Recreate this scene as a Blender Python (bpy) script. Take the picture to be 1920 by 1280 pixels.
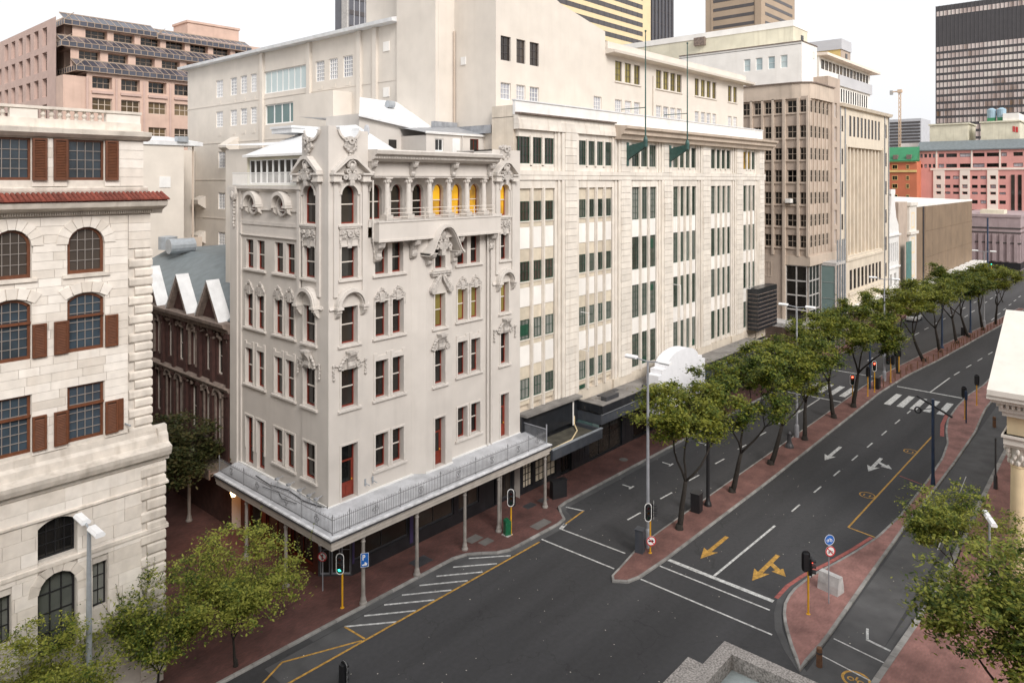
import bpy, math, random
from math import pi, sin, cos, radians
from mathutils import Vector, noise as mnoise

for o in list(bpy.data.objects):
    bpy.data.objects.remove(o)
sc = bpy.context.scene
COL = sc.collection
rnd = random.Random(11)

# ------------------------------------------------------------------ camera
cam_d = bpy.data.cameras.new('camera')
cam = bpy.data.objects.new('camera', cam_d)
COL.objects.link(cam)
cam.location = (0, 0, 26)
cam.rotation_euler = (radians(90), 0, math.atan2(1212, 1358) - pi/2)
cam_d.lens = 25.4625
cam_d.sensor_width = 36
cam_d.shift_y = -0.1573
cam_d.clip_start = 0.1
cam_d.clip_end = 4000
sc.camera = cam

# ------------------------------------------------------------------ sky and sun
SUN_EL, SUN_AZ = 37.0, 247.0      # degrees; azimuth counted anticlockwise from +X, where the light comes from
w = bpy.data.worlds.new('World')
sc.world = w
w.use_nodes = True
nt = w.node_tree
nt.nodes.clear()
sky = nt.nodes.new('ShaderNodeTexSky')
sky.sky_type = 'NISHITA'
sky.sun_disc = False
sky.sun_elevation = radians(SUN_EL)
sky.sun_rotation = radians(90 - SUN_AZ)
sky.air_density = 1.0
sky.dust_density = 6.0
sky.ozone_density = 1.0
hs = nt.nodes.new('ShaderNodeHueSaturation')
hs.inputs['Saturation'].default_value = 0.18
mx = nt.nodes.new('ShaderNodeMix')
mx.data_type = 'RGBA'
mx.inputs['Factor'].default_value = 0.78
mx.inputs['B'].default_value = (6.35, 6.4, 6.55, 1)     # even overcast layer over the clear sky
bg = nt.nodes.new('ShaderNodeBackground')
bg.inputs['Strength'].default_value = 0.1
wo = nt.nodes.new('ShaderNodeOutputWorld')
nt.links.new(sky.outputs[0], hs.inputs['Color'])
nt.links.new(hs.outputs[0], mx.inputs['A'])
nt.links.new(mx.outputs['Result'], bg.inputs['Color'])
nt.links.new(bg.outputs[0], wo.inputs[0])
sl = bpy.data.lights.new('sun', 'SUN')
sl.energy = 1.5
sl.angle = radians(24)
sl.color = (1.0, 0.95, 0.90)
sun = bpy.data.objects.new('sun', sl)
COL.objects.link(sun)
ce, se, ca, sa = cos(radians(SUN_EL)), sin(radians(SUN_EL)), cos(radians(SUN_AZ)), sin(radians(SUN_AZ))
sun.rotation_euler = Vector((-ce*ca, -ce*sa, -se)).to_track_quat('-Z', 'Y').to_euler()
sc.view_settings.view_transform = 'Standard'
sc.view_settings.look = 'None'
sc.view_settings.gamma = 1
sc.view_settings.use_curve_mapping = False
sc.view_settings.exposure = 0.88

# ------------------------------------------------------------------ materials
MATS = {}
def nodes_of(m):
    m.use_nodes = True
    t = m.node_tree
    return t, t.nodes['Principled BSDF'], t.nodes.new
def mat(name, col, rough=0.8, var=0.12, scale=1.5, streak=0.0, bump=0.0, bscale=30.0, rand=0.0, metal=0.0, dirt=None, emit=0.0, spec=0.5, fine=0.0, col2=None):
    """procedural material: colour, slow mottling, vertical streaks of weather, bump, per-object variation"""
    m = bpy.data.materials.new(name)
    t, P, N = nodes_of(m)
    L = t.links.new
    P.inputs['Roughness'].default_value = rough
    P.inputs['Metallic'].default_value = metal
    P.inputs['Specular IOR Level'].default_value = spec
    geo = N('ShaderNodeNewGeometry')
    n1 = N('ShaderNodeTexNoise'); n1.inputs['Scale'].default_value = scale; n1.inputs['Detail'].default_value = 5
    L(geo.outputs['Position'], n1.inputs['Vector'])
    r1 = N('ShaderNodeMapRange'); r1.inputs['From Min'].default_value = .3; r1.inputs['From Max'].default_value = .7
    r1.inputs['To Min'].default_value = 1 - var; r1.inputs['To Max'].default_value = 1 + var*.6
    L(n1.outputs['Fac'], r1.inputs['Value'])
    fac = r1.outputs['Result']
    def mul(a, b):
        q = N('ShaderNodeMath'); q.operation = 'MULTIPLY'; L(a, q.inputs[0]); L(b, q.inputs[1]); return q.outputs[0]
    if fine:
        n3 = N('ShaderNodeTexNoise'); n3.inputs['Scale'].default_value = bscale*2; n3.inputs['Detail'].default_value = 3
        L(geo.outputs['Position'], n3.inputs['Vector'])
        r3 = N('ShaderNodeMapRange'); r3.inputs['From Min'].default_value = .3; r3.inputs['From Max'].default_value = .7
        r3.inputs['To Min'].default_value = 1 - fine; r3.inputs['To Max'].default_value = 1 + fine
        L(n3.outputs['Fac'], r3.inputs['Value']); fac = mul(fac, r3.outputs['Result'])
    if rand:
        oi = N('ShaderNodeObjectInfo')
        r2 = N('ShaderNodeMapRange'); r2.inputs['To Min'].default_value = 1 - rand; r2.inputs['To Max'].default_value = 1 + rand*.5
        L(oi.outputs['Random'], r2.inputs['Value']); fac = mul(fac, r2.outputs['Result'])
    base = N('ShaderNodeRGB'); base.outputs[0].default_value = (*col, 1); bc = base.outputs[0]
    if col2:
        mc = N('ShaderNodeMix'); mc.data_type = 'RGBA'; mc.inputs['B'].default_value = (*col2, 1)
        oi2 = N('ShaderNodeObjectInfo'); L(oi2.outputs['Random'], mc.inputs['Factor']); L(bc, mc.inputs['A']); bc = mc.outputs['Result']
    sc_ = N('ShaderNodeVectorMath'); sc_.operation = 'SCALE'
    L(bc, sc_.inputs[0]); L(fac, sc_.inputs['Scale'])
    out = sc_.outputs[0]
    if streak:
        mp = N('ShaderNodeMapping'); mp.inputs['Scale'].default_value = (1.6, 1.6, .12)
        L(geo.outputs['Position'], mp.inputs['Vector'])
        n2 = N('ShaderNodeTexNoise'); n2.inputs['Scale'].default_value = 1.3; n2.inputs['Detail'].default_value = 6
        L(mp.outputs[0], n2.inputs['Vector'])
        cr = N('ShaderNodeMapRange'); cr.inputs['From Min'].default_value = .52; cr.inputs['From Max'].default_value = .8
        cr.inputs['To Min'].default_value = 0; cr.inputs['To Max'].default_value = streak; L(n2.outputs['Fac'], cr.inputs['Value'])
        mm = N('ShaderNodeMix'); mm.data_type = 'RGBA'
        mm.inputs['B'].default_value = (*(dirt or tuple(c*.35 for c in col)), 1)
        L(cr.outputs['Result'], mm.inputs['Factor']); L(out, mm.inputs['A']); out = mm.outputs['Result']
    L(out, P.inputs['Base Color'])
    if emit:
        L(out, P.inputs['Emission Color']); P.inputs['Emission Strength'].default_value = emit
    if bump:
        nb = N('ShaderNodeTexNoise'); nb.inputs['Scale'].default_value = bscale; nb.inputs['Detail'].default_value = 4
        L(geo.outputs['Position'], nb.inputs['Vector'])
        bp = N('ShaderNodeBump'); bp.inputs['Strength'].default_value = bump; bp.inputs['Distance'].default_value = .02
        L(nb.outputs['Fac'], bp.inputs['Height']); L(bp.outputs[0], P.inputs['Normal'])
    MATS[name] = m
    return m

mat('hero', (.57, .53, .488), .85, .07, .7, .16, .15, 25, dirt=(.33, .29, .26))
mat('hero_trim', (.58, .54, .497), .8, .09, 2.5, .2, .2, 30, dirt=(.3, .26, .23))
mat('ornament', (.48, .445, .41), .85, .3, 5, .0, .4, 20)
mat('cream', (.645, .59, .525), .8, .08, .5, .18, .1, 25, dirt=(.5, .44, .37))
mat('cream_light', (.80, .775, .735), .8, .08, .5, .15, .1, 25, dirt=(.55, .5, .43))
mat('faience', (.715, .66, .59), .42, .10, 1.2, .58, .06, 8, rand=.10, dirt=(.40, .32, .24))
mat('faience_base', (.60, .53, .44), .5, .15, .9, .4, .1, 8, dirt=(.34, .27, .2))
mat('spandrel', (.80, .77, .73), .45, .06, 1.0, .22, 0, 8, rand=.08, dirt=(.5, .42, .34))
mat('blind_panel', (.60, .53, .42), .6, .12, 1.5, .35, 0, 8, rand=.15, dirt=(.36, .28, .2))
mat('stone', (.70, .635, .56), .85, .10, 2.2, .2, .25, 18, rand=.10, dirt=(.45, .36, .27), col2=(.75, .70, .64))
mat('stone_trim', (.66, .60, .53), .85, .2, 1.6, .55, .35, 18, rand=.12, dirt=(.28, .23, .18))
mat('stone_joint', (.60, .55, .49), .95, .1, 4)
mat('white_paint', (.74, .73, .71), .6, .08, 1.2, .16, 0, 10)
mat('roof_white', (.66, .665, .67), .6, .14, 1.2, .12, .1, 8, fine=.05)
mat('flashing', (.30, .31, .33), .5, .25, 2.5, .2, .1, 12)
mat('lead_grey', (.45, .455, .475), .6, .26, 1.0, .0, .05, 5, fine=.07)
mat('slate_roof', (.165, .19, .20), .7, .15, 1.2, .1, .1, 12)
mat('asphalt', (.060, .060, .063), .88, .28, .35, 0, .5, 60, fine=.16)
mat('asphalt_old', (.088, .087, .088), .9, .3, .6, 0, .5, 60, fine=.16)
mat('ground', (.12, .115, .11), .95, .2, .2)
mat('kerb', (.29, .28, .265), .9, .3, 1.6, 0, .4, 25, rand=.28, fine=.1)
mat('line_white', (.56, .56, .545), .75, .45, 4, 0, 0, 6, fine=.2)
mat('line_yellow', (.48, .27, .055), .75, .45, 4, 0, 0, 6, fine=.2)
mat('line_red', (.34, .10, .085), .8, .35, 4, 0, 0, 10)
mat('red_wood', (.22, .030, .015), .45, .2, 4, 0, 0, 10, rand=.2)
mat('brown_wood', (.135, .045, .018), .5, .22, 5, 0, .1, 20, rand=.2)
mat('shutter_dark', (.045, .018, .010), .6, .2, 5)
mat('shutter_slat', (.125, .042, .016), .6, .2, 5)
mat('litter', (.62, .58, .5), .9, .4, 9)
mat('edge_white', (.66, .665, .68), .6, .3, 2.5, .0, .1, 6, fine=.1)
mat('shop_red', (.085, .020, .012), .6, .25, 2)
mat('pane_bar', (.24, .21, .19), .6, .1, 5)
mat('white_rail', (.66, .60, .54), .5, .1, 4)
mat('green_steel', (.016, .070, .042), .4, .2, 4, rand=.2)
mat('green_bracket', (.030, .085, .075), .45, .3, 3, .3, 0, 10, dirt=(.02, .03, .03))
mat('white_steel', (.80, .79, .77), .5, .05, 4)
mat('black_metal', (.016, .016, .018), .45, .15, 5)
mat('dark_grey', (.055, .055, .06), .5, .2, 2, .1)
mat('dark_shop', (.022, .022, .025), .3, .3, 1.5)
mat('black_tile', (.018, .020, .024), .3, .3, 1.5, .25, 0, 10, dirt=(.10, .095, .09))
mat('bluegrey_trim', (.055, .062, .075), .5, .2, 2, .3, 0, 10, dirt=(.12, .11, .1))
mat('rail_grey', (.20, .20, .205), .5, .2, 5)
mat('galv', (.40, .43, .46), .38, .15, 2.5, .2, metal=.35)
mat('lamp_white', (.82, .83, .84), .45, .05, 3)
mat('pole_grey', (.30, .31, .335), .45, .15, 2, .2)
mat('pole_blue', (.028, .050, .098), .4, .2, 2)
mat('pole_yellow', (.68, .35, .018), .45, .12, 4, .15)
mat('post_taupe', (.30, .275, .25), .6, .2, 2.5, .25)
mat('fascia', (.50, .455, .405), .7, .14, 1.2, .3, 0, 20, dirt=(.2, .17, .15))
mat('concrete', (.48, .46, .44), .92, .2, 2.0, .35, .4, 25, fine=.1)
mat('granite', (.33, .30, .275), .85, .18, 2, 0, .4, 9, fine=.55)
mat('bin_green', (.010, .125, .055), .4, .12, 3)
mat('sign_blue', (.016, .125, .46), .4, .05, 3)
mat('sign_red', (.55, .025, .03), .4, .05, 3)
mat('sign_white', (.82, .82, .80), .4, .05, 3)
mat('sign_black', (.012, .012, .012), .5, .05, 3)
mat('red_brick', (.060, .025, .020), .9, .3, 2.5, .2, .4, 30)
mat('dark_stone', (.20, .155, .13), .9, .35, 3, .35, .4, 25)
mat('pink_stone', (.56, .40, .325), .8, .10, .6, .2, .1, 14, dirt=(.32, .2, .15))
mat('pink_grey', (.50, .36, .31), .8, .10, .6, .2, .1, 14, dirt=(.32, .22, .18))
mat('awning_glass', (.075, .078, .10), .25, .2, .7, rand=.25)
mat('awning_frame', (.34, .26, .20), .5, .1, 2)
mat('tan_wall', (.45, .365, .30), .8, .12, .5, .45, .1, 14, dirt=(.24, .18, .14))
mat('tan_trim', (.53, .44, .36), .8, .12, .5, .4, .1, 14, dirt=(.26, .2, .15))
mat('fin_stone', (.64, .565, .46), .8, .1, .5, .5, .1, 14, dirt=(.35, .27, .19))
mat('yellow_conc', (.66, .62, .49), .85, .15, .35, .5, .1, 14, dirt=(.42, .37, .27))
mat('yellow_paint', (.68, .50, .20), .8, .1, .5, .2)
mat('tower_cream', (.76, .61, .37), .6, .06, .2)
mat('tower_brown', (.40, .305, .22), .7, .08, .2)
mat('tower_band', (.085, .075, .075), .35, .2, .3)
mat('tower_mullion', (.085, .078, .082), .4, .1, .3)
mat('brown_box', (.215, .150, .095), .75, .16, .25, .3, .1, 10, dirt=(.13, .09, .06))
mat('pink_wall', (.64, .31, .275), .8, .07, .3, .15)
mat('pink_cream', (.78, .68, .60), .8, .06, .3)
mat('orange_wall', (.52, .165, .085), .8, .1, .3)
mat('green_roof', (.035, .21, .095), .6, .12, .6)
mat('mauve', (.37, .29, .295), .8, .12, .5, .3)
mat('grey_tower', (.50, .50, .52), .8, .08, .3)
mat('crane', (.75, .56, .40), .6, .05, 1)
mat('tank', (.30, .42, .50), .5, .1, 1)
mat('cape_cream', (.74, .60, .385), .75, .08, 1.0, .2, .1, 20, dirt=(.5, .36, .2))
mat('cape_white', (.68, .64, .58), .75, .06, 1.0, .15)
mat('bark', (.026, .021, .017), .95, .35, 5, 0, .6, 20)
mat('tile_red', (.21, .050, .032), .8, .25, 4, 0, .2, 20, rand=.35)
mat('dry_weeds', (.20, .155, .10), 1, .4, 8)
mat('moss_roof', (.075, .068, .050), .95, .45, 1.2, 0, .3, 20)
mat('canopy_roof', (.215, .200, .185), .95, .35, .9, 0, .3, 20)
mat('bollard_brown', (.17, .085, .045), .8, .2, 3)
mat('barrier', (.47, .46, .45), .95, .25, 2, .3, .5, 20, fine=.1)
mat('purple_blind', (.045, .030, .095), .6, .1, 3)
mat('white_sign', (.76, .765, .79), .6, .05, 2, .06)
mat('pavement_grey', (.15, .14, .13), .92, .25, 1.2, 0, .3, 20)
mat('roof_patina', (.42, .47, .46), .5, .3, 1.6, .0, .1, 9, fine=.1)
mat('teal_panel', (.10, .24, .22), .3, .2, 1)

def glass(name, c1, c2, rough=.06, emit=0.0, patch=0.0):
    m = bpy.data.materials.new(name)
    t, P, N = nodes_of(m); L = t.links.new
    oi = N('ShaderNodeObjectInfo'); geo = N('ShaderNodeNewGeometry')
    no = N('ShaderNodeTexNoise'); no.inputs['Scale'].default_value = .9; no.inputs['Detail'].default_value = 2
    L(geo.outputs['Position'], no.inputs['Vector'])
    a = N('ShaderNodeMath'); a.operation = 'MULTIPLY_ADD'; a.inputs[1].default_value = patch; L(no.outputs['Fac'], a.inputs[0]); L(oi.outputs['Random'], a.inputs[2])
    s = N('ShaderNodeMath'); s.operation = 'SUBTRACT'; s.use_clamp = True; s.inputs[1].default_value = patch*.5; L(a.outputs[0], s.inputs[0])
    x = N('ShaderNodeMix'); x.data_type = 'RGBA'; x.inputs['A'].default_value = (*c1, 1); x.inputs['B'].default_value = (*c2, 1)
    L(s.outputs[0], x.inputs['Factor']); L(x.outputs['Result'], P.inputs['Base Color'])
    P.inputs['Roughness'].default_value = rough
    if emit:
        L(x.outputs['Result'], P.inputs['Emission Color']); P.inputs['Emission Strength'].default_value = emit
    MATS[name] = m
glass('glass_dark', (.004, .004, .004), (.036, .032, .028), patch=.8)
glass('glass_lit', (.16, .085, .018), (.56, .30, .014), .15, .5, patch=1.6)
glass('glass_olive', (.11, .085, .022), (.19, .155, .045), .15, .25, patch=.6)
glass('glass_store', (.018, .020, .017), (.13, .135, .115), .1, patch=.9)
glass('glass_curtain', (.085, .092, .082), (.24, .245, .225), .2, patch=.8)
glass('glass_brown', (.025, .020, .016), (.07, .055, .045), patch=.6)
glass('glass_blue', (.014, .017, .020), (.055, .080, .105), patch=1.2)
glass('glass_pale', (.33, .42, .44), (.50, .58, .58), .1, patch=.5)
glass('glass_white', (.28, .29, .33), (.52, .52, .55), .1, patch=.6)
glass('glass_gold', (.06, .045, .03), (.19, .13, .065), .1, patch=.8)
glass('glass_tower', (.045, .047, .055), (.11, .11, .125), .08, patch=.8)
glass('glass_teal', (.10, .17, .165), (.20, .27, .26), patch=.5)

def reflection_glass(name, cols, su, sv, off=0):
    """curtain wall glass: reflections painted into the colour, one tone per grid cell"""
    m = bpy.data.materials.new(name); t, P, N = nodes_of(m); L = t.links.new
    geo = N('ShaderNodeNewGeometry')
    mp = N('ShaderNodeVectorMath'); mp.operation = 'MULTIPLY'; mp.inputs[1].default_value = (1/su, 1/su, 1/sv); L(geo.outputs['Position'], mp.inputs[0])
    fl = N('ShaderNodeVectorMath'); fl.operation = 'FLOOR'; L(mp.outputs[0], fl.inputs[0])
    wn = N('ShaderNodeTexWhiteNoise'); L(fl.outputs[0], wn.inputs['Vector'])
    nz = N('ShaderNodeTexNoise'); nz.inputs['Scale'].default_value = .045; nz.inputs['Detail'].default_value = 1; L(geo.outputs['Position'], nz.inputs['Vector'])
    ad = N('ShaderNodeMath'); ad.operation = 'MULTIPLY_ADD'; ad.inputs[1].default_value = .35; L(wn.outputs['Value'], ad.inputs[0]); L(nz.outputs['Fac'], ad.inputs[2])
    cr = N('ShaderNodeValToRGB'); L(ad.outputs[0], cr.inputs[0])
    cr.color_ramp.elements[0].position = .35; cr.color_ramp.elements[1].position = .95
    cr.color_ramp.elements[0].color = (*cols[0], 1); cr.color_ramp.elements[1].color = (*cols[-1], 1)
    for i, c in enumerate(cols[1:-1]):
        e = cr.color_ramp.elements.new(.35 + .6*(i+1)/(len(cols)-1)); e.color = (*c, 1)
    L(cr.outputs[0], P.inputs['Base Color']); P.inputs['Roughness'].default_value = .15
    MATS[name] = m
reflection_glass('reflection_cells', [(.20, .12, .07), (.55, .44, .40), (.75, .64, .60), (.85, .77, .70)], 1.72, 3.64)  # golden and pink reflections painted in as random cell tones

def brick_paving(name, c1, c2, mortar, sx=4.2):
    m = bpy.data.materials.new(name); t, P, N = nodes_of(m); L = t.links.new
    geo = N('ShaderNodeNewGeometry')
    br = N('ShaderNodeTexBrick'); br.inputs['Scale'].default_value = sx
    br.inputs['Color1'].default_value = (*c1, 1); br.inputs['Color2'].default_value = (*c2, 1); br.inputs['Mortar'].default_value = (*mortar, 1)
    br.inputs['Mortar Size'].default_value = .022; br.inputs['Brick Width'].default_value = .92; br.inputs['Row Height'].default_value = .46
    L(geo.outputs['Position'], br.inputs['Vector'])
    n1 = N('ShaderNodeTexNoise'); n1.inputs['Scale'].default_value = .7; n1.inputs['Detail'].default_value = 6; L(geo.outputs['Position'], n1.inputs['Vector'])
    r1 = N('ShaderNodeMapRange'); r1.inputs['From Min'].default_value = .3; r1.inputs['From Max'].default_value = .75; r1.inputs['To Min'].default_value = .62; r1.inputs['To Max'].default_value = 1.25
    L(n1.outputs['Fac'], r1.inputs['Value'])
    s = N('ShaderNodeVectorMath'); s.operation = 'SCALE'; L(br.outputs['Color'], s.inputs[0]); L(r1.outputs['Result'], s.inputs['Scale'])
    L(s.outputs[0], P.inputs['Base Color']); P.inputs['Roughness'].default_value = .88
    bp = N('ShaderNodeBump'); bp.inputs['Strength'].default_value = .4; bp.inputs['Distance'].default_value = .01
    L(br.outputs['Fac'], bp.inputs['Height']); bp.invert = True; L(bp.outputs[0], P.inputs['Normal'])
    MATS[name] = m
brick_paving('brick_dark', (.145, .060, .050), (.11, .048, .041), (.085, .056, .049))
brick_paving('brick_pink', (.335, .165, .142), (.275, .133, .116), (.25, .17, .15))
brick_paving('brick_median', (.21, .098, .082), (.17, .080, .068), (.14, .085, .074))

def asphalt_patches(name, base):
    m = bpy.data.materials.new(name); t, P, N = nodes_of(m); L = t.links.new
    geo = N('ShaderNodeNewGeometry')
    mp = N('ShaderNodeMapping'); mp.inputs['Scale'].default_value = (.14, 1.1, 1); L(geo.outputs['Position'], mp.inputs['Vector'])
    n1 = N('ShaderNodeTexNoise'); n1.inputs['Scale'].default_value = .32; n1.inputs['Detail'].default_value = 5; L(mp.outputs[0], n1.inputs['Vector'])
    n2 = N('ShaderNodeTexNoise'); n2.inputs['Scale'].default_value = 70; n2.inputs['Detail'].default_value = 3; L(geo.outputs['Position'], n2.inputs['Vector'])
    n4 = N('ShaderNodeTexNoise'); n4.inputs['Scale'].default_value = 3.5; n4.inputs['Detail'].default_value = 6; L(geo.outputs['Position'], n4.inputs['Vector'])
    def rng(sock, a, b, lo=.3, hi=.7):
        r = N('ShaderNodeMapRange'); r.inputs['From Min'].default_value = lo; r.inputs['From Max'].default_value = hi
        r.inputs['To Min'].default_value = a; r.inputs['To Max'].default_value = b; L(sock, r.inputs['Value']); return r.outputs['Result']
    def mul(a, b):
        q = N('ShaderNodeMath'); q.operation = 'MULTIPLY'; L(a, q.inputs[0]); L(b, q.inputs[1]); return q.outputs[0]
    # thin cracks
    vo = N('ShaderNodeTexVoronoi'); vo.feature = 'DISTANCE_TO_EDGE'; vo.inputs['Scale'].default_value = .16
    wob = N('ShaderNodeTexNoise'); wob.inputs['Scale'].default_value = .9; wob.inputs['Detail'].default_value = 4; L(geo.outputs['Position'], wob.inputs['Vector'])
    wa = N('ShaderNodeVectorMath'); wa.operation = 'MULTIPLY_ADD'; wa.inputs[1].default_value = (2.2, 2.2, 0); L(wob.outputs['Color'], wa.inputs[0]); L(geo.outputs['Position'], wa.inputs[2])
    L(wa.outputs[0], vo.inputs['Vector'])
    cr = rng(vo.outputs['Distance'], .72, 1.0, .0, .006)
    f = mul(mul(rng(n1.outputs['Fac'], .74, 1.26), rng(n2.outputs['Fac'], .80, 1.2)), mul(rng(n4.outputs['Fac'], .9, 1.08), cr))
    s = N('ShaderNodeVectorMath'); s.operation = 'SCALE'; s.inputs[0].default_value = base; L(f, s.inputs['Scale'])
    L(s.outputs[0], P.inputs['Base Color']); P.inputs['Roughness'].default_value = .86
    bp = N('ShaderNodeBump'); bp.inputs['Strength'].default_value = .35; bp.inputs['Distance'].default_value = .01
    L(n2.outputs['Fac'], bp.inputs['Height']); L(bp.outputs[0], P.inputs['Normal'])
    MATS[name] = m
asphalt_patches('road', (.047, .0465, .0485))

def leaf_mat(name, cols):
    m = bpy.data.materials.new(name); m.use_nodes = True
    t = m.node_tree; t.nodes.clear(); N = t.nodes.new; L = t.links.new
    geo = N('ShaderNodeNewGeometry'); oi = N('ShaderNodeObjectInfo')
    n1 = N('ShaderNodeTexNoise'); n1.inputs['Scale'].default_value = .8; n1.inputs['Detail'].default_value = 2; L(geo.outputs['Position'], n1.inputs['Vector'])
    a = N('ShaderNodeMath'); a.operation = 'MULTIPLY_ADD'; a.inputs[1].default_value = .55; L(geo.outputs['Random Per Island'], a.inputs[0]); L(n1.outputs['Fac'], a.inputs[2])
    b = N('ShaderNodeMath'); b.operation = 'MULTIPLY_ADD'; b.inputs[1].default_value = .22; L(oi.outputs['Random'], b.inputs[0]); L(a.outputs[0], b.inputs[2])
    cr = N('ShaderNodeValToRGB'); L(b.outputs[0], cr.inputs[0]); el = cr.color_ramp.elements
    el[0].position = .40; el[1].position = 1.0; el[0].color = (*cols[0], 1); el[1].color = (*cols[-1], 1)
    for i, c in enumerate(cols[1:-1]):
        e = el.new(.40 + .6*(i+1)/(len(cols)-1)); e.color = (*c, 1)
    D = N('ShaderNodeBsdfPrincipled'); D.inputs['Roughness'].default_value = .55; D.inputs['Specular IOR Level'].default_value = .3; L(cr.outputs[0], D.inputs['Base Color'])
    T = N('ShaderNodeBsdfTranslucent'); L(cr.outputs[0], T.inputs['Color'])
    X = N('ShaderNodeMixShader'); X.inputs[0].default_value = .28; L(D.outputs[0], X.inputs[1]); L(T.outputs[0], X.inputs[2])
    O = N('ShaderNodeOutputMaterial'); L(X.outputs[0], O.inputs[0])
    MATS[name] = m
leaf_mat('leaf_median', [(.013, .028, .004), (.036, .066, .008), (.088, .120, .014), (.21, .215, .028)])
leaf_mat('leaf_near', [(.010, .021, .004), (.036, .066, .009), (.10, .14, .019), (.28, .29, .05)])
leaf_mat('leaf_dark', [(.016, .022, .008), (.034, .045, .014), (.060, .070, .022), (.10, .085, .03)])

# ------------------------------------------------------------------ mesh helpers
class F:
    """a wall's frame: a along the wall, b out of it, c up"""
    def __init__(s, x, y, th=0.0, z=0.0):
        s.x, s.y, s.z, s.th = x, y, z, th
        s.ux, s.uy, s.nx, s.ny = cos(th), sin(th), sin(th), -cos(th)
    def p(s, a, b, c):
        return (s.x + a*s.ux + b*s.nx, s.y + a*s.uy + b*s.ny, s.z + c)
W0 = F(0, 0)            # world frame: a = x, b = -y, c = z
L0 = F(0, 0)
SIDE = -pi/2            # walls that face -X

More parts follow.
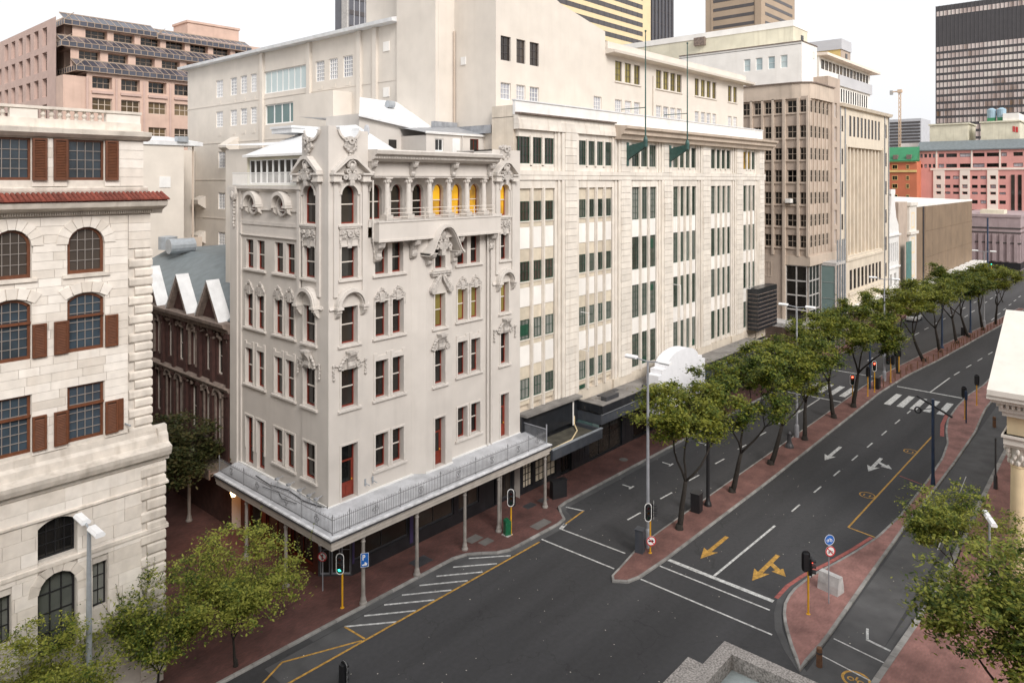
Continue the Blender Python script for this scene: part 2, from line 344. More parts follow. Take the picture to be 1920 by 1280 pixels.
class MB:
    def __init__(s):
        s.v, s.f, s.mi, s.cur = [], [], [], 0
    def mat(s, i):
        s.cur = i; return s
    def face(s, pts):
        n = len(s.v); s.v += pts; s.f.append(tuple(range(n, n+len(pts)))); s.mi.append(s.cur); return s
    def fb(s, fr, a0, a1, b0, b1, c0, c1):
        P = [fr.p(a, b, c) for c in (c0, c1) for b in (b0, b1) for a in (a0, a1)]
        n = len(s.v); s.v += P
        for q in ((0,1,3,2), (4,6,7,5), (0,4,5,1), (2,3,7,6), (0,2,6,4), (1,5,7,3)):
            s.f.append(tuple(n+i for i in q)); s.mi.append(s.cur)
        return s
    def box(s, x0, x1, y0, y1, z0, z1):
        return s.fb(W0, x0, x1, -y1, -y0, z0, z1)
    def prof(s, fr, a0, a1, pts, a0b=None, a1b=None):
        """closed (b,c) outline pushed along a"""
        k = len(pts); n = len(s.v)
        for (b, c) in pts: s.v.append(fr.p(a0, b, c))
        for (b, c) in pts: s.v.append(fr.p(a1, b, c))
        for i in range(k):
            j = (i+1) % k; s.f.append((n+i, n+j, n+k+j, n+k+i)); s.mi.append(s.cur)
        s.f.append(tuple(range(n+k-1, n-1, -1))); s.f.append(tuple(range(n+k, n+2*k))); s.mi += [s.cur]*2
        return s
    def plate(s, fr, pts, b0, b1):
        """closed (a,c) outline pushed along b"""
        k = len(pts); n = len(s.v)
        for (a, c) in pts: s.v.append(fr.p(a, b0, c))
        for (a, c) in pts: s.v.append(fr.p(a, b1, c))
        for i in range(k):
            j = (i+1) % k; s.f.append((n+i, n+j, n+k+j, n+k+i)); s.mi.append(s.cur)
        s.f.append(tuple(range(n+k-1, n-1, -1))); s.f.append(tuple(range(n+k, n+2*k))); s.mi += [s.cur]*2
        return s
    def slab(s, pts, z0, z1):
        """closed (x,y) outline pushed up"""
        k = len(pts); n = len(s.v)
        for z in (z0, z1):
            for (x, y) in pts: s.v.append((x, y, z))
        for i in range(k):
            j = (i+1) % k; s.f.append((n+i, n+j, n+k+j, n+k+i)); s.mi.append(s.cur)
        s.f.append(tuple(range(n+k-1, n-1, -1))); s.f.append(tuple(range(n+k, n+2*k))); s.mi += [s.cur]*2
        return s
    def ring(s, fr, ac, cc, r0, r1, b0, b1, n=12, t0=0.0, t1=pi, sy=1.0):
        for i in range(n):
            u, w_ = t0+(t1-t0)*i/n, t0+(t1-t0)*(i+1)/n
            P = []
            for t in (u, w_):
                for r in (r0, r1):
                    for b in (b0, b1): P.append(fr.p(ac+r*cos(t), b, cc+r*sin(t)*sy))
            k = len(s.v); s.v += P
            for q in ((0,1,5,4), (2,6,7,3), (1,3,7,5), (0,4,6,2)):
                s.f.append(tuple(k+j for j in q)); s.mi.append(s.cur)
            if i == 0: s.f.append((k, k+2, k+3, k+1)); s.mi.append(s.cur)
            if i == n-1: s.f.append((k+4, k+5, k+7, k+6)); s.mi.append(s.cur)
        return s
    def tube(s, pts, r, n=8, cap=True):
        pts = [Vector(p) for p in pts]
        rs = r if isinstance(r, (list, tuple)) else [r]*len(pts)
        k0 = len(s.v)
        prev = None
        for i, p in enumerate(pts):
            d = (pts[min(i+1, len(pts)-1)] - pts[max(i-1, 0)])
            d = d.normalized() if d.length > 1e-9 else Vector((0, 0, 1))
            ref = Vector((0, 0, 1)) if abs(d.z) < .9 else Vector((1, 0, 0))
            if prev is not None and (prev - d*prev.dot(d)).length > .1: ref = prev
            u = (ref - d*ref.dot(d)).normalized(); w_ = d.cross(u); prev = u
            for j in range(n):
                t = 2*pi*j/n; q = p + (u*cos(t)+w_*sin(t))*rs[i]; s.v.append((q.x, q.y, q.z))
        for i in range(len(pts)-1):
            for j in range(n):
                a, b = k0+i*n+j, k0+i*n+(j+1) % n
                s.f.append((a, b, b+n, a+n)); s.mi.append(s.cur)
        if cap:
            s.f.append(tuple(range(k0+n-1, k0-1, -1))); e = k0+(len(pts)-1)*n
            s.f.append(tuple(range(e, e+n))); s.mi += [s.cur]*2
        return s
    def lathe(s, x, y, prof, n=12, z=0.0):
        k0 = len(s.v)
        for (r, c) in prof:
            for j in range(n):
                t = 2*pi*j/n; s.v.append((x+r*cos(t), y+r*sin(t), z+c))
        for i in range(len(prof)-1):
            for j in range(n):
                a, b = k0+i*n+j, k0+i*n+(j+1) % n
                s.f.append((a, b, b+n, a+n)); s.mi.append(s.cur)
        e = k0+(len(prof)-1)*n
        s.f.append(tuple(range(k0+n-1, k0-1, -1))); s.f.append(tuple(range(e, e+n))); s.mi += [s.cur]*2
        return s
    def ball(s, c, r, n=8, m=5):
        rx, ry, rz = r if isinstance(r, (tuple, list)) else (r, r, r)
        k0 = len(s.v); s.v.append((c[0], c[1], c[2]-rz))
        for i in range(1, m):
            t = -pi/2+pi*i/m
            for j in range(n):
                u = 2*pi*j/n; s.v.append((c[0]+rx*cos(t)*cos(u), c[1]+ry*cos(t)*sin(u), c[2]+rz*sin(t)))
        top = len(s.v); s.v.append((c[0], c[1], c[2]+rz))
        for j in range(n):
            s.f.append((k0, k0+1+(j+1) % n, k0+1+j)); s.mi.append(s.cur)
            for i in range(m-2):
                a, b = k0+1+i*n+j, k0+1+i*n+(j+1) % n
                s.f.append((a, b, b+n, a+n)); s.mi.append(s.cur)
            q = k0+1+(m-2)*n; s.f.append((q+j, q+(j+1) % n, top)); s.mi.append(s.cur)
        return s
    def fball(s, fr, a, b, c, ra, rb, rc, n=7, m=5):
        p = fr.p(a, b, c)
        rx = abs(ra*fr.ux)+abs(rb*fr.nx); ry = abs(ra*fr.uy)+abs(rb*fr.ny)
        return s.ball(p, (rx, ry, rc), n, m)
    def wall(s, fr, a0, a1, c0, c1, ops=(), b=0.0, dep=.4):
        """wall face with openings (a0,a1,c0,c1,shape); shape 1 = round head, 2 = flat arch, 3 = full circle"""
        ops = [tuple(o)+(0,)*(5-len(o)) for o in ops]
        us = sorted({a0, a1, *[o[0] for o in ops], *[o[1] for o in ops]}); us = [u for u in us if a0-1e-6 <= u <= a1+1e-6]
        vs = sorted({c0, c1, *[o[2] for o in ops], *[o[3] for o in ops]}); vs = [v for v in vs if c0-1e-6 <= v <= c1+1e-6]
        for j in range(len(vs)-1):
            run = None
            for i in range(len(us)):
                solid = False
                if i < len(us)-1:
                    um, vm = (us[i]+us[i+1])/2, (vs[j]+vs[j+1])/2
                    solid = not any(o[0] < um < o[1] and o[2] < vm < o[3] for o in ops)
                if solid and run is None: run = us[i]
                if not solid and run is not None:
                    s.face([fr.p(run, b, vs[j]), fr.p(us[i], b, vs[j]), fr.p(us[i], b, vs[j+1]), fr.p(run, b, vs[j+1])]); run = None
        for (p, q, r, t, sh) in ops:
            d = b-dep
            arc = arch_pts(p, q, r, t, sh)
            if sh == 3:
                m = len(arc)
                for i in range(m):
                    (x0, z0), (x1, z1) = arc[i], arc[(i+1) % m]
                    s.face([fr.p(x0, b, z0), fr.p(x1, b, z1), fr.p(x1, d, z1), fr.p(x0, d, z0)])
                    co = (q if (x0+x1)/2 > (p+q)/2 else p, t if (z0+z1)/2 > (r+t)/2 else r)
                    s.face([fr.p(co[0], b, co[1]), fr.p(x0, b, z0), fr.p(x1, b, z1)])
                continue
            spr = arc[0][1]
            s.face([fr.p(p, b, r), fr.p(p, d, r), fr.p(p, d, spr), fr.p(p, b, spr)])
            s.face([fr.p(q, b, r), fr.p(q, b, spr), fr.p(q, d, spr), fr.p(q, d, r)])
            s.face([fr.p(p, b, r), fr.p(q, b, r), fr.p(q, d, r), fr.p(p, d, r)])
            for i in range(len(arc)-1):
                (x0, z0), (x1, z1) = arc[i], arc[i+1]
                s.face([fr.p(x0, b, z0), fr.p(x0, d, z0), fr.p(x1, d, z1), fr.p(x1, b, z1)])
                if sh:
                    co = p if (x0+x1)/2 < (p+q)/2 else q
                    s.face([fr.p(co, b, t), fr.p(x0, b, z0), fr.p(x1, b, z1)])
        return s
    def mesh(s, name, mats, smooth=False):
        me = bpy.data.meshes.new(name)
        me.from_pydata(s.v, [], s.f)
        mats = [mats] if isinstance(mats, str) else mats
        for m in mats: me.materials.append(MATS[m])
        if len(mats) > 1: me.polygons.foreach_set('material_index', s.mi)
        if smooth: me.polygons.foreach_set('use_smooth', [True]*len(s.f))
        me.update()
        return me

def arch_pts(p, q, r, t, sh, n=12):
    """points of an opening's head from its left springing to its right one"""
    wd = q-p; m = (p+q)/2
    if sh == 1:
        R = wd/2; return [(m-R*cos(pi*i/n), t-R+R*sin(pi*i/n)) for i in range(n+1)]
    if sh == 2:
        h = wd*.2; R = (wd*wd/4+h*h)/(2*h); al = math.asin(wd/2/R)
        return [(m+R*sin(-al+2*al*i/n), t-R+R*cos(-al+2*al*i/n)) for i in range(n+1)]
    if sh == 3:
        return [(m+wd/2*cos(2*pi*i/20), (r+t)/2+(t-r)/2*sin(2*pi*i/20)) for i in range(20)]
    return [(p, t), (q, t)]

WL = {}      # world place of every empty or part
def thing(name, label, cat, loc=(0, 0, 0), group=None, kind=None):
    o = bpy.data.objects.new(name, None); COL.objects.link(o)
    o.empty_display_size = .3; o.location = loc; WL[o] = Vector(loc)
    o['label'] = label; o['category'] = cat
    if group: o['group'] = group
    if kind: o['kind'] = kind
    return o
def part(src, name, mats, parent=None, loc=(0, 0, 0), th=0.0, smooth=False, label=None, kind=None):
    """one mesh object under its thing; src is an MB in world coordinates or a shared mesh placed at loc"""
    me = src.mesh(name, mats, smooth) if isinstance(src, MB) else src
    o = bpy.data.objects.new(name, me); COL.objects.link(o)
    if parent is not None:
        o.parent = parent; o.location = Vector(loc) - WL[parent]
    else:
        o.location = loc
    o.rotation_euler = (0, 0, th); WL[o] = Vector(loc)
    if label: o['label'] = label
    if kind: o['kind'] = kind
    return o
def sub(me, name, parent, loc=(0, 0, 0)):
    """a sub-part that shares its parent's place"""
    o = bpy.data.objects.new(name, me); COL.objects.link(o); o.parent = parent; o.location = loc
    return o
def tag(o, label, cat, group=None, kind=None):
    o['label'] = label; o['category'] = cat
    if group: o['group'] = group
    if kind: o['kind'] = kind
    return o
def struct(src, name, mats, **k):
    o = part(src, name, mats, **k); o['kind'] = 'structure'; return o
def copy_tree(src, parent=None, loc=None, th=None, scale=None):
    c = src.copy(); COL.objects.link(c)
    if parent is not None: c.parent = parent
    if loc is not None: c.location = loc; WL[c] = Vector(loc)
    if th is not None: c.rotation_euler = (0, 0, th)
    if scale is not None: c.scale = scale
    for ch in src.children: copy_tree(ch, c)
    return c

# ------------------------------------------------------------------ windows
WC = {}
def win_meshes(wd, ht, fmat, gmat, nx=1, ny=2, fw=.07, bw=.03, sh=0, rail=None, rmat=None, dp=.08, bmat=None):
    key = (round(wd, 2), round(ht, 2), fmat, gmat, nx, ny, fw, bw, sh, rail, rmat, bmat)
    if key in WC: return WC[key]
    m = MB()
    if sh == 3:
        m.ring(L0, wd/2, ht/2, wd/2-fw, wd/2, -dp, 0, 20, 0, 2*pi)
        g = MB().face([L0.p(a, -dp+.015, c) for a, c in arch_pts(fw*.5, wd-fw*.5, fw*.5, ht-fw*.5, 3)])
    else:
        arc = arch_pts(0, wd, 0, ht, sh); spr = arc[0][1]
        m.fb(L0, 0, fw, -dp, 0, 0, spr); m.fb(L0, wd-fw, wd, -dp, 0, 0, spr); m.fb(L0, fw, wd-fw, -dp, 0, 0, fw*1.3)
        if sh == 0: m.fb(L0, fw, wd-fw, -dp, 0, ht-fw, ht)
        else:
            inn = arch_pts(fw, wd-fw, 0, ht-fw, sh)
            for i in range(len(arc)-1):
                m.plate(L0, [arc[i], arc[i+1], inn[i+1], inn[i]], -dp, 0)
        def head(a):
            for i in range(len(arc)-1):
                if arc[i][0] <= a <= arc[i+1][0]:
                    f_ = (a-arc[i][0])/max(1e-6, arc[i+1][0]-arc[i][0]); return arc[i][1]+f_*(arc[i+1][1]-arc[i][1])
            return ht
        for i in range(1, nx):
            a = fw+(wd-2*fw)*i/nx; m.mat(2 if bmat else 0).fb(L0, a-bw/2, a+bw/2, -dp+.02, -.01, fw, head(a)-fw*.5).mat(0)
        for j in range(1, ny):
            c = fw+(ht-2*fw)*j/ny
            if rail and abs(j/ny-.5) < .01: continue
            x0 = fw; 
            if sh and c > spr: x0 = max(fw, wd/2-math.sqrt(max(.01, (wd/2)**2-(c-(ht-wd/2))**2))+fw*.5) if sh == 1 else fw
            m.mat(2 if bmat else 0).fb(L0, x0, wd-x0, -dp+.025, -.012, c-bw/2, c+bw/2).mat(0)
        if rail:
            m.mat(1).fb(L0, fw, wd-fw, -dp+.01, .015, ht*rail-.035, ht*rail+.035)
        ga = [(fw*.5, fw*.5), (wd-fw*.5, fw*.5)] + arch_pts(fw*.5, wd-fw*.5, 0, ht-fw*.5, sh)[::-1]
        g = MB().face([L0.p(a, -dp+.015, c) for a, c in ga])
    gs = [g]
    if rail:
        c_ = ht*rail; y_ = -dp+.015
        lo = [(fw*.5, fw*.5), (wd-fw*.5, fw*.5), (wd-fw*.5, c_), (fw*.5, c_)]; up = [(fw*.5, c_), (wd-fw*.5, c_)] + arch_pts(fw*.5, wd-fw*.5, 0, ht-fw*.5, sh)[::-1]
        gs = [MB().face([L0.p(a, y_, c) for a, c in lo]), MB().face([L0.p(a, y_+.02, c) for a, c in up])]
    WC[key] = (m.mesh('window', [fmat, rmat or fmat, bmat or fmat]), [q.mesh('pane', gmat) for q in gs])
    return WC[key]
def window(parent, fr, a, c, wd, ht, fmat, gmat, rec=.3, name='window', b=0.0, **k):
    f_, g_ = win_meshes(wd, ht, fmat, gmat, **k)
    o = part(f_, name, None, parent, fr.p(a, b-rec, c), fr.th)
    for q in g_: sub(q, 'pane', o)
    return o
# ================================================================== ground, road, pavements
struct(MB().box(-1500, 2500, -1500, 2500, -.4, -.03), 'ground', 'ground')
road = struct(MB().box(-40, 420, -60, 120, -.02, 0), 'road', 'road')
def offset(pts, d, closed):
    """polyline moved d to its left"""
    out = []; n = len(pts)
    for i in range(n):
        p = Vector(pts[i]); a = Vector(pts[i-1]) if (closed or i > 0) else None; b = Vector(pts[(i+1) % n]) if (closed or i < n-1) else None
        ns = []
        for u, v in ((a, p), (p, b)):
            if u is None or v is None: continue
            t = (v-u).normalized(); ns.append(Vector((-t.y, t.x)))
        m = sum(ns, Vector((0, 0))).normalized(); k = 1/max(.5, m.dot(ns[0]))
        out.append(tuple(p+m*d*k))
    return out
def smooth_line(pts, closed=False, it=2):
    for _ in range(it):
        n = len(pts); q = [] if closed else [pts[0]]
        for i in range(n if closed else n-1):
            a, b = Vector(pts[i]), Vector(pts[(i+1) % n]); q += [tuple(a*.75+b*.25), tuple(a*.25+b*.75)]
        if not closed: q.append(pts[-1])
        pts = q
    return pts
def resample(pts, step, closed):
    P = [Vector(p) for p in pts] + ([Vector(pts[0])] if closed else [])
    out = [P[0]]; left = step
    for a, b in zip(P, P[1:]):
        L_ = (b-a).length; t = 0
        while L_-t > left:
            t += left; out.append(a+(b-a)*(t/L_)); left = step
        left -= L_-t
    if not closed or (out[-1]-P[-1]).length < step*.4: out[-1] = P[-1]
    elif closed: out.append(P[-1])
    return [tuple(p) for p in out]
def kerb(parent, pts, wd=.2, h=.135, step=1.0, closed=False, single=True, matn='kerb'):
    out = resample(pts, step, closed)
    if closed: inn = offset(out[:-1], wd, True); inn = inn+[inn[0]]
    else: inn = offset(out, wd, False)
    allm = MB()
    for i in range(len(out)-1):
        a, b, c, d = Vector(out[i]), Vector(out[i+1]), Vector(inn[i+1]), Vector(inn[i])
        g = .012/max(.1, (b-a).length); ch = .03
        a2, b2, c2, d2 = a.lerp(b, g), b.lerp(a, g), c.lerp(d, g), d.lerp(c, g)
        t = lambda p, q: p.lerp(q, ch/wd)
        m = MB() if single else allm
        ol, oh = [(*a2, 0), (*b2, 0), (*c2, 0), (*d2, 0)], [(*a2, h-ch), (*b2, h-ch), (*t(b2, c2), h), (*c2, h), (*d2, h), (*t(a2, d2), h)]
        m.face(oh[2:]+[]) ; m.face([ol[0], ol[1], oh[1], oh[0]]); m.face([oh[0], oh[1], oh[2], oh[5]])
        m.face([ol[1], ol[2], oh[3], oh[2], oh[1]]); m.face([ol[3], ol[0], oh[0], oh[5], oh[4]]); m.face([ol[2], ol[3], oh[4], oh[3]])
        if single: part(m, 'kerb_stone', matn, parent)
    if not single: part(allm, 'kerb', matn, parent)

# pavement on the left, with the bulge at the crossing
kl = [(-30, 36.05), (23, 36.05), (34.6, 36.0), (35.6, 35.6), (36.9, 34.3), (37.9, 33.85), (43.2, 33.7), (44.2, 33.9), (44.7, 34.6), (45.1, 35.3), (46, 35.55), (70, 35.3), (93, 35.2), (95.6, 35.8), (96.8, 37.4), (97, 39.5), (97, 100)]
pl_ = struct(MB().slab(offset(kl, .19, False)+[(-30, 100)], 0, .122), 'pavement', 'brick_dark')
kerb(pl_, kl[1:12] if False else [(6, 36.05)]+kl[1:12], step=1.05)
kerb(pl_, kl[11:], step=2.0, single=False); kerb(pl_, [(-30, 36.05), (6, 36.05)], step=2, single=False)
k2 = [(107, 100), (107, 39.5), (107.2, 37.2), (108.4, 35.8), (111, 35.2), (150, 35.2), (200, 35.6), (246, 36.0), (248, 39), (248, 100)]
p2_ = struct(MB().slab(offset(k2, .19, False), 0, .122), 'pavement', 'brick_pink'); kerb(p2_, k2, step=2, single=False)
# median
md = [(39.25, 26.35), (39.45, 25.85), (39.9, 25.5), (40.8, 25.25), (43.8, 25.1), (62, 25.0), (96, 25.3), (107, 24.8), (118.6, 23.6), (132, 22.6), (154, 21.0), (178, 19.9), (178, 21.2), (162, 22.3), (142, 24.2), (135, 24.9), (120.6, 26.3), (107, 27.4), (97, 27.75), (85, 27.6), (60, 27.6), (47, 27.55), (43.9, 27.45), (42.5, 27.2), (41, 26.95), (39.7, 26.75)]
med = struct(MB().slab(offset(md, .15, True), 0, .14), 'median', 'brick_median'); kerb(med, md, wd=.16, h=.15, step=1.05, closed=True)
# island between the roadway and the cycle lane
isl = [(38.7, 14.15), (42.2, 13.95), (50, 14.05), (60, 14.1), (66, 13.95), (76.4, 13.9), (87.6, 14.0), (93, 14.35), (97, 14.55), (103, 14.5), (112, 14.6), (130, 14.4), (160, 13.2), (160, 15.0), (130, 16.2), (108, 16.6), (102, 17.2), (96, 17.3), (90, 17.1), (86, 16.5), (82, 15.6), (77, 15.1), (70.7, 14.95), (62, 14.95), (57, 15.3), (54, 15.8), (51, 16.45), (48.6, 17.05), (46.3, 17.3), (44.6, 17.25), (43.3, 16.85), (42, 16.25), (40.4, 15.3)]
il = struct(MB().slab(offset(isl, .15, True), 0, .13), 'island', 'brick_pink'); kerb(il, isl, wd=.18, h=.14, step=1.05, closed=True)
# gutter apron round the island's nose and beside the pavements
gut = [(38.5, 14.0), (40.0, 15.5), (41.5, 16.6), (43.0, 17.25), (44.5, 17.65), (46.4, 17.7), (48.6, 17.4)]
part(MB().slab(gut+offset(gut, -.42, False)[::-1], 0, .012), 'gutter', 'asphalt_old', road)
gl_ = kl[1:12]
part(MB().slab(gl_[::-1]+offset(gl_, -.5, False), 0, .010), 'gutter', 'asphalt_old', road)
pr = [(180, 11.5), (120, 11.5), (92.4, 11.2), (75.9, 11.0), (53.7, 10.55), (48, 10.75), (40.3, 11.1), (20, 11.4)]
p4 = struct(MB().slab(offset(pr, .19, False)+[(20, -40), (180, -40)], 0, .122), 'pavement', 'brick_pink')
kerb(p4, pr[1:], wd=.34, step=1.2)
part(MB().slab(pr[::-1]+offset(pr, -.45, False), 0, .008), 'gutter', 'asphalt_old', road)
part(MB().box(38, 130, 11.4, 13.9, .001, .005), 'cycle_lane', 'asphalt_old', road)
# parking bay strip of older asphalt by the hero pavement
part(MB().slab([(20, 33.55), (37.3, 33.4), (37.4, 34.2), (35.3, 35.5), (20, 35.5)], 0, .004), 'parking_strip', 'asphalt_old', road)

ZM = [.013]
def mark(pts, matn='line_white', name='road_marking'):
    m = MB(); m.slab(pts, .002, ZM[0]); return part(m, name, matn, road)
def line(x0, y0, x1, y1, wd=.12, matn='line_white', name='road_marking'):
    a, b = Vector((x0, y0)), Vector((x1, y1)); t = (b-a).normalized(); n = Vector((-t.y, t.x))*wd/2
    return mark([tuple(a-n), tuple(b-n), tuple(b+n), tuple(a+n)], matn, name)
line(40.6, 33.35, 40.75, 27.2); line(42.75, 33.4, 42.95, 27.75)
line(40.85, 25.2, 40.85, 16.5); line(43.1, 25.1, 43.1, 17.55); line(44.2, 25.05, 44.15, 17.75, .32)
line(44.4, 21.8, 53.9, 21.55, .16)
for a, b in ((57.1, 58.7), (61.8, 63.4), (66.4, 68), (71.2, 72.9), (75.7, 77.3), (80.3, 82), (85, 86.8), (89.6, 91)): line(a, 21.5-(a-57)*.018, b, 21.5-(b-57)*.018, .13)
for x in (111.5, 117, 122.5, 128, 133.5, 139, 144.5, 150, 156): line(x, 20.4-(x-111)*.085, x+2.3, 20.2-(x-111)*.085, .14)
for x in (47.3, 52.2, 57, 62, 66.8, 71.6, 76.4, 81.2): line(x, 30.35, x+1.7, 30.25, .13)
line(79.5, 30.1, 88.8, 30.1, .13); line(89, 34.6, 89.1, 27.8, .25)
for x in (112, 118, 124, 130, 136, 142, 148, 154, 160, 170, 180): line(x, 31.3-(x-112)*.03, x+2.4, 31.2-(x-112)*.03, .14)
for x in (160, 167, 174, 181, 188, 195): line(x, 27.5, x+2.6, 27.4, .14); line(x, 23.2, x+2.6, 23.1, .14)
for i, y in enumerate((23.5, 22.15, 20.8, 19.45, 18.1, 16.85)): mark([(91.7, y-.36), (97, y-.33), (97, y+.33), (91.7, y+.36)], 'line_white', 'crossing_stripe')
for y in (28.4, 29.75, 31.1, 32.45): mark([(91.4, y-.36), (95.9, y-.33), (95.9, y+.33), (91.4, y+.36)], 'line_white', 'crossing_stripe')
line(100.6, 24.6, 100.3, 17.5, .28); line(100.6, 20.9, 109.5, 20.5, .15)
line(103.5, 34.8, 103.5, 28.3, .2)
# hatching and yellow edge in front of the corner building
for xr, xl in ((37.4, 35.2), (36.0, 33.7), (34.6, 32.2), (33.2, 30.75), (31.75, 29.3), (30.3, 27.9), (28.8, 26.4), (27.3, 25.0)):
    line(xr, 33.5, xl, 35.4, .13, name='hatch_line')
line(17.5, 33.62, 40.2, 33.22, .13, 'line_yellow'); line(25.1, 33.6, 25.0, 35.4, .12, 'line_yellow'); line(24.9, 33.6, 20.9, 35.3, .11, 'line_yellow')
line(17.6, 33.75, 20.9, 35.3, .11, 'line_yellow'); line(17.4, 33.7, 17.5, 35.4, .11, 'line_yellow')
line(43.2, 33.45, 46.3, 33.75, .12, 'line_yellow'); line(46.3, 33.7, 45.9, 35.2, .13); line(42.8, 33.3, 43.6, 33.5, .28)
# parking ticks
for x, y in ((52.5, 33.3), (59.1, 33.25), (66, 33.2)): line(x, y, x, y+.9, .12); line(x-.35, y, x+.35, y, .16)
# bus and parking lines by the island
line(57.3, 17.35, 83.5, 17.15, .13, 'line_yellow'); line(57.3, 17.3, 57.0, 15.4, .12, 'line_yellow'); line(70.3, 17.0, 69.6, 15.1, .09, 'line_red')
rl = [(56.8, 15.6), (54, 16.1), (51, 16.75), (48.6, 17.4), (46.4, 17.75), (44.6, 17.75)]
mark(offset(rl, .13, False)+offset(rl, -.13, False)[::-1], 'line_red')
rl2 = [(84, 16.4), (88, 17.15), (92, 17.5)]
mark(offset(rl2, .18, False)+offset(rl2, -.18, False)[::-1], 'line_red')
def ringmark(x, y, r, wd, matn):
    m = MB(); n = 20
    for i in range(n):
        t, u = 2*pi*i/n, 2*pi*(i+1)/n
        m.face([(x+(r-wd)*cos(t), y+(r-wd)*sin(t), .012), (x+r*cos(t), y+r*sin(t), .012), (x+r*cos(u), y+r*sin(u), .012), (x+(r-wd)*cos(u), y+(r-wd)*sin(u), .012)])
    return m
for x, y in ((77.3, 17.75), (64.2, 17.95)):
    m = ringmark(x, y, .62, .1, ''); 
    for q in ((-.2, -.22), (-.2, .22)): m.box(x+q[0]-.06, x+q[0]+.32, y+q[1]-.05, y+q[1]+.05, .008, .012)
    part(m, 'road_symbol', 'line_yellow', road)
m = ringmark(40.1, 11.75, .72, .14, '')
for dy in (-.24, .24):
    for i in range(10):
        t, u = 2*pi*i/10, 2*pi*(i+1)/10
        m.face([(40.0+k*cos(v), 11.75+dy+k*sin(v), .012) for k, v in ((.1, t), (.18, t), (.18, u), (.1, u))])
m.box(40.02, 40.34, 11.7, 11.8, .008, .012)
part(m, 'road_symbol', 'line_yellow', road)
def arrow(tx, ty, ln, matn, branch=0):
    hd, hw, sw = 1.55, .52, .15
    p = [(tx, ty), (tx+hd, ty-hw), (tx+hd-.25, ty-sw), (tx+ln, ty-sw), (tx+ln, ty+sw), (tx+hd-.25, ty+sw), (tx+hd, ty+hw)]
    m = MB().slab(p, .002, .012)
    if branch:
        bx = tx+hd+.75; 
        m.slab([(bx+.35, ty-sw), (bx+.75, ty-sw), (bx+.25, ty-.85), (bx+.5, ty-.95), (bx-.35, ty-1.45), (bx-.35, ty-.5), (bx-.08, ty-.62)], .002, .0115)
    part(m, 'road_arrow', matn, road)
arrow(45.8, 23.5, 4.1, 'line_yellow'); arrow(45.5, 19.7, 4.3, 'line_yellow', 1)
arrow(69.6, 23.15, 4.5, 'line_white'); arrow(69.5, 19.35, 4.1, 'line_white', 1)
# cycle lane marks
line(44.0, 12.35, 43.8, 11.05, .16); line(44.0, 12.3, 45.1, 12.6, .14); line(42.85, 13.75, 42.5, 11.05, .09); line(40.9, 13.8, 40.5, 11.2, .08)
line(74, 12.6, 58, 11.6, .05)
# worn concrete patches and covers in the pavement
def cover(x0, x1, y0, y1, matn, name, z=.126): part(MB().box(x0, x1, y0, y1, .1, z), name, matn, pl_)
cover(31.9, 33.3, 36.9, 37.9, 'dark_grey', 'service_cover'); cover(43.4, 44.5, 37.0, 37.7, 'dark_grey', 'service_cover'); cover(45.0, 45.9, 36.9, 37.5, 'dark_grey', 'service_cover')
cover(41.3, 43.0, 34.3, 35.1, 'pavement_grey', 'repair_patch'); cover(37.0, 38.0, 35.6, 36.3, 'pavement_grey', 'repair_patch'); cover(36.6, 37.8, 36.5, 37.3, 'pavement_grey', 'repair_patch')
for x, y in ((57, 37), (37.5, 17.8)):
    part(MB().lathe(x, y, [(.42, .0), (.42, .13 if y > 30 else .012)], 16), 'manhole_cover', 'pavement_grey', pl_ if y > 30 else road)
# ================================================================== the grey corner building with the verandah
hero = thing('corner_building', 'ornate grey plaster corner building with red sash windows and street verandah', 'building', (26.2, 38.8, .1))
FY, LX, YE, XE, ZF = 38.8, 26.2, 51.2, 44.45, 5.5
ff = F(0, FY)                       # front: a = x
fl = F(LX, FY, SIDE)                # flank: a = -(y - FY)
R5, R4, R3, R2, R1 = (6.7, 9.05), (11.4, 13.95), (15.5, 17.9), (19.7, 21.75), (23.2, 25.7)
PA = [(29.92, 30.98), (31.36, 32.34)]; PB = [(37.5, 38.52), (38.9, 39.9)]; T1 = (27.15, 28.4); T2 = (42.1, 43.05); CW = (34.75, 35.75)
SH_ = dict(nx=1, ny=2, fw=.065, rail=.5, rmat='white_rail')
def sash(fr, a0, a1, r, g='glass_dark', b=0.0, sh=0, rec=.42):
    o = window(hero, fr, a0, r[0], a1-a0, r[1]-r[0], 'red_wood', g, rec=rec, b=b, sh=sh, **SH_)
    if r is R4 and fr is not fl and a0 < 40: sub(MB().fb(L0, .07, a1-a0-.07, -.06, -.05, (r[1]-r[0])*.84, r[1]-r[0]-.07).mesh('blind', 'white_rail'), 'blind', o)
    elif rnd.random() < .22: sub(MB().fb(L0, .07, a1-a0-.07, -.06, -.05, (r[1]-r[0])*.62, r[1]-r[0]-.07).mesh('blind', 'blind_panel'), 'blind', o) if not sh and g == 'glass_dark' else None
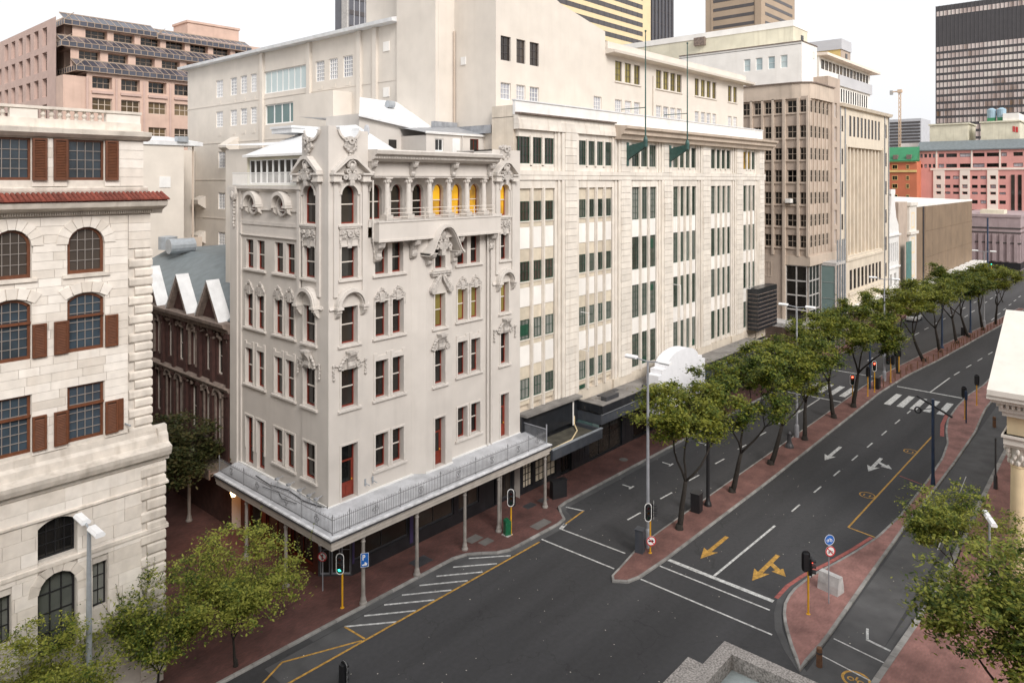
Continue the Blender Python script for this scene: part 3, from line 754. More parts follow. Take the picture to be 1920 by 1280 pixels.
def door(fr, a0, a1, b=0.0):
    wd = a1-a0; m = MB(); h = 3.45
    m.fb(L0, 0, .09, -.09, 0, 0, h); m.fb(L0, wd-.09, wd, -.09, 0, 0, h); m.fb(L0, .09, wd-.09, -.09, 0, h-.09, h); m.fb(L0, .09, wd-.09, -.09, 0, 2.3, 2.4)
    m.fb(L0, .09, wd-.09, -.07, -.02, .02, .95)
    for k in (0, 1): m.fb(L0, .17+k*(wd-.34)/2, .17+(k+1)*(wd-.34)/2-.05, -.02, .005, .15, .8)
    m.fb(L0, .09, .2, -.07, -.02, .95, 2.3); m.fb(L0, wd-.2, wd-.09, -.07, -.02, .95, 2.3)
    o = part(m.mesh('door', 'red_wood'), 'door', None, hero, fr.p(a0, b-.42, ZF+.05), fr.th)
    g = MB(); g.face([L0.p(a, -.05, c) for a, c in ((.2, .95), (wd-.2, .95), (wd-.2, 2.3), (.2, 2.3))]); g.face([L0.p(a, -.05, c) for a, c in ((.09, 2.4), (wd-.09, 2.4), (wd-.09, h-.09), (.09, h-.09))])
    sub(g.mesh('pane', 'glass_dark'), 'pane', o)
    sub(MB().fb(L0, wd-.19, wd-.12, -.02, .03, 1.0, 1.1).mesh('handle', 'pole_yellow'), 'handle', o)
DR = (ZF+.05, 9.05)
front_ops = []
for p in PA+PB:
    for r in (R5, R4, R3, R2): front_ops.append((*p, *r))
m = MB()
# main wall of the front between the two turrets, set back a little
m.wall(ff, 29.25, 33.1, ZF-.2, 22.2, [o for o in front_ops if o[1] < 33], -.12, .42)
part(m, 'wall', 'hero', hero); m = MB()
m.wall(ff, 36.75, 41.15, ZF-.2, 22.2, [o for o in front_ops if o[0] > 36], -.12, .42)
part(m, 'wall', 'hero', hero)
# turrets
t1f = [(*T1, *DR), (*T1, *R4), (*T1, *R3), (*T1, *R2), (*T1, *R1, 1)]
m = MB().wall(ff, LX, 29.25, ZF-.2, 27.4, t1f, 0, .45)
m.face([ff.p(29.25, 0, ZF-.2), ff.p(29.25, -.12, ZF-.2), ff.p(29.25, -.12, 22), ff.p(29.25, 0, 22)]); m.face([ff.p(29.25, 0, 22), ff.p(29.25, -2, 22), ff.p(29.25, -2, 28), ff.p(29.25, 0, 28)])
t2f = [(*T2, *DR), (*T2, *R4), (*T2, *R3), (*T2, *R2), (*T2, *R1, 1)]
m.wall(ff, 41.15, XE, ZF-.2, 28.4, t2f, 0, .45)
m.face([ff.p(41.15, 0, ZF-.2), ff.p(41.15, -2, ZF-.2), ff.p(41.15, -2, 28.4), ff.p(41.15, 0, 28.4)])
m.box(41.15, XE, FY+.01, FY+4, 28.3, 28.4)
m.face([ff.p(XE, 0, 0), ff.p(XE, -12, 0), ff.p(XE, -12, 28.4), ff.p(XE, 0, 28.4)])
# flank
L1 = (38.95-FY, 40.2-FY)
LT = (-(41.6-FY), -(40.25-FY)); LC = [(-(49.3-FY), -(48.25-FY)), (-(47.75-FY), -(46.7-FY))]; LD = [(-(45.35-FY), -(44.3-FY)), (-(43.9-FY), -(42.85-FY))]
lops = [(*p, *r) for p in LC+LD for r in (R5, R4, R3, R2)]
lops[0] = (*LC[0], ZF+.1, 9.05); lops[4] = (*LC[1], ZF+.1, 9.05)
ocu = [(-(48.55-FY), -(47.45-FY), 23.7, 24.8, 3), (-(44.75-FY), -(43.65-FY), 23.7, 24.8, 3)]
m.wall(fl, -(YE-FY), -3.0, ZF-.2, 25.4, lops+ocu, -.1, .45)
m.wall(fl, -3.0, 0, ZF-.2, 27.4, [(*LT, *R5), (*LT, *R4), (*LT, *R3), (*LT, *R2), (*LT, *R1, 1)], 0, .45)
m.face([fl.p(-3, 0, ZF-.2), fl.p(-3, -.1, ZF-.2), fl.p(-3, -.1, 25.4), fl.p(-3, 0, 25.4)]); m.face([fl.p(-3, 0, 25.4), fl.p(-3, -4, 25.4), fl.p(-3, -4, 28.9), fl.p(-3, 0, 28.9)])
m.face([(LX, YE, 0), (XE, YE, 0), (XE, YE, 25.4), (LX, YE, 25.4)])
part(m, 'wall', 'hero', hero)
# stepped pilaster at the far end of the flank
part(MB().fb(fl, -(YE-FY), -(50.2-FY), -.1, .14, ZF-.3, 25.6).fb(fl, -(50.18-FY), -(49.85-FY), -.1, .02, ZF-.3, 25.5), 'pilaster', 'hero', hero)
part(MB().fb(fl, -(YE-FY)-.05, -(50.1-FY), .14, .34, 25.0, 25.5), 'pilaster_cap', 'hero_trim', hero)
# projecting canted bay in the middle of the front
m = MB()
bayf = F(0, FY-.42)
m.wall(bayf, 33.95, 36.45, ZF-.2, 22.0, [(*CW, *DR), (*CW, *R4), (*CW, *R3), (*CW, *R2)], 0, .5)
for a, b in ((33.1, 33.95), (36.75, 36.45)):
    m.face([(a, FY+.12, ZF-.2), (b, FY-.42, ZF-.2), (b, FY-.42, 22.0), (a, FY+.12, 22.0)])
m.face([(33.1, FY+.12, 22), (33.95, FY-.42, 22), (36.45, FY-.42, 22), (36.75, FY+.12, 22)])
part(m, 'projecting_bay', 'hero', hero)
# windows
olive = {(37.5, 2), (38.9, 2), (34.75, 2), (42.1, 2)}
for p in PA+PB:
    for i, r in enumerate((R5, R4, R3, R2)): sash(ff, *p, r, 'glass_olive' if (p[0], i) in olive else 'glass_dark', -.12)
for i, r in enumerate((R4, R3, R2)):
    sash(ff, *T1, r); sash(ff, *T2, r, 'glass_olive' if i == 1 else 'glass_dark'); sash(bayf, *CW, r, 'glass_olive' if i == 1 else 'glass_dark')
sash(ff, *T1, R1, sh=1); sash(ff, *T2, R1, 'glass_lit', sh=1)
for fr, p in ((ff, T1), (ff, T2), (bayf, CW)): door(fr, *p)
for p in LC+LD:
    for r in (R4, R3, R2): sash(fl, *p, r, b=-.1, rec=.22)
for p in LD: sash(fl, *p, R5, b=-.1, rec=.22)
for p in LC: window(hero, fl, p[0], ZF+.1, p[1]-p[0], 9.05-ZF-.1, 'red_wood', 'glass_dark', rec=.25, b=-.1, name='door', nx=1, ny=3, fw=.1)
for r in (R5, R4, R3, R2): sash(fl, *LT, r, rec=.25)
sash(fl, *LT, R1, sh=1, rec=.25)
for o in ocu: window(hero, fl, o[0], o[2], 1.1, 1.1, 'red_wood', 'glass_dark', rec=.12, b=-.1, sh=3, fw=.07)
# sills, architraves and label mouldings
def sill(fr, a0, a1, c, b=0.0): part(MB().prof(fr, a0, a1, [(b-.3, c), (b+.16, c-.05), (b+.16, c-.17), (b, c-.22), (b-.3, c-.22)]), 'sill', 'hero_trim', hero)
def archi(fr, a0, a1, c0, c1, b=0.0, wd=.13, d=.06, step=False):
    m = MB(); m.fb(fr, a0-wd, a0, b, b+d, c0, c1); m.fb(fr, a1, a1+wd, b, b+d, c0, c1)
    if not step: m.fb(fr, a0-wd, a1+wd, b, b+d, c1, c1+wd)
    else:
        w_ = (a1-a0+2*wd)
        m.plate(fr, [(a0-wd, c1), (a1+wd, c1), (a1+wd, c1+.5), (a1+wd-w_*.22, c1+.5), (a1+wd-w_*.22, c1+.32), (a0-wd+w_*.22, c1+.32), (a0-wd+w_*.22, c1+.5), (a0-wd, c1+.5)], b, b+d)
    part(m, 'architrave', 'hero_trim', hero)
def pair_trim(fr, ps, b):
    lo, hi = min(p[0] for p in ps), max(p[1] for p in ps)
    for i, r in enumerate((R5, R4, R3, R2)):
        if not (fr is fl and i == 0 and ps is LC): sill(fr, lo-.25, hi+.25, r[0], b)
        for p in ps:
            if i < 3: archi(fr, *p, *r, b, step=(i == 1))
pair_trim(ff, PA, -.12); pair_trim(ff, PB, -.12); pair_trim(fl, LC, -.1); pair_trim(fl, LD, -.1)
for fr, p, b in ((ff, T1, 0), (ff, T2, 0), (fl, LT, 0), (bayf, CW, 0)):
    for i, r in enumerate((R5, R4, R3, R2)):
        if i or fr is fl: sill(fr, p[0]-.28, p[1]+.28, r[0], b)
        archi(fr, *p, r[0] if (i or fr is fl) else ZF, r[1], b, .12, .05)
# crests over the third floor pairs: keystone, hood roll and side scrolls
def crest_mesh():
    m = MB(); m.plate(L0, [(-.2, -.28), (.2, -.28), (.26, .42), (-.26, .42)], 0, .16)
    m.ring(L0, 0, .32, .30, .46, 0, .12, 10); m.fball(L0, 0, .08, .82, .1, .08, .1)
    for s in (-1, 1):
        m.ring(L0, s*.48, .16, .06, .17, 0, .13, 8, 0, 2*pi); m.plate(L0, [(s*.72, -.02), (s*.22, -.02), (s*.22, .22), (s*.66, .08)], 0, .09)
        m.fball(L0, s*.66, .07, .12, .07, .07, .09); m.fb(L0, s*.66-.05, s*.66+.05, 0, .08, -.75, .05); m.fball(L0, s*.34, .1, .5, .08, .08, .13)
    return m.mesh('crest', 'ornament')
CR = crest_mesh()
for fr, ps, b in ((ff, PA, -.12), (ff, PB, -.12), (fl, LC, -.1), (fl, LD, -.1)):
    for p in ps: part(CR, 'crest', None, hero, fr.p((p[0]+p[1])/2, b, R3[1]+.18), fr.th).scale = (.9, .8, .85)
# round hoods over the turret windows
def hood_mesh(r):
    m = MB(); m.ring(L0, 0, .05, r-.22, r, 0, .48, 16); m.ring(L0, 0, .05, r-.3, r-.26, 0, .35, 16); m.ring(L0, 0, .05, r, r+.05, 0, .38, 16)
    for s in (-1, 1):
        x = s*(r-.12); m.fb(L0, x-.24, x+.24, 0, .52, -.1, .05); m.fb(L0, x-.17, x+.17, 0, .4, -.3, -.1); m.prof(L0, x-.14, x+.14, [(0, -.3), (.33, -.3), (.24, -.5), (.07, -.68), (0, -.68)])
        m.prof(L0, x+s*.14 if s > 0 else x-.55, x+.55 if s > 0 else x-.14, [(0, -.1), (.14, -.1), (.05, .08), (0, .08)])
    return m.mesh('hood', 'hero_trim')
H1, H2 = hood_mesh(1.12), hood_mesh(.98)
for fr, p, hm in ((ff, T1, H1), (fl, LT, H1), (ff, T2, H2)): part(hm, 'hood', None, hero, fr.p((p[0]+p[1])/2, 0, R3[1]+.02), fr.th)
# scroll keystone with garlands
def swag_mesh(side=True):
    m = MB(); m.prof(L0, -.26, .26, [(0, 1.1), (.5, 1.1), (.52, .95), (.34, .72), (.22, .45), (.26, .2), (.18, .0), (0, .0)]); m.fb(L0, -.32, .32, 0, .56, 1.04, 1.14)
    m.plate(L0, [(-.8, -.02), (.8, -.02), (.72, .2), (.3, .75), (-.3, .75), (-.72, .2)], 0, .08)
    for s in (-1, 1):
        for i in range(9):
            t = i/8; m.fball(L0, s*(.3+.52*t), .14, .74-.62*t**1.6+.05*(i % 2), .10, .10, .085)
        m.ring(L0, s*.62, .16, .05, .19, 0, .17, 9, 0, 2*pi)
        if side:
            for i in range(4): m.fball(L0, s*(.88+.09*i), .08, .26+.03*i, .06, .06, .055)
            m.fball(L0, s*1.22, .1, .36, .13, .08, .11)
            for i in range(5): m.fball(L0, s*(1.22+.04*(i % 2)), .08, .2-.13*i, .075, .07, .08)
            m.fball(L0, s*1.22, .09, -.5, .1, .08, .1)
    return m.mesh('garland', 'ornament')
SW, SW2 = swag_mesh(), swag_mesh(False)
for fr, p, s_ in ((ff, T1, SW), (fl, LT, SW), (ff, T2, SW), (bayf, CW, SW2)): part(s_, 'garland', None, hero, fr.p((p[0]+p[1])/2, 0, R4[1]-.02), fr.th)
# carved bracket under the middle window of the second floor
m = MB()
for s in (-1, 1):
    m.plate(L0, [(s*.05, -.35), (s*.18, -.1), (s*1.0, -1.15), (s*.98, -1.45), (s*.72, -1.5), (s*.12, -.62)], 0, .3); m.ring(L0, s*.82, -1.3, .0, .24, 0, .36, 10, 0, 2*pi)
    for i in range(7): m.fball(L0, s*(.25+.1*i), .28, -.45-.13*i+.1, .13, .1, .11)
m.fb(L0, -1.0, 1.0, 0, .34, -.12, .0); m.fb(L0, -.9, .9, 0, .24, -.3, -.12)
part(m.mesh('carved_bracket', 'ornament'), 'carved_bracket', None, hero, bayf.p(35.25, 0, R2[0]-.2))
# relief panels between the top two storeys, and the raised strips beside them
def relief_mesh(wd):
    m = MB(); r2 = random.Random(3); m.fb(L0, -wd/2, wd/2, 0, .05, -.1, .62); m.fb(L0, -wd/2-.05, wd/2+.05, 0, .12, .6, .72)
    m.ring(L0, 0, .28, .13, .24, 0, .17, 10, 0, 2*pi, 1.1); m.fball(L0, 0, .1, .28, .12, .1, .14)
    for s in (-1, 1):
        for i in range(14): m.fball(L0, s*(.2+(wd/2-.26)*r2.random()), .07, .02+.5*r2.random(), .08, .08, .07)
        m.ring(L0, s*(wd/2-.2), .36, .05, .15, 0, .15, 8, 0, 2*pi)
        for i in range(4): m.fball(L0, s*(wd/2-.06), .06, -.15-.14*i, .07-.008*i, .06, .08)
    m.plate(L0, [(-.14, -.65), (.14, -.65), (.2, -.12), (-.2, -.12)], 0, .07)
    return m.mesh('relief_panel', 'ornament')
RL, RL2 = relief_mesh(1.55), relief_mesh(1.25)
for fr, p, q in ((ff, T1, RL), (fl, LT, RL), (ff, T2, RL2)): part(q, 'relief_panel', None, hero, fr.p((p[0]+p[1])/2, 0, 22.3), fr.th)
def strips(fr, p):
    m = MB()
    for a in (p[0]-.62, p[1]+.32): m.fb(fr, a, a+.3, 0, .14, 18.6 if True else 0, 26.3); m.fb(fr, a-.06, a+.36, 0, .22, 26.2, 26.34)
    m.fb(fr, p[0]-.3, p[0]-.16, 0, .09, 23.0, 25.2); m.fb(fr, p[1]+.16, p[1]+.3, 0, .09, 23.0, 25.2)
    part(m, 'pilaster_strip', 'hero', hero)
    w_ = (p[1]-p[0])/2; c = (p[0]+p[1])/2
    part(MB().ring(fr, c, R1[1]-w_, w_, w_+.16, 0, .1, 14), 'arch_moulding', 'hero_trim', hero)
    sill(fr, p[0]-.28, p[1]+.28, R1[0])
    # broken pediment with a carved head
    m = MB()
    for s in (-1, 1):
        m.plate(fr, [(c+s*(w_+.8), 26.42), (c+s*(w_+.8), 26.62), (c+s*.35, 27.55), (c, 27.55), (c, 27.36), (c+s*.3, 27.3)], 0, .45)
        x0, x1 = sorted((c+s*(w_+.88), c+s*(w_+.12))); m.fb(fr, x0, x1, 0, .5, 26.34, 26.46); m.fb(fr, x0+.08, x1-.08, 0, .36, 26.0, 26.34); m.fb(fr, x0+.02, x1-.02, 0, .42, 25.9, 26.0)
    part(m, 'pediment', 'hero_trim', hero)
    return c
def head_mesh():
    m = MB(); m.plate(L0, [(-.34, -1.2), (.34, -1.2), (.42, -.95), (.3, -.7), (-.3, -.7), (-.42, -.95)], 0, .42); m.fball(L0, 0, .3, -.2, .24, .24, .36); m.fball(L0, 0, .42, -.18, .07, .12, .13); m.ring(L0, 0, .0, .24, .38, .1, .4, 10, .1, pi-.1)
    for s in (-1, 1):
        m.ring(L0, s*.34, -.52, .06, .2, .05, .36, 9, 0, 2*pi); m.fball(L0, s*.3, .25, -.05, .14, .16, .2); m.fball(L0, s*.18, .3, -.62, .14, .14, .12); m.ring(L0, s*.62, -.98, .07, .22, .05, .4, 9, 0, 2*pi)
    m.fball(L0, 0, .3, .32, .16, .18, .14); m.fb(L0, -.2, .2, 0, .4, -1.65, -1.2)
    return m.mesh('carved_head', 'ornament')
HD = head_mesh()
def cart_mesh():
    m = MB(); m.fball(L0, 0, .0, 0, .36, .3, .5, 10, 7); m.ring(L0, 0, .05, .34, .5, 0, .22, 14, 0, 2*pi, 1.25); m.ring(L0, 0, .3, .12, .26, .1, .38, 10, 0, 2*pi)
    for s in (-1, 1): m.ring(L0, s*.42, .42, .06, .18, 0, .3, 8, 0, 2*pi); m.ring(L0, s*.46, -.1, .05, .15, 0, .26, 8, 0, 2*pi); m.fball(L0, s*.25, .2, -.35, .14, .14, .14)
    for i in range(3): m.fball(L0, 0, .1, -.72-.17*i, .15-.04*i, .12, .11)
    return m.mesh('cartouche', 'ornament')
CA = cart_mesh()
for fr, p in ((ff, T1), (fl, LT), (ff, T2)):
    c = strips(fr, p); part(HD, 'carved_head', None, hero, fr.p(c, .03, 27.0), fr.th).scale = (.82, .82, .82)
for fr, p in ((ff, T1), (fl, LT)): part(CA, 'cartouche', None, hero, fr.p((p[0]+p[1])/2, 0, 28.25), fr.th).scale = (.85, .8, .85)
part(CA, 'cartouche', None, hero, ff.p(42.6, -.12, 28.15))
# scooped parapet of the corner turret
def scoop(a0, a1, lo, hi0, hi1, n=12):
    m_, r_ = (a0+a1)/2, (a1-a0)/2
    return [(m_-r_*cos(pi*i/n), (hi0 if i < n/2 else hi1) - ((hi0 if i < n/2 else hi1)-lo)*sin(pi*i/n)) for i in range(n+1)]
out = [(LX, 27.4), (29.25, 27.4), (29.25, 29.2), (28.72, 29.2)] + [(a, c) for a, c in scoop(26.78, 28.62, 28.62, 29.4, 29.15)][::-1] + [(26.7, 29.42), (LX, 29.42)]
m = MB().plate(ff, out, -.5, 0)
s2 = [(-3.0, 27.4), (-3.0, 29.0), (-2.65, 29.0)] + scoop(-2.5, -.95, 28.6, 29.1, 29.4) + [(-.85, 29.42), (-.501, 29.42), (-.501, 27.4)]
m.plate(fl, s2, -.5, 0)
part(m, 'parapet', 'hero', hero)
for fr, c in ((ff, 27.7), (fl, -1.72)):
    part(MB().ring(fr, c, 29.42, .78, .92, -.55, .16, 12, pi*1.08, pi*1.92), 'parapet_moulding', 'hero_trim', hero)
    part(MB().ring(fr, c, 29.43, .74, .781, -.7, .12, 12, pi*1.02, pi*1.98), 'coping', 'roof_white', hero)
part(MB().box(LX+.3, 28.9, FY+.4, FY+3, 28.0, 28.2), 'turret_roof', 'roof_white', hero)
# loggia of the top storey
m = MB(); bk = F(0, FY+1.15)
ar = []
for x in (30.72, 32.55, 34.5, 36.45, 38.37, 40.28): ar.append((x-.47, x+.47, 23.35, 25.72, 1))
m.wall(bk, 29.25, 41.2, 22.9, 26.6, ar, 0, .3)
m.box(29.25, 41.15, FY-.1, FY+1.2, 22.9, 23.3)
part(m, 'loggia_wall', 'hero', hero)
for i, o in enumerate(ar):
    window(hero, bk, o[0], o[2], o[1]-o[0], o[3]-o[2], 'red_wood', 'glass_lit' if i > 2 else 'glass_dark', rec=.18, sh=1, **SH_)
    part(MB().ring(bk, (o[0]+o[1])/2, o[3]-.47, .47, .66, 0, .1, 12), 'arch_moulding', 'hero_trim', hero)
    part(MB().fb(bk, o[1]+.0, o[1]+.2, 0, .12, 23.3, 25.2).fb(bk, o[1]-.02, o[1]+.24, 0, .16, 25.15, 25.3), 'arch_pier', 'hero_trim', hero)
def column_mesh():
    m = MB(); m.fb(L0, -.3, .3, -.3, .3, 0, .35); m.lathe(0, 0, [(.27, .35), (.27, .42), (.21, .5), (.20, 1.6), (.165, 2.45), (.19, 2.48), (.17, 2.52), (.2, 2.6), (.27, 2.8)], 14)
    m.fb(L0, -.28, .28, -.28, .28, 2.8, 2.87)
    for k in range(8):
        t = 2*pi*k/8+.3; m.ball((.23*cos(t), .23*sin(t), 2.62), (.07, .07, .11), 6, 4)
    return m.mesh('column', 'hero_trim', False)
CM = column_mesh()
CX = (30.98, 32.86, 34.8, 36.68, 38.55, 40.4)
for x in CX: part(CM, 'column', None, hero, (x, FY+.2, 23.3))
part(MB().fb(ff, 29.25, 41.15, -.45, .0, 26.17, 26.3).fb(ff, 29.25, 41.15, -.4, -.06, 26.3, 27.25).fb(ff, 29.25, 41.15, -.45, .06, 26.27, 26.36), 'entablature', 'hero', hero)
part(MB().prof(ff, 29.25, 41.35, [(-.4, 27.25), (.35, 27.25), (.45, 27.35), (.62, 27.4), (.68, 27.62), (.95, 27.72), (1.02, 27.95), (.98, 28.02), (-.4, 28.02)]), 'cornice', 'hero_trim', hero)
dm = MB()
for i in range(88): dm.fb(ff, 29.3+.137*i, 29.37+.137*i, .62, .73, 27.45, 27.6)
for i in range(120): dm.fb(ff, 29.3+.0985*i, 29.345+.0985*i, -.08, .08, 27.14, 27.24)
part(dm, 'dentils', 'hero_trim', hero, kind='stuff')
def console_mesh(h, d, wd):
    m = MB(); m.prof(L0, -wd/2, wd/2, [(0, 0), (d, 0), (d*1.02, -h*.12), (d*.9, -h*.3), (d*.55, -h*.45), (d*.42, -h*.6), (d*.5, -h*.75), (d*.45, -h*.9), (d*.25, -h), (0, -h)])
    for s in (-1, 1):
        m.fball(L0, s*wd*.5, d*.72, -h*.2, .04, d*.24, h*.17); m.fball(L0, s*wd*.5, d*.3, -h*.8, .04, d*.18, h*.13)
    m.fb(L0, -wd*.62, wd*.62, 0, d*1.08, 0, .07)
    return m.mesh('console', 'ornament')
K1, K2 = console_mesh(1.0, .62, .3), console_mesh(1.35, .75, .42)
for x in (29.45, 32.95, 36.85, 40.75): part(K1, 'console', None, hero, ff.p(x, -.04, 27.2))
# balcony parapet, its capping, corbels and the ogee hood
m = MB().box(29.55, 41.3, FY-.78, FY-.6, 21.95, 23.2).box(29.55, 41.3, FY-.6, FY, 21.95, 22.2).box(29.55, 29.75, FY-.6, FY, 22.2, 23.2).box(41.1, 41.3, FY-.6, FY, 22.2, 23.2)
part(m, 'balcony', 'hero', hero)
part(MB().box(29.5, 41.35, FY-.84, FY-.56, 23.2, 23.28).box(29.5, 41.35, FY-.84, FY-.78, 21.92, 22.06).box(40.3, 41.35, FY-.83, FY-.4, 23.281, 23.42), 'balcony_capping', 'hero_trim', hero)
for x in (29.95, 33.05, 37.25, 40.85): part(K2, 'corbel', None, hero, ff.p(x, -.06, 21.95))
og = []
for i in range(33):
    t = -1+2*i/32; og.append((35.25+1.65*t, 20.95+1.9*(.5+.5*cos(pi*abs(t)**1.35))))
og2 = [(a, c-.17) for a, c in og]
part(MB().plate(F(0, FY-.42), og+og2[::-1], -.3, .92), 'ogee_hood', 'hero', hero)
part(MB().plate(F(0, FY-.42), [(a, c-.06) for a, c in og]+[(a, c-.26) for a, c in og][::-1], -.2, .78), 'ogee_moulding', 'hero_trim', hero)
for s in (-1, 1): part(console_mesh(.8, .8, .34), 'corbel', None, hero, (35.25+s*1.2, FY-.42, 20.85))
part(HD, 'carved_head', None, hero, (35.25, FY-.45, 22.3))
m = MB()
for z in (23.5, 23.78, 24.06): m.fb(ff, 30.45, 40.9, .42, .46, z, z+.04)
for x in (30.45, 33.8, 36.7, 38.7, 40.88): m.fb(ff, x, x+.045, .42, .46, 23.2, 24.12)
part(m, 'railing', 'white_rail', hero)
# downpipes
m = MB()
for x in (40.55, 40.95): m.tube([ff.p(x, .1, 21.9), ff.p(x, .08, ZF)], .07, 8)
m.tube([ff.p(29.5, .2, 26), ff.p(29.5, .2, 22.2), ff.p(29.75, .0, 21.4), ff.p(29.75, .0, 21.2)], .06, 8)
m.tube([fl.p(-3.1, .0, 27.4), fl.p(-3.1, 0, 22.6)], .05, 8)
part(m, 'downpipe', 'hero_trim', hero)
# string courses on the flank, terrace cornice
part(MB().fb(fl, -11.2, -3.05, -.1, .02, 22.05, 22.12).fb(fl, -11.2, -3.05, -.1, .02, 23.9, 24.0).fb(fl, -11.2, -3.05, -.1, -.04, 22.85, 23.1), 'string_course', 'hero_trim', hero)
part(MB().prof(fl, -(YE-FY)-.2, -3.0, [(-.2, 25.2), (-.02, 25.2), (.12, 25.35), (.22, 25.4), (.22, 25.6), (-.2, 25.6)]), 'cornice', 'hero_trim', hero)
for o in ocu:
    c = (o[0]+o[1])/2
    m = MB().ring(fl, c, 24.25, .74, .98, -.1, .42, 14, .05, pi-.05); m.ring(fl, c, 24.25, .55, .68, -.1, .08, 18, 0, 2*pi)
    for s in (-1, 1): m.fb(fl, c+s*.86-.2, c+s*.86+.2, -.1, .46, 24.12, 24.28); m.prof(fl, c+s*.86-.13, c+s*.86+.13, [(-.1, 24.12), (.3, 24.12), (.2, 23.8), (-.1, 23.6)])
    part(m, 'oculus_hood', 'hero_trim', hero)
m = MB()
m.fball(fl, -11.7, .3, 24.9, .3, .2, .35); m.ring(fl, -11.7, 24.9, .25, .38, .14, .35, 10, 0, 2*pi, 1.2)
for i in range(8): m.fball(fl, -11.7+.06*(i % 2), .22, 24.35-.24*i, .16-.012*i, .1, .13)
part(m, 'carved_drop', 'ornament', hero)
# terrace room with glazed wall, railing and white roofs
part(MB().box(LX+.2, XE, FY+3, YE, 25.0, 25.42).box(30, XE, FY+1.2, FY+3, 27.5, 27.62), 'roof_deck', 'lead_grey', hero)
tr = F(LX+1.25, FY, SIDE)
part(MB().fb(tr, -12.2, -3, -.1, 0, 25.4, 25.75).fb(tr, -12.2, -3, -.12, .04, 27.5, 27.8).box(LX+1.2, LX+5, YE-.15, YE, 25.4, 27.7), 'terrace_wall', 'yellow_conc', hero)
for i in range(11): window(hero, tr, -12.1+.82*i, 25.75, .78, 1.75, 'white_steel', 'glass_dark', rec=.02, nx=1, ny=1, fw=.06)
m = MB()
for i in range(62): m.fb(fl, -12.2+.15*i, -12.175+.15*i, .0, .03, 25.62, 26.55)
for c in (25.66, 26.5): m.fb(fl, -12.25, -3.0, -.01, .04, c, c+.05)
part(m, 'terrace_railing', 'white_steel', hero)
m = MB()
m.face([(LX+1.0, YE+.2, 27.85), (LX+1.0, FY+2.9, 27.85), (31.5, FY+4.4, 30.0), (32.5, YE-1.5, 30.2)]); m.face([(LX+1.0, YE+.2, 27.85), (32.5, YE-1.5, 30.2), (36, YE+.2, 28.2)])
m.face([(LX+1.0, FY+2.9, 27.85), (31.5, FY+4.4, 30.0), (34, FY+2.9, 28.0)])
m.face([(29.3, FY+2.2, 28.9), (33.8, FY+1.6, 27.95), (35.2, FY+4.2, 28.2), (31.5, FY+4.4, 30.0)]); m.face([(29.3, FY+2.2, 28.9), (29.3, FY+1.2, 27.6), (33.8, FY+1.6, 27.95)])
part(m, 'roof', 'roof_white', hero)
part(MB().prof(F(LX+1.0, FY, SIDE), -12.5, -2.9, [(0, 27.7), (.14, 27.7), (.14, 27.86), (0, 27.9)]), 'gutter', 'white_paint', hero)
part(MB().box(29.6, 35.5, YE-2.6, YE+.3, 29.6, 29.95).box(29.5, 35.6, YE-2.7, YE+.4, 29.95, 30.12), 'roof_ventilator', 'roof_white', hero)
part(MB().lathe(31.2, FY+3.0, [(.03, 28.4), (.03, 29.1)], 6).ball((31.25, FY+2.8, 29.5), (.12, .32, .42), 8, 6), 'satellite_dish', 'lead_grey', hero)
# ground floor shops behind the posts
m = MB(); gf = F(0, 39.4); gs = F(26.9, 39.4, SIDE)
shop = [(28.6, 33.2), (33.7, 37.6), (38.1, 40.3)]
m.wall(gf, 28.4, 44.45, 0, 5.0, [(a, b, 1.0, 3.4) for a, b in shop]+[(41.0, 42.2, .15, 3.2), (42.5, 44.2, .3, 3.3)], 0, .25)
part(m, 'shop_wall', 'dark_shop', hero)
part(MB().wall(gs, -11.8, -1.6, 0, 5.0, [(-10.5, -8.8, .2, 3.2), (-8.2, -5.5, .5, 3.4), (-4.9, -2.2, .5, 3.4)], 0, .25), 'shop_wall', 'shop_red', hero)
for a, b in shop+[(42.5, 44.2)]: window(hero, gf, a, 1.0 if a < 42 else .3, b-a, 2.4 if a < 42 else 3.0, 'dark_grey', 'glass_brown', rec=.12, nx=2, ny=1, fw=.07, name='shop_window')
part(MB().box(41.1, 42.1, 39.5, 39.6, .15, 3.2), 'door', 'black_metal', hero)
# canted shop entrance at the corner
cf = F(26.9, 41.0, -math.atan2(1.6, 1.5))
cl_ = math.hypot(1.5, 1.6)
m = MB().wall(cf, 0, cl_, 0, 4.9, [(.1, .75, .2, 3.4), (.85, 1.4, .2, 3.4), (1.5, 2.1, .2, 3.4)], 0, .2)
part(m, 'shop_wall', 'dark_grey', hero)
for a, b in ((.1, .75), (.85, 1.4), (1.5, 2.1)): window(hero, cf, a, .2, b-a, 3.2, 'pole_grey', 'glass_dark', rec=.08, nx=1, ny=2, fw=.07, name='shop_window')
for a, b in ((-8.2, -5.5), (-4.9, -2.2)): window(hero, gs, a, .5, b-a, 2.9, 'red_wood', 'glass_brown', rec=.12, nx=2, ny=1, fw=.1, name='shop_window')
part(MB().box(28.42, 28.58, 39.36, 39.39, .9, 3.4).box(33.3, 33.6, 39.36, 39.39, .4, 3.4), 'purple_panel', 'purple_blind', hero)
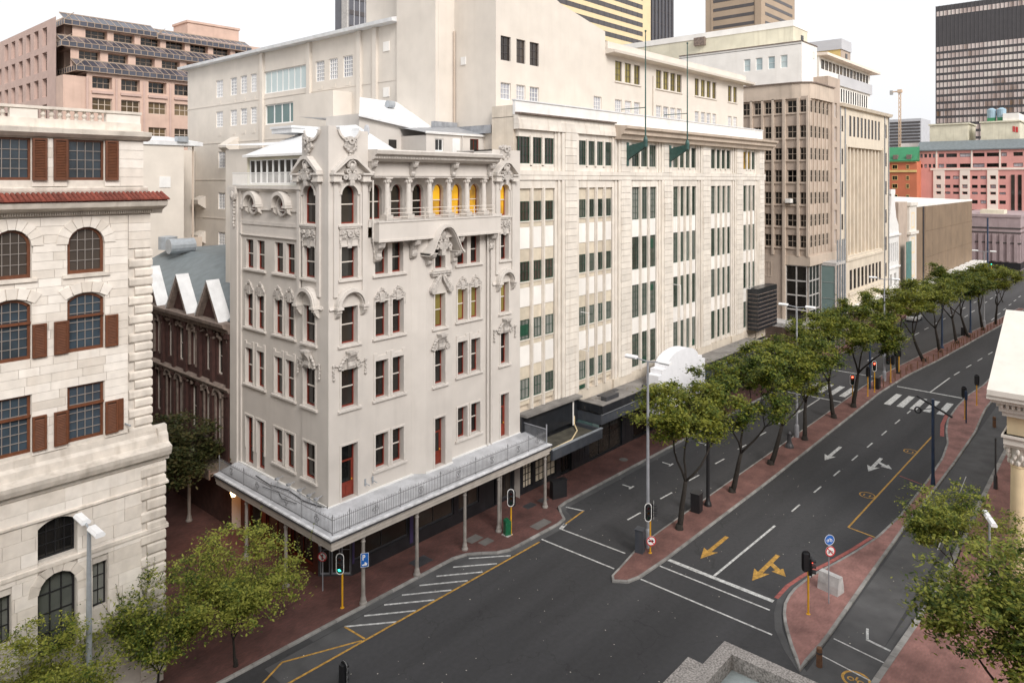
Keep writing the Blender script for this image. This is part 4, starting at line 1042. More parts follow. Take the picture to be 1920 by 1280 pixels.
# verandah: posts, slab, fascia, white edge, railing
VX, VY, VXE, VYE = 24.45, 35.95, 44.95, 50.3
m = MB()
m.face([(VX, VY, 5.04), (VXE, VY, 5.04), (VXE, 39.0, ZF), (LX-.2, 39.0, ZF)]); m.face([(VX, VY, 5.04), (LX-.2, 39.0, ZF), (LX+.2, VYE, ZF), (VX, VYE, 5.04)])
part(m, 'verandah_roof', 'lead_grey', hero)
m = MB().box(VX+.25, VXE, VY+.25, 39.4, 4.4, 4.5).box(VX+.25, 26.9, 39.4, VYE, 4.4, 4.5)
part(m, 'verandah_soffit', 'fascia', hero)
m = MB()
for z0, z1, o in ((4.30, 4.52, .12), (4.52, 4.76, .06), (4.76, 4.93, 0)): m.box(VX+o, VXE-o*.5, VY+o, VY+.24, z0, z1); m.box(VX+o, VX+.24, VY+.24, VYE, z0, z1)
m.box(VXE-.2, VXE-.05, VY+.24, 39, 4.3, 4.95)
part(m, 'fascia', 'fascia', hero)
m = MB().box(VX-.06, VXE+.05, VY-.06, VY+.32, 4.932, 5.075).box(VX-.06, VX+.32, VY+.32, VYE, 4.932, 5.075)
part(m, 'verandah_edge', 'edge_white', hero)
part(MB().box(VX-.1, VXE+.05, VY-.1, VY-.065, 4.9, 5.0).box(VX-.1, VX-.065, VY-.065, VYE, 4.9, 5.0), 'gutter_line', 'dark_grey', hero)
for q in (MB().fb(ff, LX-.06, 33.1, -.12, .06, ZF-.08, ZF+.04), MB().fb(ff, 36.75, XE, -.12, .06, ZF-.08, ZF+.04), MB().fb(F(0, FY-.42), 33.9, 36.5, 0, .06, ZF-.12, ZF+.035), MB().fb(fl, -12.2, -.01, -.1, .06, ZF-.08, ZF+.04)): part(q, 'wall_flashing', 'white_paint', hero)
def vpost_mesh():
    m = MB(); m.lathe(0, 0, [(.24, 0), (.24, .1), (.19, .16), (.17, .34), (.15, .4), (.125, .5), (.11, 3.2), (.105, 3.75), (.14, 3.78), (.14, 3.84), (.11, 3.88), (.11, 4.0), (.17, 4.1), (.17, 4.28)], 12)
    return m.mesh('verandah_post', 'post_taupe')
VP = vpost_mesh()
for x in (27.0, 31.3, 35.7, 39.2, 44.55): part(VP, 'verandah_post', None, hero, (x, 36.3 if x < 44 else 36.25, .12))
for y in (41.5, 46.5): part(VP, 'verandah_post', None, hero, (24.85, y, .12))
part(MB().tube([(39.45, 36.25, 4.3), (39.45, 36.3, 4.0), (39.42, 36.3, .2)], .07, 8), 'downpipe', 'post_taupe', hero)
def rail_panel(p0, p1, orn=True):
    p0, p1 = Vector(p0), Vector(p1); L_ = (p1-p0).length; th = math.atan2(p1.y-p0.y, p1.x-p0.x); fr = F(p0.x, p0.y, th, p0.z)
    m = MB(); n = max(3, int(L_/.135))
    for i in range(1, n): a = L_*i/n; m.fb(fr, a-.009, a+.009, -.009, .009, .04, .98+(.07 if i % 2 else 0))
    for c in (.1, .86): m.fb(fr, 0, L_, -.014, .014, c, c+.028)
    if orn:
        for s in (-1, 1):
            m.ring(fr, L_/2+s*.12, .5, .1, .122, -.012, .012, 8, 0, 2*pi); m.ring(fr, L_/2+s*.09, .68, .06, .08, -.012, .012, 8, 0, 2*pi); m.ring(fr, L_/2+s*.07, .3, .05, .07, -.012, .012, 8, 0, 2*pi)
    part(m, 'rail_panel', 'rail_grey', hero)
def rail_post(x, y, z, h=1.2): part(MB().lathe(x, y, [(.05, 0), (.05, .08), (.028, .12), (.028, h-.15), (.05, h-.12), (.05, h-.08), (.02, h-.04), (.035, h), (.01, h+.05)], 8, z), 'rail_post', 'rail_grey', hero)
px_ = [VX+.35, 26.0, 29.9, 33.4, 36.8, 40.2, 42.6, VXE-.15]
for a, b in zip(px_, px_[1:]): rail_panel((a, VY+.35, 5.09), (b, VY+.35, 5.09), b-a > 2); rail_post(a, VY+.35, 5.06)
py_ = [VY+.35, 39.6, 43.2, 46.8, VYE]
for a, b in zip(py_, py_[1:]): rail_panel((VX+.35, b, 5.09), (VX+.35, a, 5.09)); rail_post(VX+.35, b, 5.06)
# plain return railing at the store side
m = MB()
for i in range(24): y = VY+.35+.125*i; m.box(VXE-.16, VXE-.14, y-.01, y+.01, 5.1, 6.25)
for z in (5.12, 6.2): m.box(VXE-.18, VXE-.13, VY+.3, FY+.1, z, z+.05)
m.tube([(VXE-.15, VY+.35, 5.0), (VXE-.15, VY+.35, 6.6)], .05, 8)
part(m, 'return_railing', 'pole_grey', hero)
# floodlights and their brackets on the verandah roof by the flank
for y in (39.4, 40.2, 41.3, 42.6, 44.0): part(MB().tube([(LX-.05, y, 6.1), (LX-.45, y, 6.05)], .03, 6).box(LX-.62, LX-.4, y-.12, y+.12, 5.98, 6.1).tube([(LX-.45, y, 6.0), (LX-.45, y, 5.5)], .025, 6), 'floodlight', 'flashing', hero)
for x in (29.6, 29.0): part(MB().tube([(x, FY-.02, 6.2), (x, FY-.5, 6.15)], .03, 6).box(x-.05, x+.05, FY-.06, FY-.0, 6.0, 6.45), 'wall_bracket', 'galv', hero)
part(MB().tube([fl.p(-.3, .3, 5.56), fl.p(-2, .5, 5.5), fl.p(-4, .35, 5.56), fl.p(-6, .6, 5.46), fl.p(-8, .5, 5.5)], .035, 6).tube([fl.p(-2.2, .9, 5.4), fl.p(-3.6, 1.1, 5.38), fl.p(-4.5, .8, 5.42), fl.p(-6.2, 1.0, 5.4)], .03, 6), 'cable', 'dark_grey', hero)
# hanging lanterns under the verandah
def lantern(x, y, lit, label):
    t = thing('lantern', label, 'lantern', (x, y, 3.45), group='lanterns under the verandah')
    part(MB().tube([(x, y, 4.42), (x, y, 4.05)], .025, 6).lathe(x, y, [(.05, 4.0), (.22, 3.9), (.24, 3.86)], 10), 'lantern_cap', 'black_metal', t)
    part(MB().lathe(x, y, [(.22, 3.86), (.21, 3.7), (.12, 3.48), (.05, 3.46)], 10), 'lamp_shade', 'lamp_on' if lit else 'sign_white', t)
    if lit:
        l = bpy.data.lights.new('lantern_light', 'POINT'); l.energy = 35; l.color = (1, .36, .07); l.shadow_soft_size = .2
        o = bpy.data.objects.new('lantern_light', l); COL.objects.link(o); o.parent = t; o.location = (0, 0, -.25)
mat('lamp_on', (1, .62, .25), .4, .02, 3, emit=9)
lantern(25.3, 49.2, True, 'lit orange lantern glowing under the dark end of the verandah')
lantern(25.5, 38.6, False, 'unlit white globe lantern under the verandah near its corner')
# lean-to rooms on the roof, behind the cornice
ann = F(0, 43.4)
m = MB().wall(ann, 38.4, 46.2, 27.0, 29.75, [(39.35, 40.25, 28.35, 29.35), (43.3, 44.35, 28.25, 29.5)], 0, .15)
m.face([(38.4, 43.4, 27), (38.4, 47, 27), (38.4, 47, 29.6), (38.4, 43.4, 29.6)])
m.fb(ann, 38.3, 46.3, -.02, .12, 29.7, 29.82)
part(m, 'roof_room_wall', 'hero', hero)
window(hero, ann, 39.35, 28.35, .9, 1.0, 'white_steel', 'glass_dark', rec=.08, nx=2, ny=1)
window(hero, ann, 43.3, 28.25, 1.05, 1.25, 'red_wood', 'glass_dark', rec=.08, nx=2, ny=1)
part(MB().fb(ann, 41.2, 42.05, 0, .06, 27.3, 29.45), 'door', 'white_paint', hero); part(MB().tube([ann.p(42.35, .08, 29.7), ann.p(42.35, .08, 27.2)], .05, 6), 'downpipe', 'hero_trim', hero)
part(MB().face([(38.2, 43.2, 29.78), (45.0, 43.2, 29.9), (45.0, 46.4, 30.7), (38.2, 46.4, 30.3)]), 'lean_to_roof', 'flashing', hero)
part(MB().box(38.2, 46.25, 43.22, 43.3, 29.72, 29.9), 'barge_board', 'white_paint', hero)
an2 = F(0, 46.5)
m = MB(); m.face([an2.p(34.2, 0, 27), an2.p(41.5, 0, 27), an2.p(41.5, 0, 30.2), an2.p(34.2, 0, 31.2)]); m.face([(34.2, 46.5, 27), (34.2, 51, 27), (34.2, 51, 31.2), (34.2, 46.5, 31.2)])
part(m, 'roof_room_wall', 'hero', hero)
part(MB().fb(an2, 39.0, 40.0, 0, .06, 27.3, 29.6), 'door', 'white_paint', hero); part(MB().fb(an2, 37.1, 37.9, -.02, .02, 28.6, 29.3), 'vent_window', 'glass_dark', hero)
m = MB().face([(34.0, 46.2, 31.1), (43.0, 46.2, 29.95), (43.0, 47.0, 30.3), (43.0, 52.4, 33.2), (38.6, 52.4, 33.3)]); m.face([(33.9, 46.15, 30.95), (43.0, 46.15, 29.8), (43.0, 46.15, 29.95), (33.9, 46.15, 31.12)])
part(m, 'lean_to_roof', 'roof_white', hero)
part(MB().tube([(40.2, 50.6, 32.7), (40.9, 50.6, 32.7)], .32, 10), 'roof_fan', 'galv', hero)
part(MB().prof(F(45.1, 44.6, SIDE), -.6, .6, [(0, 29.3), (.6, 29.3), (.6, 29.45), (0, 29.8)]), 'vent_hood', 'galv', hero)
# ================================================================== the cream tiled store
store = thing('department_store', 'long cream tiled store with tall green steel windows and black street canopy', 'store', (69, 39, .1))
SY = 39.0; sf = F(0, SY)
bays = [(44.75, 49.4, 3, 0), (52.9, 58.3, 4, 0), (61.75, 66.5, 3, 1), (69.95, 75.2, 4, 1), (78.8, 84.1, 4, 1), (87.65, 91.3, 3, 1)]
rows_t = [25.31, 20.3, 15.49, 10.58]; LO = 6.9
m = MB(); m.box(44.5, 94.15, SY+.55, SY+3, 0, 32.2)
part(m, 'wall_core', 'faience_base', store)
fz = {}
def block(parent, name, a0, a1, b0, b1, c0, c1, matn):
    """a glazed block; alike blocks share their mesh"""
    k = (round(a1-a0, 2), round(b1-b0, 2), round(c1-c0, 2), matn)
    if k not in fz: fz[k] = MB().fb(L0, 0, a1-a0, 0, b1-b0, 0, c1-c0).mesh(name, matn)
    return part(fz[k], name, None, parent, sf.p(a0, b0, c0))
ends = [44.45]+[x for b in bays for x in b[:2]]+[94.15]
for i, (a0, a1, n, tall) in enumerate(bays):
    wd = (a1-a0)/n; mull = .3
    m = MB()
    # mullions run the full height of the bay
    for k in range(1, n): m.fb(sf, a0+wd*k-mull/2, a0+wd*k+mull/2, -.55, -.08, LO, 25.4); m.fb(sf, a0+wd*k-mull*.27, a0+wd*k+mull*.27, -.08, .02, LO, 25.4); m.fb(sf, a0+wd*k-mull/2, a0+wd*k+mull/2, -.55, -.1, 27.25, 29.75)
    part(m, 'mullion', 'faience', store)
    for k in range(n):
        x0, x1 = a0+wd*k+(mull/2 if k else .06), a0+wd*(k+1)-(mull/2 if k < n-1 else .06)
        # top storey
        window(store, sf, x0, 27.4, x1-x0, 2.2, 'green_steel', 'glass_brown' if i == 0 else ('glass_lit' if i == 5 and k < 2 else 'glass_store'), rec=.26, nx=3, ny=3, fw=.035, bw=.018)
        part(MB().fb(sf, x0-.02, x1+.02, -.5, -.2, 27.18, 27.39), 'sill', 'faience', store)
        for j, zt in enumerate(rows_t):
            zb = zt-3.25; g = 'glass_store'
            if not tall:
                g = 'glass_brown' if (i == 0 and j < 2) else ('glass_store' if j < 2 else 'glass_curtain')
                part(MB().fb(sf, x0, x1, -.5, -.26, zt-1.06, zt), 'blind_panel', 'blind_panel', store)
                window(store, sf, x0, zt-2.7, x1-x0, 1.63, 'green_steel', g, rec=.28, nx=3, ny=2, fw=.04, bw=.02)
                part(MB().fb(sf, x0, x1, -.5, -.18, zt-2.8, zt-2.71), 'sill', 'faience', store)
                part(MB().fb(sf, x0, x1, -.5, -.26, zt-3.2, zt-2.8), 'apron_panel', 'blind_panel', store)
                lo = zt-3.2; hi = rows_t[j+1] if j < 3 else LO
                if j < 3: part(MB().fb(sf, x0+.02, x1-.02, -.5, -.2, hi+.02, lo-.02), 'spandrel', 'spandrel', store)
            else:
                if j == 3 and k == 1 and i in (2, 3): pass
                window(store, sf, x0, zb, x1-x0, 3.25, 'green_steel', 'glass_store' if (i+j) % 2 else 'glass_curtain', rec=.28, nx=3, ny=5, fw=.04, bw=.02)
                hi = rows_t[j+1] if j < 3 else LO
                part(MB().fb(sf, x0+.02, x1-.02, -.5, -.2, hi+.02, zb-.02), 'spandrel', 'spandrel' if j < 3 else 'faience', store)
    part(MB().fb(sf, a0, a1, -.55, -.05, 25.32, 26.0), 'lintel', 'faience', store); part(MB().fb(sf, a0, a1, -.55, -.2, 29.62, 30.2), 'top_lintel', 'faience', store); part(MB().fb(sf, a0, a1, -.55, -.16, 26.8, 27.17), 'apron', 'faience', store)
    part(MB().fb(sf, a0, a1, -.55, -.14, 5.5, LO), 'plinth_panel', 'faience_base', store)
# green casements standing open and solid green panels low in some bays
for x, z, h in ((53.0, 7.3, .9), (63.5, 7.3, .9), (74.0, 7.3, 1.0), (65.0, 19.3, .95), (44.9, 13.4, .9), (65.0, 14.9, .6)): part(MB().fb(sf, x, x+1.15, -.4, -.3, z-.3, z-.3+h), 'green_panel', 'green_steel', store)
# piers: broad tiled face made of courses, stepped reeds on each side
CH = .60
for i in range(len(bays)):
    a0 = bays[i][1]; a1 = bays[i+1][0] if i < 5 else 94.15
    w_ = a1-a0; f0, f1 = a0+w_*.36, a0+w_*.86
    n = int((26-LO)/CH); ch = (26.0-LO)/n
    for k in range(n): block(store, 'pier_block', f0, f1, -.5, .12, LO+ch*k+.014, LO+ch*(k+1)-.014, 'faience')
    for k in range(5): c0 = 26.8+(30.2-26.8)*k/5; block(store, 'pier_block', f0, f1, -.5, .10, c0+.014, c0+.666, 'faience')
    m = MB()
    for q, (u, v, d) in enumerate(((0, .10, -.12), (.10, .19, -.02), (.19, .25, -.14), (.25, .36, .03), (.86, .93, .02), (.93, 1.0, -.08))):
        m.fb(sf, a0+w_*u+.004, a0+w_*v-.004, -.55, d, LO, 26.0); m.fb(sf, a0+w_*u+.004, a0+w_*v-.004, -.55, d, 26.8, 30.2)
    part(m, 'pier_reeds', 'faience', store)
    part(MB().fb(sf, a0, a1, -.55, .06, 5.4, LO-.01), 'pier_base', 'faience_base', store)
# band between the storeys, in panels
for k in range(26):
    x = 44.45+49.7*k/26; block(store, 'band_block', x+.005, x+49.7/26-.005, -.5, .10 if 5 < k < 11 else .06, 26.02, 26.42, 'faience'); block(store, 'band_block', x+.005, x+49.7/26-.005, -.5, .16 if 5 < k < 11 else .1, 26.43, 26.79, 'faience')
# parapet and the deeper cornice
for k in range(26):
    x = 44.45+49.7*k/26
    for z0, z1, d in ((30.21, 30.62, .12), (30.63, 31.0, .06), (31.01, 31.4, .0)): block(store, 'parapet_block', x+.004, x+49.7/26-.004, -.5, d, z0, z1, 'faience')
part(MB().prof(sf, 58.6, 95.3, [(-.3, 29.95), (.55, 29.95), (.7, 30.35), (1.0, 30.45), (1.05, 30.8), (1.35, 30.95), (1.4, 31.2), (.1, 31.3), (-.3, 31.3)]), 'cornice', 'tan_trim', store)
part(MB().prof(sf, 44.4, 58.5, [(-.3, 31.41), (.25, 31.41), (.3, 31.55), (-.3, 31.6)]), 'ledge', 'dark_stone', store)
part(MB().box(44.45, 94.15, SY+.3, SY+.6, 31.4, 32.55).box(94.0, 94.15, SY+.6, SY+3, 31.4, 32.5), 'parapet_wall', 'white_paint', store)
part(MB().box(44.4, 94.2, SY+.22, SY+.66, 32.551, 32.66), 'coping', 'roof_white', store)
part(MB().box(44.5, 94.1, SY+.6, SY+3.1, 31.2, 31.25), 'terrace', 'lead_grey', store)
# small sign frames left on the facade
for x, z, h in ((52.9, 10.7, 3.4), (69.6, 11.2, 3.6), (87.4, 12.4, 4.8)):
    m = MB(); m.fb(sf, x, x+.05, .1, 1.0, z, z+.05).fb(sf, x, x+.05, .1, 1.0, z+h, z+h+.05).fb(sf, x, x+.05, .95, 1.0, z, z+h); part(m, 'sign_frame', 'white_steel', store)
# penthouse block above the store
py = 42.0; pf = F(0, py)
up = [(45.6, 46.9), (47.65, 48.85), (49.45, 50.75)]
upr = [(63.1, 64.4), (64.95, 66.2), (66.75, 67.95), (71.3, 72.5), (72.9, 74.1), (74.5, 75.7), (76.0, 77.15), (80.4, 81.5), (82.0, 83.1), (83.5, 84.6), (85.05, 86.1), (89.5, 90.6), (91.1, 92.2)]
low = up+[(59.3, 60.65)]+upr
m = MB().wall(pf, 45.0, 94.2, 31.2, 39.4, [(*p, 36.3, 38.4) for p in up+upr]+[(*p, 32.95, 34.4) for p in low], 0, .25)
m.plate(pf, [(45.0, 39.401), (61.3, 39.401), (61.3, 41.1), (54, 42.6), (45.0, 46)], -18, 0)
m.box(94.05, 94.2, py+.01, py+22, 31.2, 39.4); m.box(45.1, 94.1, py+.3, py+22, 39.1, 39.3)
m.face([(45.0, py, 27), (45.0, 47.1, 27), (45.0, 47.1, 39.4), (45.0, py, 39.4)]); m.face([(43.1, 47.1, 27), (45.0, 47.1, 27), (45.0, 47.1, 48), (43.1, 47.1, 48)])

part(m, 'penthouse_wall', 'cream', store)
part(MB().prof(pf, 61.3, 95.6, [(0, 38.85), (1.1, 38.95), (1.15, 39.2), (0, 39.45)]).prof(pf, 61.3, 94.3, [(-.1, 39.4), (.3, 39.4), (.3, 40.1), (-.1, 40.1)]), 'cornice', 'cream', store)
for p in up+upr: window(store, pf, p[0], 36.3, p[1]-p[0], 2.1, 'tower_band', 'glass_olive' if p[0] > 60 else 'glass_brown', rec=.15, nx=2, ny=3, fw=.05, bw=.03)
for p in low: window(store, pf, p[0], 32.95, p[1]-p[0], 1.45, 'white_steel', 'glass_white', rec=.12, nx=3, ny=3, fw=.06, bw=.04)
for a, b in ((63.0, 68.1), (71.2, 77.3), (80.3, 86.2), (89.4, 92.3)): part(MB().fb(pf, a, b, 0, .12, 36.15, 36.29), 'sill', 'cream', store)
part(MB().tube([pf.p(70.6, .1, 37.6), pf.p(70.6, .1, 31.6)], .08, 6), 'downpipe', 'cream', store)
# cream flank running back along the side street
cx_ = 43.09; cs = F(cx_, 0, SIDE)
def cw(y0, y1): return (-y1, -y0)
small = [(86.45, 88.26), (82.97, 84.55), (80.53, 82.06), (78.3, 79.66)]
trio = [(64.56, 66.13), (62.2, 63.7), (59.67, 61.28)]
ops = [(*cw(*p), 36.3, 38.45) for p in small+trio]+[(*cw(*p), 32.6, 34.55) for p in small]+[(*cw(67.95, 76.6), 35.85, 38.4), (*cw(68.0, 76.4), 32.3, 34.6)]+[(*cw(85.9, 87.7), z, z+2.05) for z in (27.5, 22.4, 17.5)]
m = MB().wall(cs, -96.2, -47.1, 0, 40.7, ops, 0, .25)
m.face([(cx_, 96.2, 0), (60, 96.2, 0), (60, 96.2, 40.7), (cx_, 96.2, 40.7)])
m.box(43.12, 45, 47.12, 52.4, 40, 50)
m.box(cx_-.35, cx_, 47.1, 52.4, 28, 50)
for y in (84.9 + 12.0 - 20, 67.2, 58.4, 55.9): m.fb(cs, -y-.3, -y+.3, 0, .28, 0, 40.6)
for z in (35.3, 30.6, 26.0, 21.2): m.fb(cs, -96.2, -52.4, 0, .05, z, z+.12)
part(m, 'flank_wall', 'cream', store)
for p in small+trio: window(store, cs, -p[1], 36.3, p[1]-p[0], 2.15, 'white_steel', 'glass_white', rec=.1, nx=4, ny=5, fw=.08, bw=.07)
for p in small: window(store, cs, -p[1], 32.6, p[1]-p[0], 1.95, 'white_steel', 'glass_white', rec=.1, nx=4, ny=5, fw=.08, bw=.07)
for z in (27.5, 22.4, 17.5): window(store, cs, -87.7, z, 1.8, 2.05, 'white_steel', 'glass_white', rec=.1, nx=4, ny=5, fw=.09, bw=.08)
window(store, cs, -76.6, 35.85, 8.65, 2.55, 'white_steel', 'glass_pale', rec=.15, nx=7, ny=1, fw=.1, bw=.1); window(store, cs, -76.4, 32.3, 8.4, 2.3, 'white_steel', 'glass_teal', rec=.15, nx=5, ny=1, fw=.12, bw=.16)
m = MB()
for p in small+trio: m.fb(cs, -(p[0]+p[1])/2-.4, -(p[0]+p[1])/2+.4, 0, .04, 35.3+.15, 35.85)
for p in small: m.fb(cs, -(p[0]+p[1])/2-.4, -(p[0]+p[1])/2+.4, 0, .04, 31.5, 31.9)
part(m, 'air_grilles', 'cream', store)
for y, z in ((54.3, 38.6), (54.3, 34.3)): part(MB().fb(cs, -y-.45, -y+.45, 0, .08, z-.45, z+.45), 'louvre', 'cream_light', store)
part(MB().fb(F(45, 0, SIDE), -46.2, -45.6, 0, .08, 36.2, 36.9), 'louvre', 'white_paint', store)
m = MB()
for y in (67.6, 56.3, 77.4): m.tube([(cx_-.12, y, 40.5), (cx_-.12, y, 28)], .09, 6)
m.tube([(44.85, 46.95, 39.3), (44.85, 46.95, 31)], .09, 6)
part(m, 'downpipe', 'tan_trim', store)
part(MB().prof(cs, -97.2, -52.4, [(-.5, 40.62), (.9, 40.62), (.95, 40.95), (-.5, 41.3)]), 'eaves', 'roof_white', store)
part(MB().face([(cx_+.4, 97.2, 41.2), (cx_+.4, 52.4, 41.2), (70, 52.4, 42.5), (70, 97.2, 42.5)]), 'roof', 'roof_white', store)
# side annexes of the flank
part(MB().box(40.9, cx_, 59.8, 66.9, 20, 34.75), 'annex', 'cream', store)
for y, z in ((92, 24), (92, 19.5), (92, 15)): part(MB().prof(cs, -y-.9, -y+.9, [(0, z), (.0, z-1.6), (1.0, z-1.0), (1.0, z-.5)]), 'buttress', 'cream', store)
part(MB().prof(cs, -84.5, -82.5, [(0, 31.2), (1.6, 30.2), (1.6, 29.9), (0, 28.8)]), 'buttress', 'cream', store)
# lower white roofs and flashing between the store and the corner building
part(MB().face([(37, 51, 31.2), (43.0, 47.2, 30.6), (43.0, 59.8, 31.6), (37, 59.8, 31.9)]), 'low_roof', 'roof_white', store)
part(MB().box(42.2, 44.9, 46.6, 47.05, 30.0, 31.1), 'flashing', 'flashing', store); part(MB().box(44.6, 44.98, 42.2, 46.5, 30.0, 30.7), 'flashing', 'flashing', store)
part(MB().box(30, 43, 51.35, 59.7, 8, 28.6), 'rear_wing', 'cream', store); part(MB().face([(29.6, 51.3, 28.7), (43, 51.3, 29.8), (43, 60, 30.2), (29.6, 60, 29.0)]), 'low_roof', 'roof_white', store)
# ground floor, lower canopy, black upstand, upper canopy
gf2 = F(0, 39.1)
m = MB().wall(gf2, 44.6, 94.1, 0, 5.6, [(45.2, 46.4, .5, 3.3), (46.8, 49.6, .5, 3.5), (50.2, 51.8, .15, 3.6), (54.5, 60, .15, 3.6), (62, 70, .15, 3.6), (72, 80, .15, 3.6), (82, 92, .15, 3.6)], 0, .3)
part(m, 'shop_front', 'black_tile', store)
for a, b, n in ((45.2, 46.4, 3), (46.8, 49.6, 5)): window(store, gf2, a, .5, b-a, 2.8 if n == 3 else 3.0, 'black_metal', 'blind_panel', rec=.1, nx=n, ny=5, fw=.06, bw=.05, name='shop_window')
for a, b in ((50.2, 51.8), (54.5, 60), (62, 70), (72, 80), (82, 92)): window(store, gf2, a, .15, b-a, 3.45, 'black_metal', 'glass_dark', rec=.2, nx=3, ny=2, fw=.08, name='shop_window')
for x in (52.6, 53.4, 60.6): window(store, gf2, x, .6, .4 if x < 54 else 1.0, 2.9, 'black_metal', 'blind_panel', rec=-.02, nx=1, ny=6, fw=.05, name='shop_window')
part(MB().fb(sf, 44.5, 52.1, -.1, .35, 4.6, 6.75), 'upstand', 'black_tile', store)
part(MB().fb(sf, 44.5, 52.1, -.1, .9, 6.75, 6.95), 'ledge', 'canopy_roof', store)
part(MB().box(45.05, 51.9, 36.1, 38.65, 4.15, 4.25), 'canopy_floor', 'moss_roof', store)
part(MB().box(45.05, 51.9, 35.85, 36.1, 3.75, 4.55).box(51.7, 51.9, 36.1, 38.6, 3.75, 4.55), 'canopy_fascia', 'bluegrey_trim', store)
part(MB().box(45.05, 51.95, 35.82, 36.05, 4.551, 4.62), 'canopy_trim', 'galv', store)
part(MB().tube([(51.4, 38.5, 5.2), (51.4, 38.5, 4.5), (50.6, 37.6, 4.32), (48.5, 36.6, 4.32), (45.2, 36.4, 4.36)], .06, 8), 'hose', 'tower_cream', store)
part(MB().tube([(51.3, 38.55, 6.7), (51.3, 38.55, 4.4)], .07, 8), 'downpipe', 'cream_light', store)
part(MB().box(52.2, 88, 36.2, 38.9, 6.05, 6.12), 'canopy_floor', 'canopy_roof', store)
part(MB().box(52.0, 88, 35.9, 36.2, 5.75, 6.45).box(51.98, 52.2, 36.2, 38.85, 5.75, 6.45), 'canopy_fascia', 'black_tile', store)
part(MB().box(51.95, 88, 35.86, 36.24, 6.451, 6.52).box(51.95, 52.24, 36.24, 38.85, 6.451, 6.52), 'canopy_trim', 'canopy_roof', store)
part(MB().box(52.1, 88, 36.1, 36.3, 4.75, 5.6).box(52.1, 52.3, 36.3, 38.9, 4.75, 5.6), 'canopy_fascia', 'bluegrey_trim', store); part(MB().box(52.05, 88, 36.0, 36.12, 5.6, 5.7), 'canopy_trim', 'galv', store)
part(MB().box(52.3, 88, 36.3, 39.05, 4.7, 4.76), 'soffit', 'canopy_roof', store)
for a, b in ((52.4, 53.6), (53.7, 55.4), (55.5, 57)): part(MB().box(52.12, 52.22, 36.4+(a-52.4)*.55, 36.4+(b-52.4)*.55, 3.6, 4.7), 'clerestory_pane', 'glass_teal', store)
m = MB().box(54.2, 56.2, 37.0, 37.6, 6.12, 6.5); m.box(60, 60.5, 36.5, 36.9, 6.12, 6.45); m.box(55, 58, 38.2, 38.6, 6.12, 6.2)
part(m, 'roof_debris', 'dark_grey', store)
wd_ = MB(); r3 = random.Random(9)
for i in range(700):
    x, y = r3.uniform(53, 63)-r3.random()*2, 37.4+r3.random()*1.4; h = .1+.28*r3.random(); a = r3.random()*6.28; dx, dy = .25*cos(a)*r3.random(), .25*sin(a)*r3.random()
    if mnoise.noise((x*.5, y*.8, 3)) < .02: continue
    wd_.face([(x-.012, y, 6.1), (x+.012, y, 6.1), (x+dx, y+dy, 6.1+h)])
part(wd_, 'weeds', 'dry_weeds', store, kind='stuff')
# grooved black sign box at the far end of the facade
m = MB().box(88.6, 94.7, 37.6, 38.95, 7.0, 12.3); part(m, 'sign_box', 'black_tile', store)
m = MB()
for k in range(9): m.box(88.56, 94.74, 37.55, 38.9, 7.4+.52*k, 7.46+.52*k)
part(m, 'sign_box_grooves', 'dark_stone', store)
# white arched canopy front
sg = thing('arched_canopy_sign', 'blank white arched sign board standing on the black store canopy', 'sign', (66, 36, 4), )
o_ = [(61.2, 3.5), (70.8, 3.5), (70.8, 7.2), (70.1, 7.2), (70.1, 7.65), (69.3, 7.65)]+[(66+3.3*cos(pi*i/16), 7.65+1.35*sin(pi*i/16)) for i in range(17)][0:]+[(62.7, 7.65), (61.9, 7.65), (61.9, 7.2), (61.2, 7.2)]
part(MB().plate(F(0, 35.8), o_, -1.3, 0), 'board', 'white_sign', sg)
part(MB().box(71.0, 71.5, 35.9, 36.6, 3.2, 5.8), 'end_bracket', 'pole_blue', sg)

# flag poles on green brackets
def flagpole(x, ztop, label):
    t = thing('flagpole', label, 'flagpole', (x+1.6, SY-1.3, 29.3), group='flagpoles on the store front')
    part(MB().plate(F(x, SY, SIDE), [(-.1, 27.6), (0, 27.5), (.12, 29.6), (0, 29.7)], -.02, .1).fb(sf, x-.15, x+.15, .1, .2, 27.4, 29.7), 'wall_plate', 'green_bracket', t)
    m = MB()
    for s in (-1, 1):
        fr = F(x+s*.14, SY-.2, SIDE); m.plate(fr, [(.0, 28.0), (.0, 29.35), (2.0, 29.75), (2.0, 29.2)], -.03, .03)
    m.prof(F(x-.14, SY-.2, SIDE), 0, 2.0, [(0, 0)]*0 or [(0, 29.33), (-.28, 29.33), (-.28, 29.3), (0, 29.3)])
    part(m, 'bracket', 'green_bracket', t)
    part(MB().lathe(x, SY-2.15, [(.2, 29.2), (.22, 29.9), (.12, 30.2)], 10), 'socket', 'green_bracket', t)
    part(MB().tube([(x, SY-2.15, 30.1), (x, SY-2.15, ztop)], [.075, .045], 8).ball((x, SY-2.15, ztop+.05), .11), 'pole', 'green_bracket', t)
    part(MB().box(x-.04, x+.04, SY-2.2, SY+.6, 32.95, 33.03), 'stay', 'green_bracket', t)
flagpole(60.6, 40.3, 'tall green flagpole on a wall bracket, the one nearer the corner building')
flagpole(68.9, 40.3, 'slightly shorter looking green flagpole on bracket, farther along the store front')

